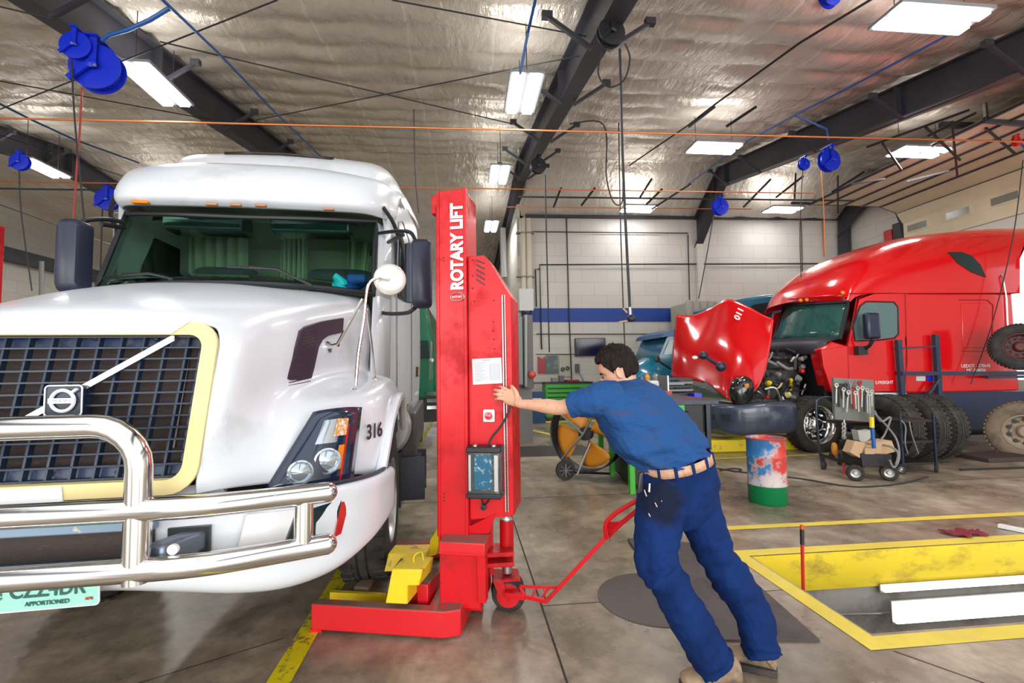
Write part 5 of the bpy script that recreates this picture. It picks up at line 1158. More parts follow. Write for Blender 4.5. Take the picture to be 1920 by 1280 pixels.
    mb = MB(); mb.bar(g01+V((0, -.03, .02)), g11+V((0, -.03, .02)), .035, .03); mb.build('grille_edge', mat('old_brass', (.45, .35, .12), .4, .5), T)
    # headlight on the hood flank
    c = P(1394, 732, 7.15); mb = MB(); mb.loft([[c+V((math.cos(a)*.17*s+math.sin(a)*.03, o, math.sin(a)*.235*s)) for a in [2*math.pi*i/20 for i in range(20)]] for s, o in ((1, .12), (1, 0), (.9, -.05), (.5, -.08), (.05, -.09))]); hl_ = mb.build('headlight', mat('dark_lens', (.015, .018, .018), .12, coat=.5), T, angle=60)
    mb = MB(); mb.cbox(P(1400, 722, 7.03), .07, .02, .05); mb.build('turn_lamp', 'amber', hl_); mb = MB(); mb.lathe(P(1388, 712, 7.06), (0, -1, 0), [(.03, 0), (.02, .01), (0, .01)], 12); mb.build('lamp_lens', 'lamp_glass', hl_)
    # hood mirror
    mb = MB(); mb.tube([P(1322, 668, 7.50), P(1352, 688, 7.30)], .03, 8); mb.ball(P(1319, 666, 7.5), .085, 12, (1, .7, .8)); mb.ball(P(1352, 687, 7.26), .09, 12, (1, .7, .9)); mb.build('hood_mirror', 'blueblack', T)
    mb = MB(); mb.ball(P(1303, 670, 7.5), .05, 10, (1, .3, .6)); mb.build('hood_mirror_glass', 'white_trim', T)
    text('hood_number', '011', P(1386, 588, 7.70), P(1392, 575, 7.6)-P(1380, 603, 7.6), V((-.8, 0, .45)), .15, 'white_trim', T, bold=.03)
    text('door_lettering', 'USDOT - 278645\nMC-528056', P(1830, 690, YN-.01), (1, 0, 0), (0, 0, 1), .075, 'white_trim', T, bold=.015)
    text('cab_lettering', 'S.FREIGHT', P(1658, 717, YN-.01), (1, 0, 0), (0, 0, 1), .07, 'white_trim', T, bold=.01)
    mb = MB(); mb.prism([Sd(x, y, YN-.008) for x, y in ((1718, 705), (1735, 705), (1735, 714), (1718, 714))], (0, .005, 0)); mb.build('decal', 'paper', T); mb = MB(); mb.prism([Sd(x, y, YN-.008) for x, y in ((1738, 704), (1750, 704), (1750, 714), (1738, 714))], (0, .005, 0)); mb.build('decal', 'blue', T)
    # door mirror and lower arm
    mb = MB(); c = P(1634, 611, 6.85); mb.cbox(c, .23, .12, .42); mr = mb.build('door_mirror', mat('mirror_dark', (.012, .02, .05), .3), T, bevel=.04)
    mb = MB(); mb.tube(spline([P(1636, 637, 6.85), P(1630, 648, 6.9), P(1618, 656, 7.0)], 4), .028, 8); mb.cbox(P(1614, 657, 7.0), .16, .1, .14); mb.build('mirror_arm', 'black', mr)
    # chassis skirt
    mb = MB(); mb.prism([Sd(1560, 735, 7.1), Sd(1960, 733, 7.1), Sd(1960, 805, 7.1), Sd(1590, 805, 7.1)], (0, .05, 0)); mb.build('chassis_skirt', mat('skirt_navy', (.008, .022, .07), .3, coat=.3), T)
    mb = MB(); mb.prism([Sd(1640, 736, 7.05), Sd(1700, 736, 7.05), Sd(1692, 760, 7.05), Sd(1645, 764, 7.05)], (0, .05, 0)); mb.build('step_panel', 'white_trim', T)
    mb = MB(); mb.box(4.3, 11.5, 7.7, 8.6, .5, .8); mb.build('frame_rails', 'black', T)
    mb = MB(); mb.box(7.0, 9.6, 7.3, 9.0, .16, .5); mb.build('fuel_tank', 'black', T, bevel=.08)
    for x_ in (10.3, 11.4): tire_parts(T, V((x_, 7.3, .46)), .455, .5, 'rear_wheel', ax=(0, -1, 0), local=False)
    tire_parts(T, P(1526, 795, 7.25), .455, .27, 'front_wheel', ax=(.10, -1, 0), local=False, rim_r=.30, hub='chrome')
    return T
_tp = tire_parts
def tire_parts(T, c, r, w, name, local=True, **k):
    if not local and T is not None: c = T.matrix_basis.inverted() @ V(c)
    if T is None: 
        return _tp(None, c, r, w, name, **k)
    return _tp(T, c, r, w, name, **k)
red_truck()

# ------------------------------------------------------------------ teal truck behind it
def teal_truck():
    T = thing('semi_truck', 'teal semi truck mostly hidden behind the red open hood', 'truck', (5.5, 10.6, 0))
    TP = M['teal']
    rows = [[(1176, 700, 9.6), (1186, 684, 9.8), (1210, 670, 10.2), (1232, 662, 10.8)], [(1176, 716, 9.55), (1200, 690, 9.6), (1225, 672, 10.0), (1250, 664, 10.6)], [(1178, 735, 9.5), (1215, 715, 9.4), (1240, 700, 9.6), (1262, 690, 10.2)], [(1185, 755, 9.5), (1220, 750, 9.4), (1262, 745, 9.5), (1300, 740, 9.8)]]
    mb = MB(); mb.grid(surf([[P(*p) for p in r] for r in rows], 5, 5)); mb.build('hood', TP, T, solid=.03, angle=0)
    mb = MB(); mb.prism([P(x, y, 10.0) for x, y in ((1236, 668), (1250, 634), (1262, 622), (1300, 618), (1300, 745), (1236, 745))], (0, 1.5, 0)); mb.build('cab', TP, T)
    mb = MB(); mb.prism([P(x, y, 9.98) for x, y in ((1244, 664), (1255, 638), (1264, 636), (1264, 664))], (0, .01, 0)); mb.build('windshield', mat('pale_glass', (.25, .38, .38), .1), T)
    mb = MB(); mb.prism([P(x, y, 9.9) for x, y in ((1241, 632), (1245, 624), (1264, 616), (1290, 612), (1290, 628), (1260, 630))], (0, 1.6, 0)); mb.build('sun_visor', mat('visor_blue', (.01, .08, .22), .3), T)
    mb = MB(); mb.lathe(P(1232, 673, 9.5), (0, -1, 0), [(0, .03), (.06, .02), (.07, 0), (0, -.02)], 14); mb.tube([P(1234, 676, 9.52), P(1258, 692, 9.6)], .02, 6); mb.build('hood_mirror', 'black', T)
    prof = [(1362, 566), (1400, 558), (1440, 552), (1468, 551), (1474, 556), (1474, 760), (1362, 760)]
    secs = []
    q = [P(x, y, 10.1) for x, y in prof]
    mb = MB(); mb.prism(q, (0, 1.6, 0)); mb.build('sleeper', TP, T, bevel=.08)
    mb = MB(); mb.prism([P(x, y, 10.08) for x, y in ((1404, 579), (1412, 571), (1440, 567), (1446, 572), (1448, 590), (1440, 592), (1410, 583))], (0, .01, 0)); mb.build('porthole', 'glass_dark', T)
    tire_parts(T, P(1235, 770, 9.9), .5, .28, 'front_wheel', ax=(0, -1, 0), local=False)
    tire_parts(T, P(1420, 770, 9.9), .5, .28, 'rear_wheel', ax=(0, -1, 0), local=False)
teal_truck()
# pale tote with a wire cage behind the red hood
T = thing('liquid_tote', 'pale caged liquid tote against the back wall behind the red hood', 'container', (7.0, 12.9, 0))
a = P(1285, 565, 12.6); b = P(1372, 600, 12.6)
mb = MB(); mb.box(a.x, b.x+.4, 12.6, 13.6, 1.9, a.z); mb.build('bottle', mat('tote_plastic', (.42, .40, .33), .5), T, bevel=.05)
mb = MB()
for k in range(9): x = a.x+(b.x+.4-a.x)*k/8; mb.bar((x, 12.57, 1.9), (x, 12.57, a.z), .02, .02)
for k in range(4): z = 2.0+(a.z-2.0)*k/3; mb.bar((a.x, 12.57, z), (b.x+.4, 12.57, z), .02, .02)
mb.build('cage', 'steel', T)
mb = MB(); mb.box(a.x-.05, b.x+.45, 12.55, 13.65, 0, 1.9); mb.build('stand', 'mid_grey', T, bevel=.01)
# green truck far behind the lift
T = thing('semi_truck', 'dark green semi truck far back between the white truck and the red lift', 'truck', (-.95, 9.0, 0))
gq = [(775, 560), (797, 562), (806, 600), (813, 640), (815, 700), (818, 782), (700, 782), (700, 560)]
mb = MB(); mb.prism([P(x, y, 8.6) for x, y in gq], (0, 5, 0)); mb.build('cab', 'green_truck', T, bevel=.05)
mb = MB(); mb.prism([P(x, y, 8.58) for x, y in ((784, 638), (803, 638), (805, 672), (786, 672))], (0, .01, 0)); mb.build('window', 'glass_dark', T)
mb = MB(); mb.tube([P(809, 640, 8.4), P(808, 672, 8.4), P(806, 712, 8.5)], .018, 6); mb.ball(P(809, 676, 8.35), .05, 10, (1, .5, 1)); mb.build('mirror_stand', 'steel', T)
mb = MB()
for k in range(3): mb.box(P(800, 740, 8.4).x, P(818, 740, 8.4).x, 8.45, 8.55, .72+k*.12, .78+k*.12)
mb.build('step', 'chrome', T)
mb = MB(); mb.prism([P(x, y, 8.5) for x, y in ((740, 745), (818, 745), (820, 790), (740, 795))], (0, 1.2, 0)); mb.build('chassis', 'black', T)
tire_parts(T, V((-.95, 9.6, .48)), .48, .28, 'rear_wheel', local=False)

# ------------------------------------------------------------------ tires on the floor and on the rack
def tire(label, c, r, w, ax, rimless=True, rub='rubber', group=None, hub='steel'):
    T = thing('truck_tire', label, 'tire', (c[0], c[1], 0), group=group)
    tr = tire_parts(T, V(c), r, w, 'tread_and_sidewall', local=False, ax=ax, rimless=rimless, rub=rub, hub=hub, tread=44)
    if rimless:
        pass
    return T
tire('worn truck tire standing nearest the black utility cart, first of the row', (6.12, 6.38, .475), .475, .26, (-1, -.10, 0), group=None)
tire('truck tire standing behind the first one, below the blue rack post', (6.60, 6.44, .47), .47, .24, (-1, -.06, 0))
tire('smooth truck tire at the right end of the standing row', (6.92, 6.46, .465), .465, .24, (-1, -.04, 0))
c = P(1922, 806, 6.3); tire('tan dusty wheel at the right edge beside the navy skirt', (c.x, 6.3, c.z-.02), .44, .28, (-.75, -.66, 0), False, 'rubber_tan', hub=mat('tan_rim', (.34, .26, .18), .6))
c = P(1912, 650, 6.45); tire('dark tire lying on the blue rack at the right edge', (c.x, 6.45, c.z), .35, .24, (-.72, -.69, 0), False, 'rubber', hub=mat('rusty_red_rim', (.12, .03, .03), .6))
mb = MB(); mb.box(7.3, 8.1, 6.0, 6.5, 0, .06); tag(mb.build('timber_block', mat('dark_timber', (.06, .04, .035), .8), bevel=.01), 'low dark timber block under the tan wheel', 'block')
# blue rack
def rack():
    T = thing('tire_rack', 'dark blue steel tire rack on two posts in front of the red truck', 'rack', (6.2, 6.35, 0))
    RY = 6.97
    m = mat('rack_blue', (.012, .035, .075), .45, dirt=(20, .55, .65, (.08, .08, .08)))
    for pts in (((1684, 637), (1692, 746)), ((1754, 627), (1764, 790))):
        mb = MB(); a = P(*pts[0], RY); b = P(*pts[1], RY); mb.bar(a, b, .075, .06); mb.bar(b, V((b.x, b.y, .0)), .06, .05); mb.build('post', m, T)
    mb = MB(); mb.bar(P(1690, 700, 6.93), P(2060, 699, 6.93), .06, .06); mb.build('rail', m, T)
    mb = MB(); mb.bar(P(1686, 653, 6.95), P(1756, 649, 6.95), .022, .022); mb.build('upper_bar', m, T)
    mb = MB(); mb.bar(P(1762, 708, 6.95), P(1735, 747, 6.95), .035, .035); mb.build('diagonal', m, T)
    mb = MB(); q_ = P(2040, 704, 6.93); mb.bar(P(1850, 707, 6.90), q_, .05, .04); mb.bar((q_.x, 6.93, 0), (q_.x, 6.93, q_.z), .06, .06); mb.build('lower_rail', m, T)
rack()

# ------------------------------------------------------------------ drum, fan, carts, benches
def drum():
    c = G(1440, 940); r = .183; h = .655
    T = thing('steel_drum', 'small steel drum painted red, blue and white with a green bottom', 'drum', (c.x, c.y, 0))
    m = bpy.data.materials.new('drum_paint'); m.use_nodes = True; nt = m.node_tree; b = nt.nodes['Principled BSDF']; b.inputs['Roughness'].default_value = .35; Lk = nt.links
    g = nt.nodes.new('ShaderNodeTexCoord'); sp = nt.nodes.new('ShaderNodeSeparateXYZ'); Lk.new(g.outputs['Object'], sp.inputs[0])
    n = _noise(nt, 7, 5, .7); n2 = _noise(nt, 4.5, 3, .6)
    ad = nt.nodes.new('ShaderNodeMath'); ad.operation = 'MULTIPLY_ADD'; Lk.new(sp.outputs['X'], ad.inputs[0]); ad.inputs[1].default_value = 1.3; Lk.new(n2, ad.inputs[2])
    c1 = _ramp(nt, ad.outputs[0], [(0.30, (.03, .16, .42)), (0.36, (.05, .22, .45)), (0.40, (.50, .36, .38)), (0.45, (.60, .06, .05)), (0.66, (.62, .03, .03)), (0.76, (.32, .24, .26))])
    wh = nt.nodes.new('ShaderNodeMath'); wh.operation = 'MULTIPLY_ADD'; Lk.new(sp.outputs['Z'], wh.inputs[0]); wh.inputs[1].default_value = -1.1; Lk.new(n, wh.inputs[2])
    f2 = _ramp(nt, wh.outputs[0], [(0.12, (0, 0, 0)), (0.24, (1, 1, 1))]); mx = nt.nodes.new('ShaderNodeMixRGB'); Lk.new(f2, mx.inputs[0]); Lk.new(c1, mx.inputs[1]); mx.inputs[2].default_value = (.55, .46, .46, 1)
    lt = nt.nodes.new('ShaderNodeMath'); lt.operation = 'LESS_THAN'; Lk.new(sp.outputs['Z'], lt.inputs[0]); lt.inputs[1].default_value = .185
    m3 = nt.nodes.new('ShaderNodeMixRGB'); Lk.new(lt.outputs[0], m3.inputs[0]); Lk.new(mx.outputs[0], m3.inputs[1]); m3.inputs[2].default_value = (.0, .19, .055, 1); Lk.new(m3.outputs[0], b.inputs['Base Color'])
    mb = MB(); mb.lathe((0, 0, 0), (0, 0, 1), [(0, .01), (r-.01, .01), (r-.008, 0), (r, .01), (r, .17), (r+.007, .185), (r, .20), (r, .455), (r+.008, .47), (r, .485), (r, h-.02), (r+.008, h-.01), (r+.006, h), (r-.006, h), (r-.01, h-.03), (0, h-.03)], 40); mb.build('shell', m, T, local=True, angle=60)
    mb = MB(); mb.tube([(math.cos(a)*(r+.004), math.sin(a)*(r+.004), h-.003) for a in [2*math.pi*i/40 for i in range(40)]], .008, 6, closed=True); mb.build('rim', mat('worn_red_rim', (.30, .05, .05), .5), T, local=True)
drum()
def fan():
    c = P(1100, 812, 6.0); T = thing('drum_fan', 'portable drum fan with orange blades and two wheels behind the man\'s arm', 'fan', (c.x, 6.0, 0))
    ax = V((-.62, -.78, 0)).normalized(); r = .46
    mb = MB(); mb.lathe(c, ax, [(r, -.10), (r+.012, -.11), (r+.012, .11), (r, .10), (r, -.10)], 48); mb.build('housing', 'black', T)
    mb = MB(); mb.lathe(c+ax*.02, ax, [(0, -.06), (.085, -.05), (.085, .05), (0, .06)], 20); mb.build('motor', mat('motor_grey', (.03, .035, .04), .5), T)
    u = V((0, 0, 1)); w = ax.cross(u)
    for k in range(4):
        a0 = R(20+90*k); rows = []
        for i in range(8):
            rr = .08+(.43-.08)*i/7; wd = .35+.45*math.sin(i/7*2.2); row = []
            for j in range(6):
                t = a0+(j/5-.5)*wd*1.5; row.append(c+(u*math.cos(t)+w*math.sin(t))*rr+ax*((j/5-.5)*.09))
            rows.append(row)
        mb = MB(); mb.grid(rows); mb.build('blade', 'orange', T, solid=.004, angle=0)
    mb = MB()
    for a_ in (-.5, .9, 2.4): t = a_; mb.tube([c+ax*.11, c+ax*.11+(u*math.cos(t)+w*math.sin(t))*r], .014, 8)
    mb.tube([P(1107, 830, 5.9), P(1082, 890, 5.9)], .014, 8); mb.build('strut', 'steel', T)
    for px, Y in ((1060, 5.95), (1180, 6.3)):
        mb = MB(); q = V((P(px, 880, Y).x, Y, .125)); mb.lathe(q, (.1, -1, 0), [(0, .02), (.07, .02), (.075, .03), (.12, .028), (.125, 0), (.12, -.03), (0, -.03)], 28); w_ = mb.build('wheel', 'rubber', T)
        mb = MB()
        for k in range(8): t = k*math.pi/4; mb.bar(q+V((0, -.034, 0)), q+V((math.cos(t)*.08, -.034, math.sin(t)*.08)), .012, .006)
        mb.build('spokes', 'mid_grey', w_)
    mb = MB(); mb.tube([P(1078, 885, 5.9), P(1150, 888, 6.1)], .015, 8); mb.build('foot_bar', 'black', T)
fan()
def bench_green():
    T = thing('work_table', 'green-legged work table standing between the fan and the man', 'table', (1.9, 5.6, 0))
    for i, (px, py, Y) in enumerate(((1125, 770, 6.3), (1146, 805, 5.9), (1184, 880, 5.05))):
        mb = MB(); a = P(px, py, Y); mb.box(a.x-.03, a.x+.03, Y-.03, Y+.03, 0.04 if i else .2, 1.0); mb.build('leg', 'green', T, bevel=.004)
    a = P(1125, 760, 6.3); b = P(1184, 880, 5.05)
    mb = MB(); mb.prism([V((a.x-.1, 6.4, .98)), V((b.x-.05, 5.0, .98)), V((b.x+1.0, 5.0, .98)), V((a.x+1.0, 6.4, .98))], (0, 0, .05)); mb.build('table_top', 'blueblack', T, bevel=.004)
    mb = MB(); mb.prism([V((a.x+.12, 6.3, .06)), V((b.x+.10, 5.3, .06)), V((b.x+.8, 5.3, .06)), V((a.x+.9, 6.3, .06))], (0, 0, .82)); mb.build('cabinet', 'black', T, bevel=.01)
    mb = MB(); mb.box(b.x, b.x+.6, 5.0, 5.04, .9, .98); mb.build('apron', 'green', T)
bench_green()
def chest():
    c = P(1065, 735, 12.7); T = thing('tool_chest', 'wide green tool chest with black top below the wall television', 'tool chest', (c.x, 12.7, 0))
    x0 = P(1023, 720, 12.7).x; x1 = P(1110, 720, 12.7).x; zt = P(1065, 716, 12.7).z
    mb = MB(); mb.box(x0, x1, 12.7, 13.3, .1, zt-.04); mb.build('body', 'green', T, bevel=.01)
    mb = MB(); mb.box(x0-.03, x1+.03, 12.67, 13.33, zt-.04, zt); mb.build('top', 'black', T)
    for k in range(6): z = zt-.10-k*.12; mb = MB(); mb.box(x0+.03, x1-.03, 12.685, 12.70, z-.05, z+.02); d = mb.build('drawer', 'green', T, bevel=.004); mb = MB(); mb.box(x0+.06, x1-.06, 12.67, 12.687, z-.075, z-.055); mb.build('drawer_pull', 'black', d)
chest()
def simple(name, label, cat, c, sx, sy, sz, m, bevel=.006, group=None, rz=0):
    mb = MB(); mb.cbox(c, sx, sy, sz, Matrix.Rotation(rz, 3, 'Z')); return tag(mb.build(name, m, bevel=bevel), label, cat, group)
zt = P(1065, 716, 12.7).z
simple('tool_tray', 'red tool tray lying on the green chest', 'tray', (P(1072, 712, 12.9).x, 12.9, zt+.03), .35, .3, .05, 'truck_red_dark')
simple('parts_box', 'small grey parts box on the left of the green chest', 'box', (P(1040, 705, 13).x, 13, zt+.06), .18, .2, .11, 'mid_grey')
simple('parts_box', 'purple-grey parts box beside the red tray on the chest', 'box', (P(1052, 700, 13.1).x, 13.1, zt+.09), .14, .2, .17, mat('purple_grey', (.16, .13, .17), .6))
mb = MB(); c = G(1000, 760, .5); 
T = thing('side_table', 'small dark table behind the right edge of the red lift', 'table', (P(1008, 720, 13.2).x, 13.2, 0))
mb = MB(); x = P(1006, 720, 13.2).x; mb.box(x-.25, x+.25, 13.0, 13.5, .98, 1.02); mb.build('top', mat('brown_grey', (.12, .10, .09), .6), T)
for sx in (-.22, .22): mb = MB(); mb.box(x+sx-.02, x+sx+.02, 13.1, 13.14, 0, .98); mb.build('leg', 'black', T)
simple('plastic_crate', 'blue plastic crate on the floor behind the red lift', 'crate', (P(1003, 742, 12.2).x, 12.3, .40), .5, .3, .80, mat('crate_blue', (.01, .06, .16), .5))
# black bench with clutter
def bench_black():
    T = thing('work_bench', 'black steel work bench in front of the red truck bumper', 'bench', (3.4, 6.8, 0))
    x0 = P(1222, 760, 6.5).x; x1 = P(1318, 760, 6.5).x; zt = P(1270, 752, 6.5).z
    mb = MB(); mb.box(x0, x1, 6.5, 7.3, .12, zt-.05); mb.build('cabinet', 'black', T, bevel=.01)
    mb = MB(); mb.box(x0-.05, x1+.1, 6.45, 7.35, zt-.05, zt); mb.build('bench_top', mat('bench_top', (.10, .085, .08), .5), T, bevel=.006)
    mb = MB(); mb.box(x1+.03, x1+.09, 6.47, 6.53, 0, zt-.05); mb.build('leg', 'blueblack', T); mb = MB(); mb.box(x0, x0+.06, 6.47, 6.53, 0, zt-.05); mb.build('leg', 'blueblack', T)
    return zt
zb = bench_black()
x = lambda px, Y: P(px, 745, Y).x
simple('parts_bin', 'red plastic bin on the black bench behind the man\'s back', 'bin', (x(1246, 6.6), 6.6, zb+.07), .15, .2, .14, mat('bin_red', (.6, .02, .02), .5))
simple('paper_roll', 'white paper roll on the black bench', 'paper', (x(1224, 6.8), 6.8, zb+.18), .16, .16, .22, 'paper', .03)
T = thing('tool_organizer', 'black slotted organizer standing on the black bench', 'organizer', (x(1280, 6.9), 6.9, zb))
for k in range(6): mb = MB(); mb.box(x(1255, 6.75), x(1300, 6.75), 6.75, 7.1, zb+.02+k*.055, zb+.045+k*.055); mb.build('shelf', 'black' if k % 2 else 'mid_grey', T)
mb = MB(); mb.box(x(1255, 6.75)-.02, x(1255, 6.75), 6.75, 7.1, zb, zb+.36); mb.build('side_panel', 'steel', T)
simple('shop_towel_box', 'blue box at the right end of the black bench', 'box', (x(1303, 6.7), 6.7, zb+.05), .12, .2, .10, 'blue')
for px, m_, nm in ((1186, 'red_lens', 'red'), (1203, 'teal', 'blue'), (1214, 'orange', 'orange'), (1228, 'mid_grey', 'grey')):
    mb = MB(); c = P(px, 715, 7.6); mb.lathe((c.x, 7.6, c.z-.03), (0, 0, 1), [(0, 0), (.045, 0), (.045, .11), (.02, .14), (.02, .16), (0, .16)], 14); tag(mb.build('spray_bottle', m_), '%s spray can on the shelf behind the man\'s back' % nm, 'can')
c0 = P(1180, 726, 7.6); c1 = P(1262, 726, 7.6)
T = thing('shelf_table', 'narrow dark shelf table carrying the spray cans', 'table', (c0.x+.5, 7.6, 0))
mb = MB(); mb.box(c0.x-.1, c1.x+.1, 7.4, 7.9, c0.z, c0.z+.06); mb.build('top', 'teal', T)
for xx in (c0.x, c1.x): mb = MB(); mb.box(xx, xx+.05, 7.5, 7.55, 0, c0.z); mb.build('leg', 'black', T)
for px, m_, nm in ((1240, (.25, .05, .55), 'purple'), (1250, (.05, .02, .6), 'violet-blue'), (1233, (.30, .25, .23), 'brown-grey')):
    c = P(px, 716, 7.5); simple('parts_bin', '%s small bin beside the spray cans' % nm, 'bin', (c.x, 7.5, c.z-.01), .08, .1, .10, mat('bin_%s' % nm, m_, .5))
# red truck work light / yellow curb lift under it
mb = MB(); a = P(1318, 826, 7.4); mb.box(a.x, a.x+1.7, 7.4, 7.8, 0, .20); tag(mb.build('wheel_ramp', 'yellow', bevel=.02), 'yellow steel ramp lying under the red truck bumper', 'ramp')

# tool-board cart
def tool_cart():
    T = thing('tool_cart', 'grey pegboard tool cart hung with wrenches beside the red truck wheel', 'cart', (4.5, 5.95, 0))
    Y = 5.9; q = [P(1563, 708, Y), P(1638, 712, Y+.1), P(1640, 792, Y+.1), P(1566, 786, Y)]
    mb = MB(); mb.prism(q, (0, .04, 0)); mb.build('pegboard', mat('peg_grey', (.20, .22, .20), .5, .3), T)
    rnd = random.Random(3)
    for k in range(16):
        px = 1568+k*4.4; py = 716+rnd.uniform(0, 26); ln = rnd.uniform(18, 46); mb = MB(); a = P(px, py, Y-.03); b = P(px+rnd.uniform(-3, 3), min(py+ln, 790), Y-.03)
        mb.bar(a, b, .022, .012); mb.lathe(a, (0, -1, 0), [(.03, -.008), (.03, .008), (.016, .008), (.016, -.008), (.03, -.008)], 12); mb.build('wrench', rnd.choice(['steel', 'steel', 'mid_grey', 'black', 'chrome', 'truck_red_dark']), T)
    mb = MB(); mb.tube([P(1582, 786, Y-.02), P(1584, 800, Y-.02), P(1582, 820, Y-.02)], .012, 6)
    for k in range(4): mb.lathe(P(1582, 795+k*8, Y-.03), (0, -1, 0), [(.03, -.006), (.03, .006), (.018, .006), (.018, -.006), (.03, -.006)], 12)
    mb.build('hanging_hook', 'steel', T)
    mb = MB(); mb.tube(spline([P(1530, 768, 6.0), P(1532, 750, 6.0), P(1545, 745, 6.0), P(1563, 746, 6.0)], 3), .015, 8); mb.tube([P(1530, 768, 6.0), P(1536, 840, 6.0), P(1543, 882, 6.0)], .015, 8); mb.build('push_handle', 'blueblack', T)
    mb = MB(); mb.bar(P(1538, 852, 6.0), P(1600, 872, 5.7), .035, .035); mb.bar(P(1600, 800, 6.1), P(1602, 862, 6.1), .03, .03); mb.bar(P(1585, 800, 6.1), P(1585, 862, 6.1), .03, .03); mb.prism([P(1590, 792, 6.0), P(1640, 792, 6.0), P(1640, 798, 6.2), P(1590, 798, 6.2)], (0, .4, 0)); mb.build('frame', 'black', T)
    for px, py, Y_ in ((1545, 882, 6.0), (1576, 878, 6.2), (1560, 866, 6.6)):
        mb = MB(); c = P(px, py, Y_); mb.lathe((c.x, Y_, .055), (.5, -1, 0), [(0, .02), (.05, .018), (.055, 0), (.05, -.018), (0, -.02)], 18); mb.bar((c.x, Y_, .05), (c.x, Y_, .16), .03, .03); mb.build('caster', 'rubber', T)
    mb = MB(); mb.loft([[P(1563, 841, 5.9)+V((math.cos(a)*.035*s, -o, math.sin(a)*.085*s)) for a in [2*math.pi*i/14 for i in range(14)]] for s, o in ((1, 0), (1, .03), (.3, .05))]); mb.build('orange_handle', 'orange', T)
    mb = MB(); mb.tube([P(1583, 868, 5.75), P(1580, 893, 5.7)], .016, 8); mb.tube([P(1588, 862, 5.7), P(1614, 862, 5.7)], .022, 8); mb.build('jack_handle', mat('jack_red', (.45, .015, .04), .4), T)
tool_cart()
def utility_cart():
    T = thing('utility_cart', 'black three-shelf utility cart in front of the standing tires', 'cart', (5.2, 5.6, 0))
    xa = P(1672, 850, 5.75).x; xb = P(1733, 850, 5.75).x
    for k, py in enumerate((790, 829, 886)):
        z = P(1700, py, 5.6).z; mb = MB(); mb.box(xa, xb, 5.6, 6.05, max(.11, z-.015), max(.13, z+.015)); mb.build('shelf', 'black', T, bevel=.003)
    for xx in (xa, xb):
        for yy in (5.6, 6.03): mb = MB(); mb.bar((xx, yy, .10), (xx, yy, P(1700, 778, 5.6).z+.03), .025, .025); mb.build('upright', 'blueblack', T)
    for xx in (xa, xb):
        mb = MB(); mb.lathe((xx, 5.6, .05), (.6, -1, 0), [(0, .018), (.045, .016), (.05, 0), (.045, -.016), (0, -.018)], 18); mb.build('caster', 'rubber', T)
    mb = MB(); mb.tube(spline([P(1690, 788, 5.55), P(1698, 800, 5.55), P(1697, 830, 5.55), P(1702, 850, 5.6)], 4), .008, 6); mb.tube(spline([P(1705, 790, 5.55), P(1710, 815, 5.55), P(1722, 850, 5.6)], 4), .008, 6); mb.build('hanging_chain', 'mid_grey', T)
utility_cart()
def small_cart():
    T = thing('wheeled_cart', 'low black cart on pneumatic wheels heaped with boxes and hoses', 'cart', (4.7, 5.3, 0))
    q = [P(1615, 850, 5.3), P(1672, 852, 5.3), P(1674, 875, 5.3), P(1617, 874, 5.3)]; mb = MB(); mb.prism(q, (0, .3, 0)); mb.build('tray', 'black', T, bevel=.004)
    for px, py, Y, r in ((1604, 891, 5.35, .095), (1667, 890, 5.3, .095), (1690, 890, 5.6, .06)):
        mb = MB(); c = P(px, py, Y); o = V((c.x, Y, r)); ax = V((-.7, -1, 0)); mb.lathe(o, ax, [(r*.55, .035), (r*.85, .04), (r, .02), (r, -.02), (r*.85, -.04), (r*.55, -.035)], 26); w_ = mb.build('wheel', 'rubber', T); mb = MB(); mb.lathe(o, ax, [(r*.56, .03), (r*.3, .02), (r*.2, .04), (0, .04)], 20); mb.build('hub', 'steel', w_)
    mb = MB(); mb.bar(P(1620, 872, 5.35), P(1606, 890, 5.35), .03, .03); mb.bar(P(1650, 872, 5.35), P(1665, 890, 5.35), .03, .03); mb.build('axle_bracket', 'black', T)
small_cart()
def flap(name, label, cat, pts, Y, m, th=.01):
    mb = MB(); mb.prism([P(x, y, Y) for x, y in pts], (0, th, 0)); return tag(mb.build(name, m), label, cat)
flap('cardboard_box', 'open cardboard box leaning on the left of the low cart', 'box', [(1594, 848), (1603, 826), (1624, 830), (1612, 858)], 5.32, 'cardboard', .12)
flap('cardboard_box', 'open cardboard box with hoses on the right of the low cart', 'box', [(1640, 832), (1672, 826), (1680, 846), (1658, 852), (1640, 850)], 5.34, 'cardboard', .2)
flap('cardboard_box', 'small cardboard carton in the middle of the low cart', 'box', [(1622, 840), (1640, 836), (1640, 851), (1622, 851)], 5.30, 'cardboard', .15)
flap('plastic_bag', 'pale crumpled plastic bag on top of the low cart', 'bag', [(1608, 806), (1622, 808), (1634, 806), (1632, 822), (1620, 830), (1612, 826)], 5.5, mat('bag_pale', (.40, .41, .38), .5), .1)
mb = MB(); mb.tube([P(1635, 800, 5.25), P(1639, 840, 5.25)], .022, 10); gs = mb.build('grease_gun', mat('gun_blue', (.01, .10, .35), .35)); tag(gs, 'blue grease gun with a yellow top standing in the low cart', 'tool')
mb = MB(); mb.tube([P(1634, 782, 5.25), P(1635, 801, 5.25)], .026, 10); mb.build('yellow_end', 'yellow', gs, label='yellow upper end')
def cord(label, pts, r=.007, m='wire', name='air_hose', cat='hose', group=None, k=8):
    mb = MB(); mb.tube(spline(pts, k), r, 6); return tag(mb.build(name, m), label, cat, group)
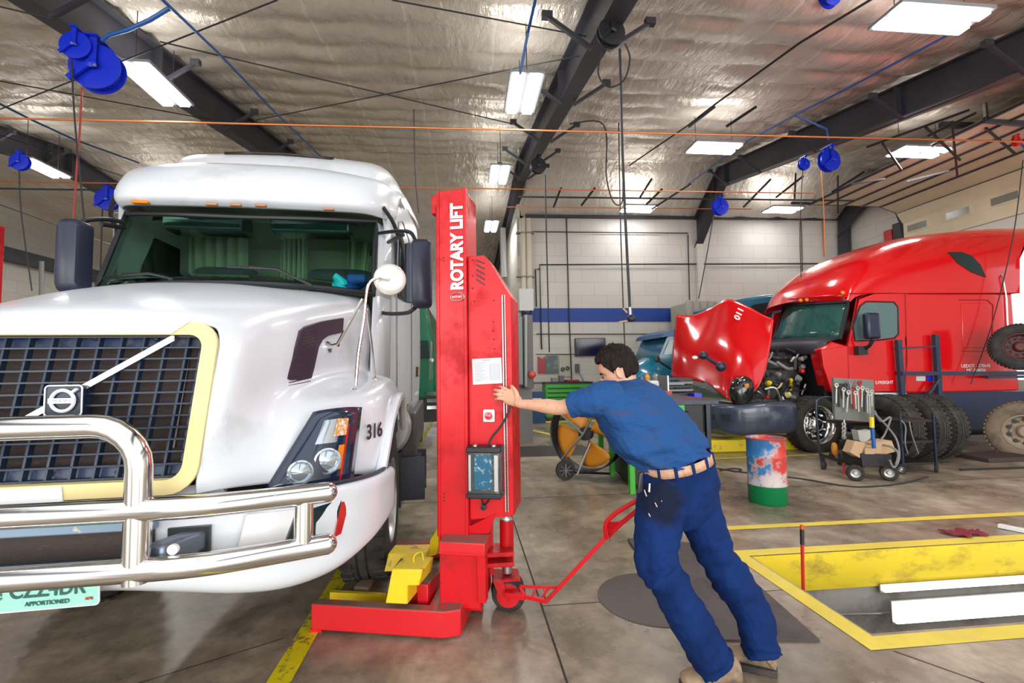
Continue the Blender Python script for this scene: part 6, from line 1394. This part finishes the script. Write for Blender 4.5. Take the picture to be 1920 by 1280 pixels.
cord('grey hose looping from the pegboard cart down over the boxes', [P(1640, 770, 5.9), P(1652, 790, 5.7), P(1670, 782, 5.7), P(1660, 812, 5.6), P(1650, 830, 5.4), P(1672, 838, 5.25), P(1684, 850, 5.2), P(1680, 870, 5.2)], .012, 'mid_grey')
cord('thin grey hose hanging at the right side of the low cart', [P(1640, 775, 5.8), P(1664, 800, 5.6), P(1682, 826, 5.4), P(1686, 858, 5.25), P(1676, 876, 5.2), P(1668, 862, 5.2)], .011, 'mid_grey')

# pit items
T = thing('pry_bar', 'red pry bar with black grip standing in the pit corner', 'tool', P(1506, 1090, 2.95))
mb = MB(); a = P(1503.5, 984, 2.93); b = P(1508, 1200, 2.93); b2 = a+(b-a)*1.15; mb.tube([a+(b-a)*.16, b2], .0105, 10); mb.build('rod', mat('rod_red', (.55, .01, .012), .3), T)
mb = MB(); mb.tube([a+(b-a)*.035, a+(b-a)*.17], .013, 10); mb.build('grip', 'black', T); mb = MB(); mb.tube([a, a+(b-a)*.036], .012, 10); mb.build('tip', mat('tip_red', (.7, .08, .02), .3), T)
def pit_light_or_glow(px0, px1, py0, py1, Y, label):
    a = P(px0, py0, Y); b = P(px1, py1, Y); c_ = P(px0, py1, Y); T = thing('pit_light_or_glow', label, 'light fixture', ((a.x+b.x)/2, Y, b.z), group=None)
    mb = MB(); mb.box(a.x, b.x+1.2, Y-.02, Y+.01, c_.z, a.z); mb.build('diffuser', mat('pit_diffuser', (1, 1, 1), .3, emit=((1, .97, .92), 2.6)), T, bevel=.012)
    mb = MB(); mb.box(a.x-.01, b.x+1.2, Y+.01, Y+.025, c_.z-.01, a.z+.01); mb.build('backplate', 'steel', T)
pit_light_or_glow(1676, 1920, 1131, 1169, 3.30, 'long white lit fixture in the pit, the lower and larger one')
pit_light_or_glow(1655, 1920, 1099, 1110, 3.35, 'thin glowing strip imitating the lamp reflection under the yellow pit kerb')  # no lamp here: emissive strip stands in for lamp glow reflected on the ledge
mb = MB(); mb.tube([P(1575, 1151, 3.37), P(1672, 1149, 3.37)], .008, 8); tag(mb.build('conduit', 'steel'), 'short steel conduit running to the pit light', 'pipe')
# mats, cover, rag, stick, cords on the floor
mb = MB(); mb.prism([V((1.33, 3.85, .001)), V((1.93, 3.62, .001)), V((1.79, 2.32, .001)), V((1.15, 2.40, .001))], (0, 0, .010)); tag(mb.build('rubber_mat', mat('mat_dark', (.075, .06, .06), .55, dirt=(3, .4, .7, (.055, .045, .045)))), 'dark flat rubber mat under the man\'s feet beside the pit', 'mat')
c = G(1215, 1121); mb = MB(); rx = abs(G(1330, 1121).x-G(1117, 1121).x)/2; mb.lathe((c.x+.04, c.y, .001), (0, 0, 1), [(0, .006), (rx*.97, .006), (rx, .003), (rx, 0)], 48); tag(mb.build('manhole_cover', mat('cover_dark', (.085, .065, .058), .5, dirt=(6, .5, .7, (.12, .10, .09)))), 'round dark cover set in the floor left of the man\'s legs', 'cover')
def rag():
    c = G(1806, 1002); rows = []
    for i in range(22):
        row = []
        for j in range(14):
            u = i/21-.5; v = j/13-.5; x = c.x+u*.30*(1-.3*abs(v)); y = c.y+v*.13+.03*math.sin(u*9); z = .012+.03*abs(mnoise.noise(V((u*7, v*6, 2))))+.022*max(0, mnoise.noise(V((u*15, v*11, 7)))); row.append(V((x, y, z)))
        rows.append(row)
    mb = MB(); mb.grid(rows); tag(mb.build('shop_rag', 'rag', solid=.004, angle=0), 'crumpled dark red rag on the floor behind the pit', 'rag')
rag()
a = G(1872, 985, .02); b = G(1990, 1008, .02); mb = MB(); mb.bar(a, b, .05, .03); tag(mb.build('channel_strip', 'white_trim', bevel=.003), 'white strip lying on the floor at the right edge', 'strip')
cord('black cord crossing the floor behind the drum', [G(1345, 878, .008), G(1400, 886, .008), G(1500, 897, .008), G(1600, 912, .008), G(1690, 906, .008), G(1740, 893, .008)], .010, name='power_cord', cat='cord')
cord('black cord curled on the floor left of the drum', [G(1350, 882, .008), G(1372, 878, .008), G(1390, 880, .008), G(1380, 884, .008), G(1362, 880, .008)], .010, name='power_cord', cat='cord')
cord('dark hose lying on the floor in front of the tan wheel', [G(1800, 880, .015), G(1850, 878, .015), G(1930, 876, .015), G(1990, 874, .015)], .014)
cord('thin line on the floor right of the tow handle', [G(1178, 1012, .006), G(1190, 1030, .006), G(1210, 1042, .006)], .006, name='power_cord', cat='cord')
mb = MB(); a = G(668, 1118, .0); 
T = thing('wheel_chock', 'dusty wooden chock on the floor beside the white truck tire', 'chock', G(690, 1110))
q = [G(662, 1117), G(690, 1119), G(713, 1080), G(697, 1078)]; mb = MB(); mb.prism(q, (0, 0, .055)); mb.build('block', mat('chock_wood', (.28, .19, .13), .8), T, bevel=.012)
# ================================================================== WALL ITEMS
YB = YW-.02
T = thing('television', 'dark flat television on the back wall above the man\'s head', 'television', P(1106, 666, YB))
a = P(1077, 634, YB); b = P(1135, 667, YB)
mb = MB(); mb.box(a.x, b.x, YB-.07, YB, b.z, a.z); mb.build('casing', 'black', T, bevel=.01)
mb = MB(); mb.box(a.x+.02, b.x-.02, YB-.074, YB-.07, b.z+.02, a.z-.02); mb.build('screen', mat('screen', (.012, .008, .04), .12), T)
def wallbox(name, label, cat, x0, y0, x1, y1, m, d=.04, Y=YB, bevel=.004):
    a = P(x0, y0, Y); b = P(x1, y1, Y); mb = MB(); mb.box(a.x, b.x, Y-d, Y, b.z, a.z); return tag(mb.build(name, m, bevel=bevel), label, cat)
M['poster'] = mat('poster_mix', (.10, .13, .13), .5, dirt=(3.5, .5, .56, (.22, .28, .26)))
ps = wallbox('poster', 'dark poster of vehicles with a red left part on the back wall', 'poster', 1022, 666, 1047, 700, 'poster', .02)
a = P(1008, 668, YB-.022); b = P(1019, 700, YB-.022); mb = MB(); mb.prism([V((a.x, YB-.024, a.z)), V((b.x, YB-.024, a.z-.08)), V((b.x, YB-.024, b.z)), V((a.x, YB-.024, b.z))], (0, .02, 0)); mb.box(b.x, P(1023, 700, YB).x, YB-.015, YB, b.z, a.z-.03); mb.build('red_panel', 'truck_red_dark', ps, label='red left panel')
wallbox('pin_board', 'cream notice board right of the poster on the back wall', 'notice board', 1048, 664, 1072, 706, mat('board_cream', (.50, .46, .38), .7), .02)
for k, (px, py) in enumerate(((1055, 692), (1064, 690))):
    c = P(px, py, YB-.03); mb = MB(); mb.lathe(c, (0, -1, 0), [(.03, 0), (.06, 0), (.06, .03), (.03, .03), (.03, 0)], 16); tag(mb.build('belt_loop_part', 'black'), '%s round black part hanging on the notice board' % ('left' if k == 0 else 'right'), 'part')
wallbox('wall_phone', 'dark wall phone on the back wall right of the notice board', 'phone', 1078, 682, 1086, 698, mat('phone_grey', (.10, .09, .08), .5), .06)
cord('blue handle leaning against the back wall below the phone', [P(1086, 698, YB-.05), P(1096, 718, YB-.1)], .012, mat('handle_blue', (.08, .10, .35), .5), 'broom_handle', 'handle')
# water heater with flue pipes
T = thing('unit_heater', 'white wall heater with tall pale flue pipes at the wall corner', 'heater', P(988, 582, 13.6))
a = P(973, 541, 13.4); b = P(1001, 582, 13.4)
mb = MB(); mb.box(a.x, b.x, 13.4, 13.8, b.z, a.z); mb.build('casing', mat('heater_white', (.62, .62, .60), .5), T, bevel=.01)
for px in (982, 993): mb = MB(); mb.tube([V((P(px, 540, 13.5).x, 13.5, a.z)), V((P(px, 540, 13.5).x, 13.5, P(px, 410, 13.5).z))], .085, 14); mb.build('flue', mat('flue_cream', (.58, .52, .42), .5), T)
mb = MB()
for py in (520, 438): mb = MB(); mb.box(a.x-.05, b.x+.05, 13.38, 13.6, P(985, py, 13.5).z, P(985, py, 13.5).z+.03); mb.build('strap', 'mid_grey', T)
mb = MB(); mb.tube([P(980, 582, 13.5), P(983, 600, 13.5)], .03, 8); mb.tube([P(995, 582, 13.5), P(992, 600, 13.5)], .03, 8); mb.build('valve', 'black', T)
# electrical cabinet close behind the lift
T = thing('electrical_cabinet', 'tall grey-green electrical cabinet behind the right edge of the lift', 'cabinet', P(975, 720, 5.2))
Y = 8.6
a = P(960, 594, Y); b = P(982, 722, Y); mb = MB(); mb.box(a.x, b.x, Y, Y+.35, b.z, a.z); eb = mb.build('enclosure', 'grey_box', T, bevel=.02)
mb = MB(); mb.box(b.x+.01, P(1001, 722, Y).x, Y+.02, Y+.3, P(990, 728, Y).z, P(990, 590, Y).z); mb.build('side_channel', mat('channel_grey', (.11, .10, .10), .5), T, bevel=.01)
mb = MB(); mb.tube([P(986, 590, Y-.02), P(986, 724, Y-.02)], .03, 8); mb.build('conduit', 'steel', T)
mb = MB(); mb.ball(P(998, 702, Y-.04), .07, 12, (1, .6, 1)); mb.build('alarm_button', mat('alarm_red', (.55, .05, .04), .3), T)
mb = MB(); mb.tube(spline([P(962, 596, Y-.03), P(966, 640, Y-.03), P(963, 690, Y-.03), P(968, 720, Y-.03)], 5), .02, 6); mb.build('cabinet_cable', mat('cable_grey', (.10, .13, .13), .6), T)
mb = MB(); mb.box(a.x, P(1001, 600, Y).x, Y+.36, Y+.42, 0, a.z+.05); mb.build('support_frame', 'mid_grey', T)
# pipes on the back wall
def wpipe(label, pts, r=.028, m='wire', Y=YB-.05): 
    mb = MB(); mb.tube([P(x, y, Y) for x, y in pts], r, 8); tag(mb.build('wall_pipe', m), label, 'pipe', 'thin pipes on the back wall')
wpipe('dark pipe running along the back wall above the blue stripe then down at left', [(1578, 494), (1240, 495), (1012, 496), (1015, 640), (1016, 655)], .022)
wpipe('dark pipe beside the heater dropping inside the longer pipe run', [(1012, 504), (1004, 505), (1006, 575)], .02)
wpipe('thin vertical pipe on the back wall right of the heater', [(1062, 405), (1066, 560), (1072, 715)], .018)
wpipe('thin horizontal pipe high on the back wall near the rafter foot', [(984, 434), (1290, 437)], .016)
wpipe('thin horizontal conduit below the blue stripe', [(1005, 626), (1250, 626)], .014)
wpipe('thin horizontal conduit level with the television bottom', [(1005, 664), (1180, 664)], .012)
wpipe('vertical conduit from the rafter foot to the tote', [(1290, 440), (1293, 562)], .018)
wpipe('vertical conduit on the back wall near the dark column', [(1502, 410), (1505, 540)], .014)
wpipe('short reddish vertical pipe on the back wall above the teal truck', [(1542, 408), (1545, 480)], .014, 'copper')
# sectional door: vertical section with windows, curve and overhead panels
def door():
    T = thing('sectional_door', 'open cream sectional overhead door with small windows at right', 'door', (XR, 8, 3.9))
    cm = mat('door_cream', (.62, .52, .36), .55, var=(1, .12)); dm = mat('door_off_white', (.60, .56, .50), .55)
    y0, y1 = 4.4, 11.75
    def pan(pts, m, nm): 
        mb = MB(); (x0, z0), (x1, z1) = pts; mb.bar(V((x0, (y0+y1)/2, z0)), V((x1, (y0+y1)/2, z1)), y1-y0, .05, (1, 0, .3) if abs(x1-x0) < .1 else (0, 0, 1)); return mb.build(nm, m, T)
    mb = MB(); mb.box(XR-.17, XR-.12, y0, y1, 3.95, 4.62); mb.build('lower_panel', dm, T)
    mb = MB(); mb.box(XR-.17, XR-.12, y0, y1, 4.64, 5.28); wp = mb.build('window_panel', cm, T)
    for yc in (5.3, 7.0, 8.05, 9.28, 10.3, 11.35):
        mb = MB(); mb.box(XR-.185, XR-.17, yc-.34, yc+.34, 4.95, 5.20); f = mb.build('window_frame', cm, wp); mb = MB(); mb.box(XR-.19, XR-.184, yc-.27, yc+.27, 4.99, 5.16); mb.build('pane', mat('frosted_pane', (.20, .21, .17), .2), f, label='small grey pane')
    xs_ = [(XR-.15, 5.30), (XR-.35, 5.62), (XR-.85, 5.78), (XR-1.40, 5.79), (XR-1.95, 5.80), (XR-2.5, 5.80), (XR-2.95, 5.80)]
    for (xa, za), (xb, zb_) in zip(xs_, xs_[1:]):
        mb = MB(); d = V((xb-xa, 0, zb_-za)).normalized(); mb.add([V((xa, y, za))+V((d.z, 0, -d.x))*o for y in (y0, y1) for o in (0, -.05)]+[V((xb, y, zb_))-d*.03+V((d.z, 0, -d.x))*o for y in (y0, y1) for o in (0, -.05)], [(0, 1, 3, 2), (4, 6, 7, 5), (0, 4, 5, 1), (2, 3, 7, 6), (0, 2, 6, 4), (1, 5, 7, 3)])
        mb.build('overhead_panel', cm, T)
        mb = MB(); mb.bar(V((xb, y0, zb_-.06)), V((xb, y1, zb_-.06)), .04, .05); mb.build('panel_strut', 'beam', T)
    for yy in (y1+.06,):
        mb = MB(); mb.tube([V((XR-.12, yy, 3.9)), V((XR-.13, yy, 5.2)), V((XR-.30, yy, 5.62)), V((XR-.8, yy, 5.78)), V((XR-3.4, yy, 5.80))], .04, 8); mb.build('track', 'beam', T)
    mb = MB(); mb.bar(V((XR-3.0, y1-4.4, 5.74)), V((XR-.2, y1-4.4, 5.62)), .06, .10); mb.bar(V((XR-3.3, y1-3.9, 5.9)), V((XR, y1-3.9, 5.95)), .08, .10); mb.build('cross_track', 'beam', T)
    for x_ in (XR-1.2, XR-2.7): mb = MB(); mb.bar(V((x_, y1-4.2, 5.8)), V((x_, y1-4.2, ceil_z(x_, y1-4.2)-.1)), .05, .05); mb.build('track_hanger', 'steel', T)
    mb = MB(); mb.box(XR-.14, XR-.12, y0, y1, 4.3, 4.33); mb.build('seam', 'mid_grey', T)
    mb = MB(); mb.box(XR-.18, XR-.16, y0, y1, 4.62, 4.64); mb.box(XR-.18, XR-.16, y0, y1, 3.93, 3.96); mb.build('hinge_line', 'mid_grey', T)
door()
c = P(1668, 443, 12.4); c = PX(1669, 443, XR-.15)
T = thing('alarm_horn', 'red alarm horn on a black bracket high on the right wall', 'alarm', c)
mb = MB(); mb.box(XR-.25, XR-.02, c.y-.12, c.y+.12, c.z-.15, c.z+.18); mb.build('horn', mat('horn_red', (.45, .02, .02), .4), T, bevel=.03); mb = MB(); mb.box(XR-.22, XR-.02, c.y-.4, c.y-.14, c.z-.3, c.z+.3); mb.build('bracket', 'black', T, bevel=.02)
# ------------------------------------------------------------------ hose reels
def reel(px, py, Y, r, m, label, small=False, ax=(0, -1, 0)):
    c = P(px, py, Y); T = thing('hose_reel', label, 'hose reel', c, group=None); ax = V((.10, -1, 0)).normalized()
    mb = MB()
    for s in (-1, 1): mb.lathe(c+ax*(s*r*.22), ax, [(0, -.008), (r*.55, -.008), (r*.62, -.02*s), (r, -.006), (r, .006), (r*.62, .012), (0, .008)], 32)
    mb.build('spool_flange', m, T, weld=False)
    mb = MB(); mb.lathe(c, ax, [(r*.5, -r*.25), (r*.82, -r*.25), (r*.85, 0), (r*.82, r*.25), (r*.5, r*.25)], 28); mb.build('wound_hose', 'wire' if m == 'black' else m, T)
    side = ax.cross(V((0, 0, 1))).normalized()
    mb = MB(); mb.bar(c+ax*(r*.38)+V((0, 0, -r*.1)), c+ax*(r*.38)+V((0, 0, r*1.25)), r*.28, .012, ax); mb.bar(c-ax*(r*.38), c-ax*(r*.38)+V((0, 0, r*1.25)), r*.28, .012, ax); mb.bar(c+V((0, 0, r*1.22))-ax*(r*.6), c+V((0, 0, r*1.22))+ax*(r*.6), r*.5, .015); mb.build('bracket', m, T)
    mb = MB(); mb.bar(c+ax*(r*.44)+V((0, 0, .02)), c+ax*(r*.44)+side*(r*.85)+V((0, 0, -r*.75)), r*.22, r*.12, ax); mb.lathe(c+ax*(r*.42), ax, [(r*.2, 0), (r*.2, .02), (0, .03)], 14); mb.build('guide_arm', m, T)
    mb = MB(); mb.cbox(c+ax*(r*.46)+V((r*.1, 0, -r*.1)), r*.18, .02, r*.1); mb.build('label_plate', 'mid_grey', T)
    return T, c
R1, c1 = reel(145, 88, 5.05, .14, 'blue', 'small blue hose reel at upper left, the left of the pair')
R2, c2 = reel(184, 130, 5.15, .235, 'blue', 'large blue hose reel at upper left, the right of the pair')
reel(38, 304, 7.6, .125, 'blue', 'small blue hose reel at the left edge beside a light')
reel(203, 374, 9.2, .20, 'blue', 'blue hose reel just above the left mirror of the white truck')
reel(1507, 308, 7.6, .105, 'blue', 'small blue hose reel under the right rafter, left of the large one')
reel(1554, 301, 7.6, .20, 'blue', 'large blue hose reel under the right rafter')
reel(1350, 388, 10.5, .20, 'blue', 'blue hose reel hanging over the teal truck')
reel(1555, -6, 5.0, .13, 'blue', 'blue hose reel cut off by the top edge of the photo')
reel(1145, 62, 4.75, .150, 'black', 'black hose reel hanging on the middle rafter near the top')
reel(1009, 311, 9.3, .16, 'black', 'small dark hose reel farther along the middle rafter')
reel(1906, 265, 7.0, .09, 'red_lens', 'tiny red reel at the right edge under the ceiling')
def hang(label, pts, Y, r=.010, m='wire'):
    Ys = Y if isinstance(Y, (list, tuple)) else [Y]*len(pts)
    mb = MB(); mb.tube(spline([P(x, y, yy) for (x, y), yy in zip(pts, Ys)], 6), r, 6); return tag(mb.build('drop_hose', m), label, 'hose', None)
hang('red-brown hose dropping from the large blue reel at upper left', [(154, 165), (150, 240), (143, 330), (138, 412)], 5.1, .009, mat('hose_red', (.30, .04, .025), .5))
hang('black hose dropping from the small blue reel at upper left', [(134, 112), (140, 220), (150, 330), (158, 412)], 5.0, .008)
hang('thin hose dropping from the reel at the left edge', [(36, 318), (40, 400), (60, 545)], 7.6, .008)
hang('thin hose dropping from the reel above the left mirror', [(192, 392), (190, 460), (188, 520)], 9.2, .012)
hang('black hose dropping from the black reel to the wall stripe', [(1162, 92), (1166, 250), (1172, 400), (1181, 575)], 4.8, .014)
hang('second thin black line beside the long black hose', [(1160, 230), (1163, 400), (1168, 560), (1172, 660)], 7.5, .010)
hang('loop of black hose below the black reel', [(1172, 82), (1181, 110), (1170, 150), (1142, 163), (1122, 140), (1128, 95)], 4.78, .010)
hang('black hose dropping from the small dark reel to the floor area', [(1022, 328), (1026, 500), (1030, 660)], 9.0, .013)
hang('curled black hose hanging left of the long black drop', [(1068, 232), (1132, 234), (1137, 330), (1150, 378), (1166, 380), (1168, 340)], 8.0, .012)
hang('thin hose from the reel over the teal truck slanting down left', [(1338, 403), (1325, 480), (1310, 560)], 10.4, .012)
hang('thin line under the small reel at the right rafter', [(1505, 320), (1500, 430), (1502, 520)], 7.6, .008)
hang('reddish line hanging under the large right reel', [(1540, 320), (1545, 400), (1547, 480)], 7.8, .008, 'copper')
hang('thin cable slanting over the red sleeper at the right edge', [(1918, 300), (1900, 440), (1862, 600), (1820, 720)], 6.9, .008)
hang('long thin black line hanging left of the red lift', [(776, 205), (779, 330), (785, 400)], 6.6, .008)
T = thing('air_gun', 'dark air tool hanging at the end of the long black hose', 'tool', P(1184, 598, 4.85))
mb = MB(); mb.tube([P(1181, 574, 4.82), P(1182, 590, 4.82)], .018, 8); mb.build('coupling', 'steel', T); mb = MB(); mb.ball(P(1184, 597, 4.82), .050, 12, (1, .7, .75)); mb.build('body', 'black', T)
mb = MB(); mb.tube([P(1176, 586, 4.82), P(1168, 578, 4.82)], .010, 6); mb.tube([P(1176, 601, 4.82), P(1160, 604, 4.82)], .008, 6); mb.build('nozzle', 'cardboard', T)
# copper lines across the hall
def cross(label, x0, y0, x1, y1, Y, r, m, name='overhead_pipe', cat='pipe', ext=1.0):
    a = P(x0, y0, Y); b = P(x1, y1, Y); d = b-a; mb = MB(); mb.tube([a-d*.02, b+d*.02], r, 8); return tag(mb.build(name, m), label, cat)
cross('nearest copper pipe crossing the whole ceiling', -20, 221, 1940, 266, 6.4, .013, 'copper')
cross('second copper pipe crossing behind the first', -20, 340, 1500, 362, 9.6, .014, 'copper')
cross('third copper pipe low across the back of the right bay', 960, 388, 1400, 392, 11.5, .013, 'copper')
cross('black pipe crossing the right bay above the back wall', 985, 369, 1590, 376, 11.0, .022, 'wire')
cross('thin dark pipe crossing left of the truck roof', -20, 353, 240, 357, 9.8, .018, 'wire')
# blue air lines running along the rafters
def run(label, pts, r, m, name='air_line', cat='pipe'):
    mb = MB(); mb.tube([P(*p) for p in pts], r, 8); return tag(mb.build(name, m), label, cat)
run('blue air line running down the ceiling above the white truck', [(300, -5, 4.6), (415, 105, 5.8), (525, 220, 7.9), (610, 302, 10.5)], .016, 'blue_pipe')
run('blue hose linking the ceiling air line to the left reels', [(318, 15, 4.8), (280, 38, 4.85), (240, 56, 4.9), (205, 66, 5.0), (192, 76, 5.05)], .020, 'blue_pipe')
run('blue air line at the left edge running to the second rafter', [(-10, 190, 7.0), (60, 225, 7.6), (140, 262, 8.6), (260, 305, 10.5)], .016, 'blue_pipe')
run('blue air line running beside the right rafter', [(1900, -5, 4.9), (1760, 75, 5.6), (1600, 160, 6.7), (1490, 216, 7.8), (1400, 265, 9.3), (1290, 345, 12.0)], .016, 'blue_pipe')
run('blue branch hose from the air line to the large right reel', [(1490, 216, 7.8), (1528, 232, 7.7), (1550, 242, 7.65), (1554, 262, 7.6)], .018, 'blue_pipe')
run('blue air line in front of the middle rafter top', [(1005, -5, 4.6), (990, 60, 5.1), (975, 140, 5.3)], .016, 'blue_pipe')
run('blue pipe at the far right under the ceiling', [(1960, 230, 8.0), (1900, 250, 8.0), (1930, 290, 7.5), (1960, 320, 7.5)], .02, 'blue_pipe')
run('long dark conduit running diagonally across the right ceiling', [(1640, -5, 4.8), (1500, 80, 5.8), (1340, 196, 7.6), (1290, 235, 8.6), (1180, 310, 11.0)], .016, 'wire')
run('dark conduit under the right rafter', [(1960, 110, 5.0), (1790, 185, 5.9), (1560, 275, 7.7)], .012, 'wire')
# rod bracing under the ceiling
def rod(label, a, b):
    mb = MB(); mb.tube([P(*a), P(*b)], .009, 6); tag(mb.build('brace_rod', 'wire'), label, 'brace rod')
rod('thin rod crossing the ceiling from the left reels toward the middle rafter', (0, 205, 7.0), (520, 0, 4.8))
rod('thin rod from the upper left reaching the middle rafter', (300, 78, 5.6), (960, 232, 7.2))
rod('thin rod rising right toward the middle rafter foot', (480, 225, 8.2), (1110, 100, 6.0))
rod('thin rod at the top between the light rows', (735, 0, 5.0), (1120, 72, 5.8))
rod('thin rod at the upper left corner', (-10, 10, 5.0), (100, 36, 5.2))
rod('thin rod left of the white truck roof', (-10, 150, 6.4), (480, 240, 9.0))
rod('thin lower rod running over the left wall', (-10, 250, 8.5), (230, 330, 11.5))
rod('thin rod in front of the left wall', (-10, 380, 9.5), (240, 470, 13.5))
STL = ['left of the fixture by the right rafter', 'above the fixture by the right rafter', 'left of the rafter foot, low', 'nearest the black hose, low', 'left of the far fixture', 'right of the far fixture', 'under the reel over the teal truck', 'right of the reel over the teal truck', 'above the red cab front', 'longest of the right bay', 'over the red sleeper, parallel to the longest', 'at the right edge under the ceiling', 'upright above the far right fixture', 'upright above the dark wall column', 'crossing the fixture over the red truck', 'right of the fixture over the red truck', 'at the far right, slanting down', 'farthest left, by the middle rafter foot', 'upright over the door track', 'in front of the door track', 'at the near end of the door panels']
# small hanging struts and rails in the right bay
def strut(label, a, b, w=.035):
    mb = MB(); mb.bar(P(*a), P(*b), w, w); tag(mb.build('ceiling_strut', 'wire'), label, 'strut', 'short dark rails under the right ceiling')
for i, (a, b) in enumerate((((1292, 238, 8.4), (1340, 200, 7.8)), ((1362, 237, 7.9), (1418, 200, 7.4)), ((1296, 344, 11), (1222, 392, 11.5)), ((1090, 385, 11), (1116, 352, 10.5)), ((1200, 370, 10.8), (1222, 335, 10.2)), ((1212, 383, 11.2), (1242, 354, 10.8)), ((1394, 388, 11), (1445, 336, 10)), ((1455, 370, 10.8), (1506, 330, 10)), ((1560, 360, 10.8), (1620, 322, 10)), ((1625, 276, 8.5), (1818, 206, 7.2)), ((1740, 255, 8.0), (1830, 212, 7.2)), ((1830, 245, 7.8), (1930, 213, 7.2)), ((1490, 372, 10.5), (1492, 325, 10)), ((1571, 400, 11), (1571, 330, 10)), ((1655, 268, 8.2), (1690, 318, 8.8)), ((1735, 238, 7.7), (1800, 300, 8.4)), ((1848, 240, 7.6), (1905, 290, 8.2)), ((1038, 388, 11.4), (1052, 352, 10.9)), ((1785, 228, 7.5), (1795, 330, 8.2)), ((1700, 340, 9), (1780, 320, 8.6)), ((1596, 345, 9.5), (1660, 335, 9.2)))):
    strut('short dark %s %s' % ('hanger' if abs(a[0]-b[0]) < 25 and abs(a[1]-b[1]) > 30 else 'rail', STL[i]), a, b)
# pipe along left wall
run('dark tall pipe on the left wall beyond the white truck', [(78, 490, 15), (78, 600, 15)], .06, 'mid_grey', 'wall_post', 'post')
run('second dark post on the left wall beside the first', [(156, 500, 16), (157, 600, 16)], .06, 'mid_grey', 'wall_post', 'post')
run('grey duct pipe hanging beside the middle rafter behind the lift', [(942, 428, 12.8), (944, 480, 12.8), (946, 520, 12.8)], .09, 'steel', 'exhaust_duct', 'duct')
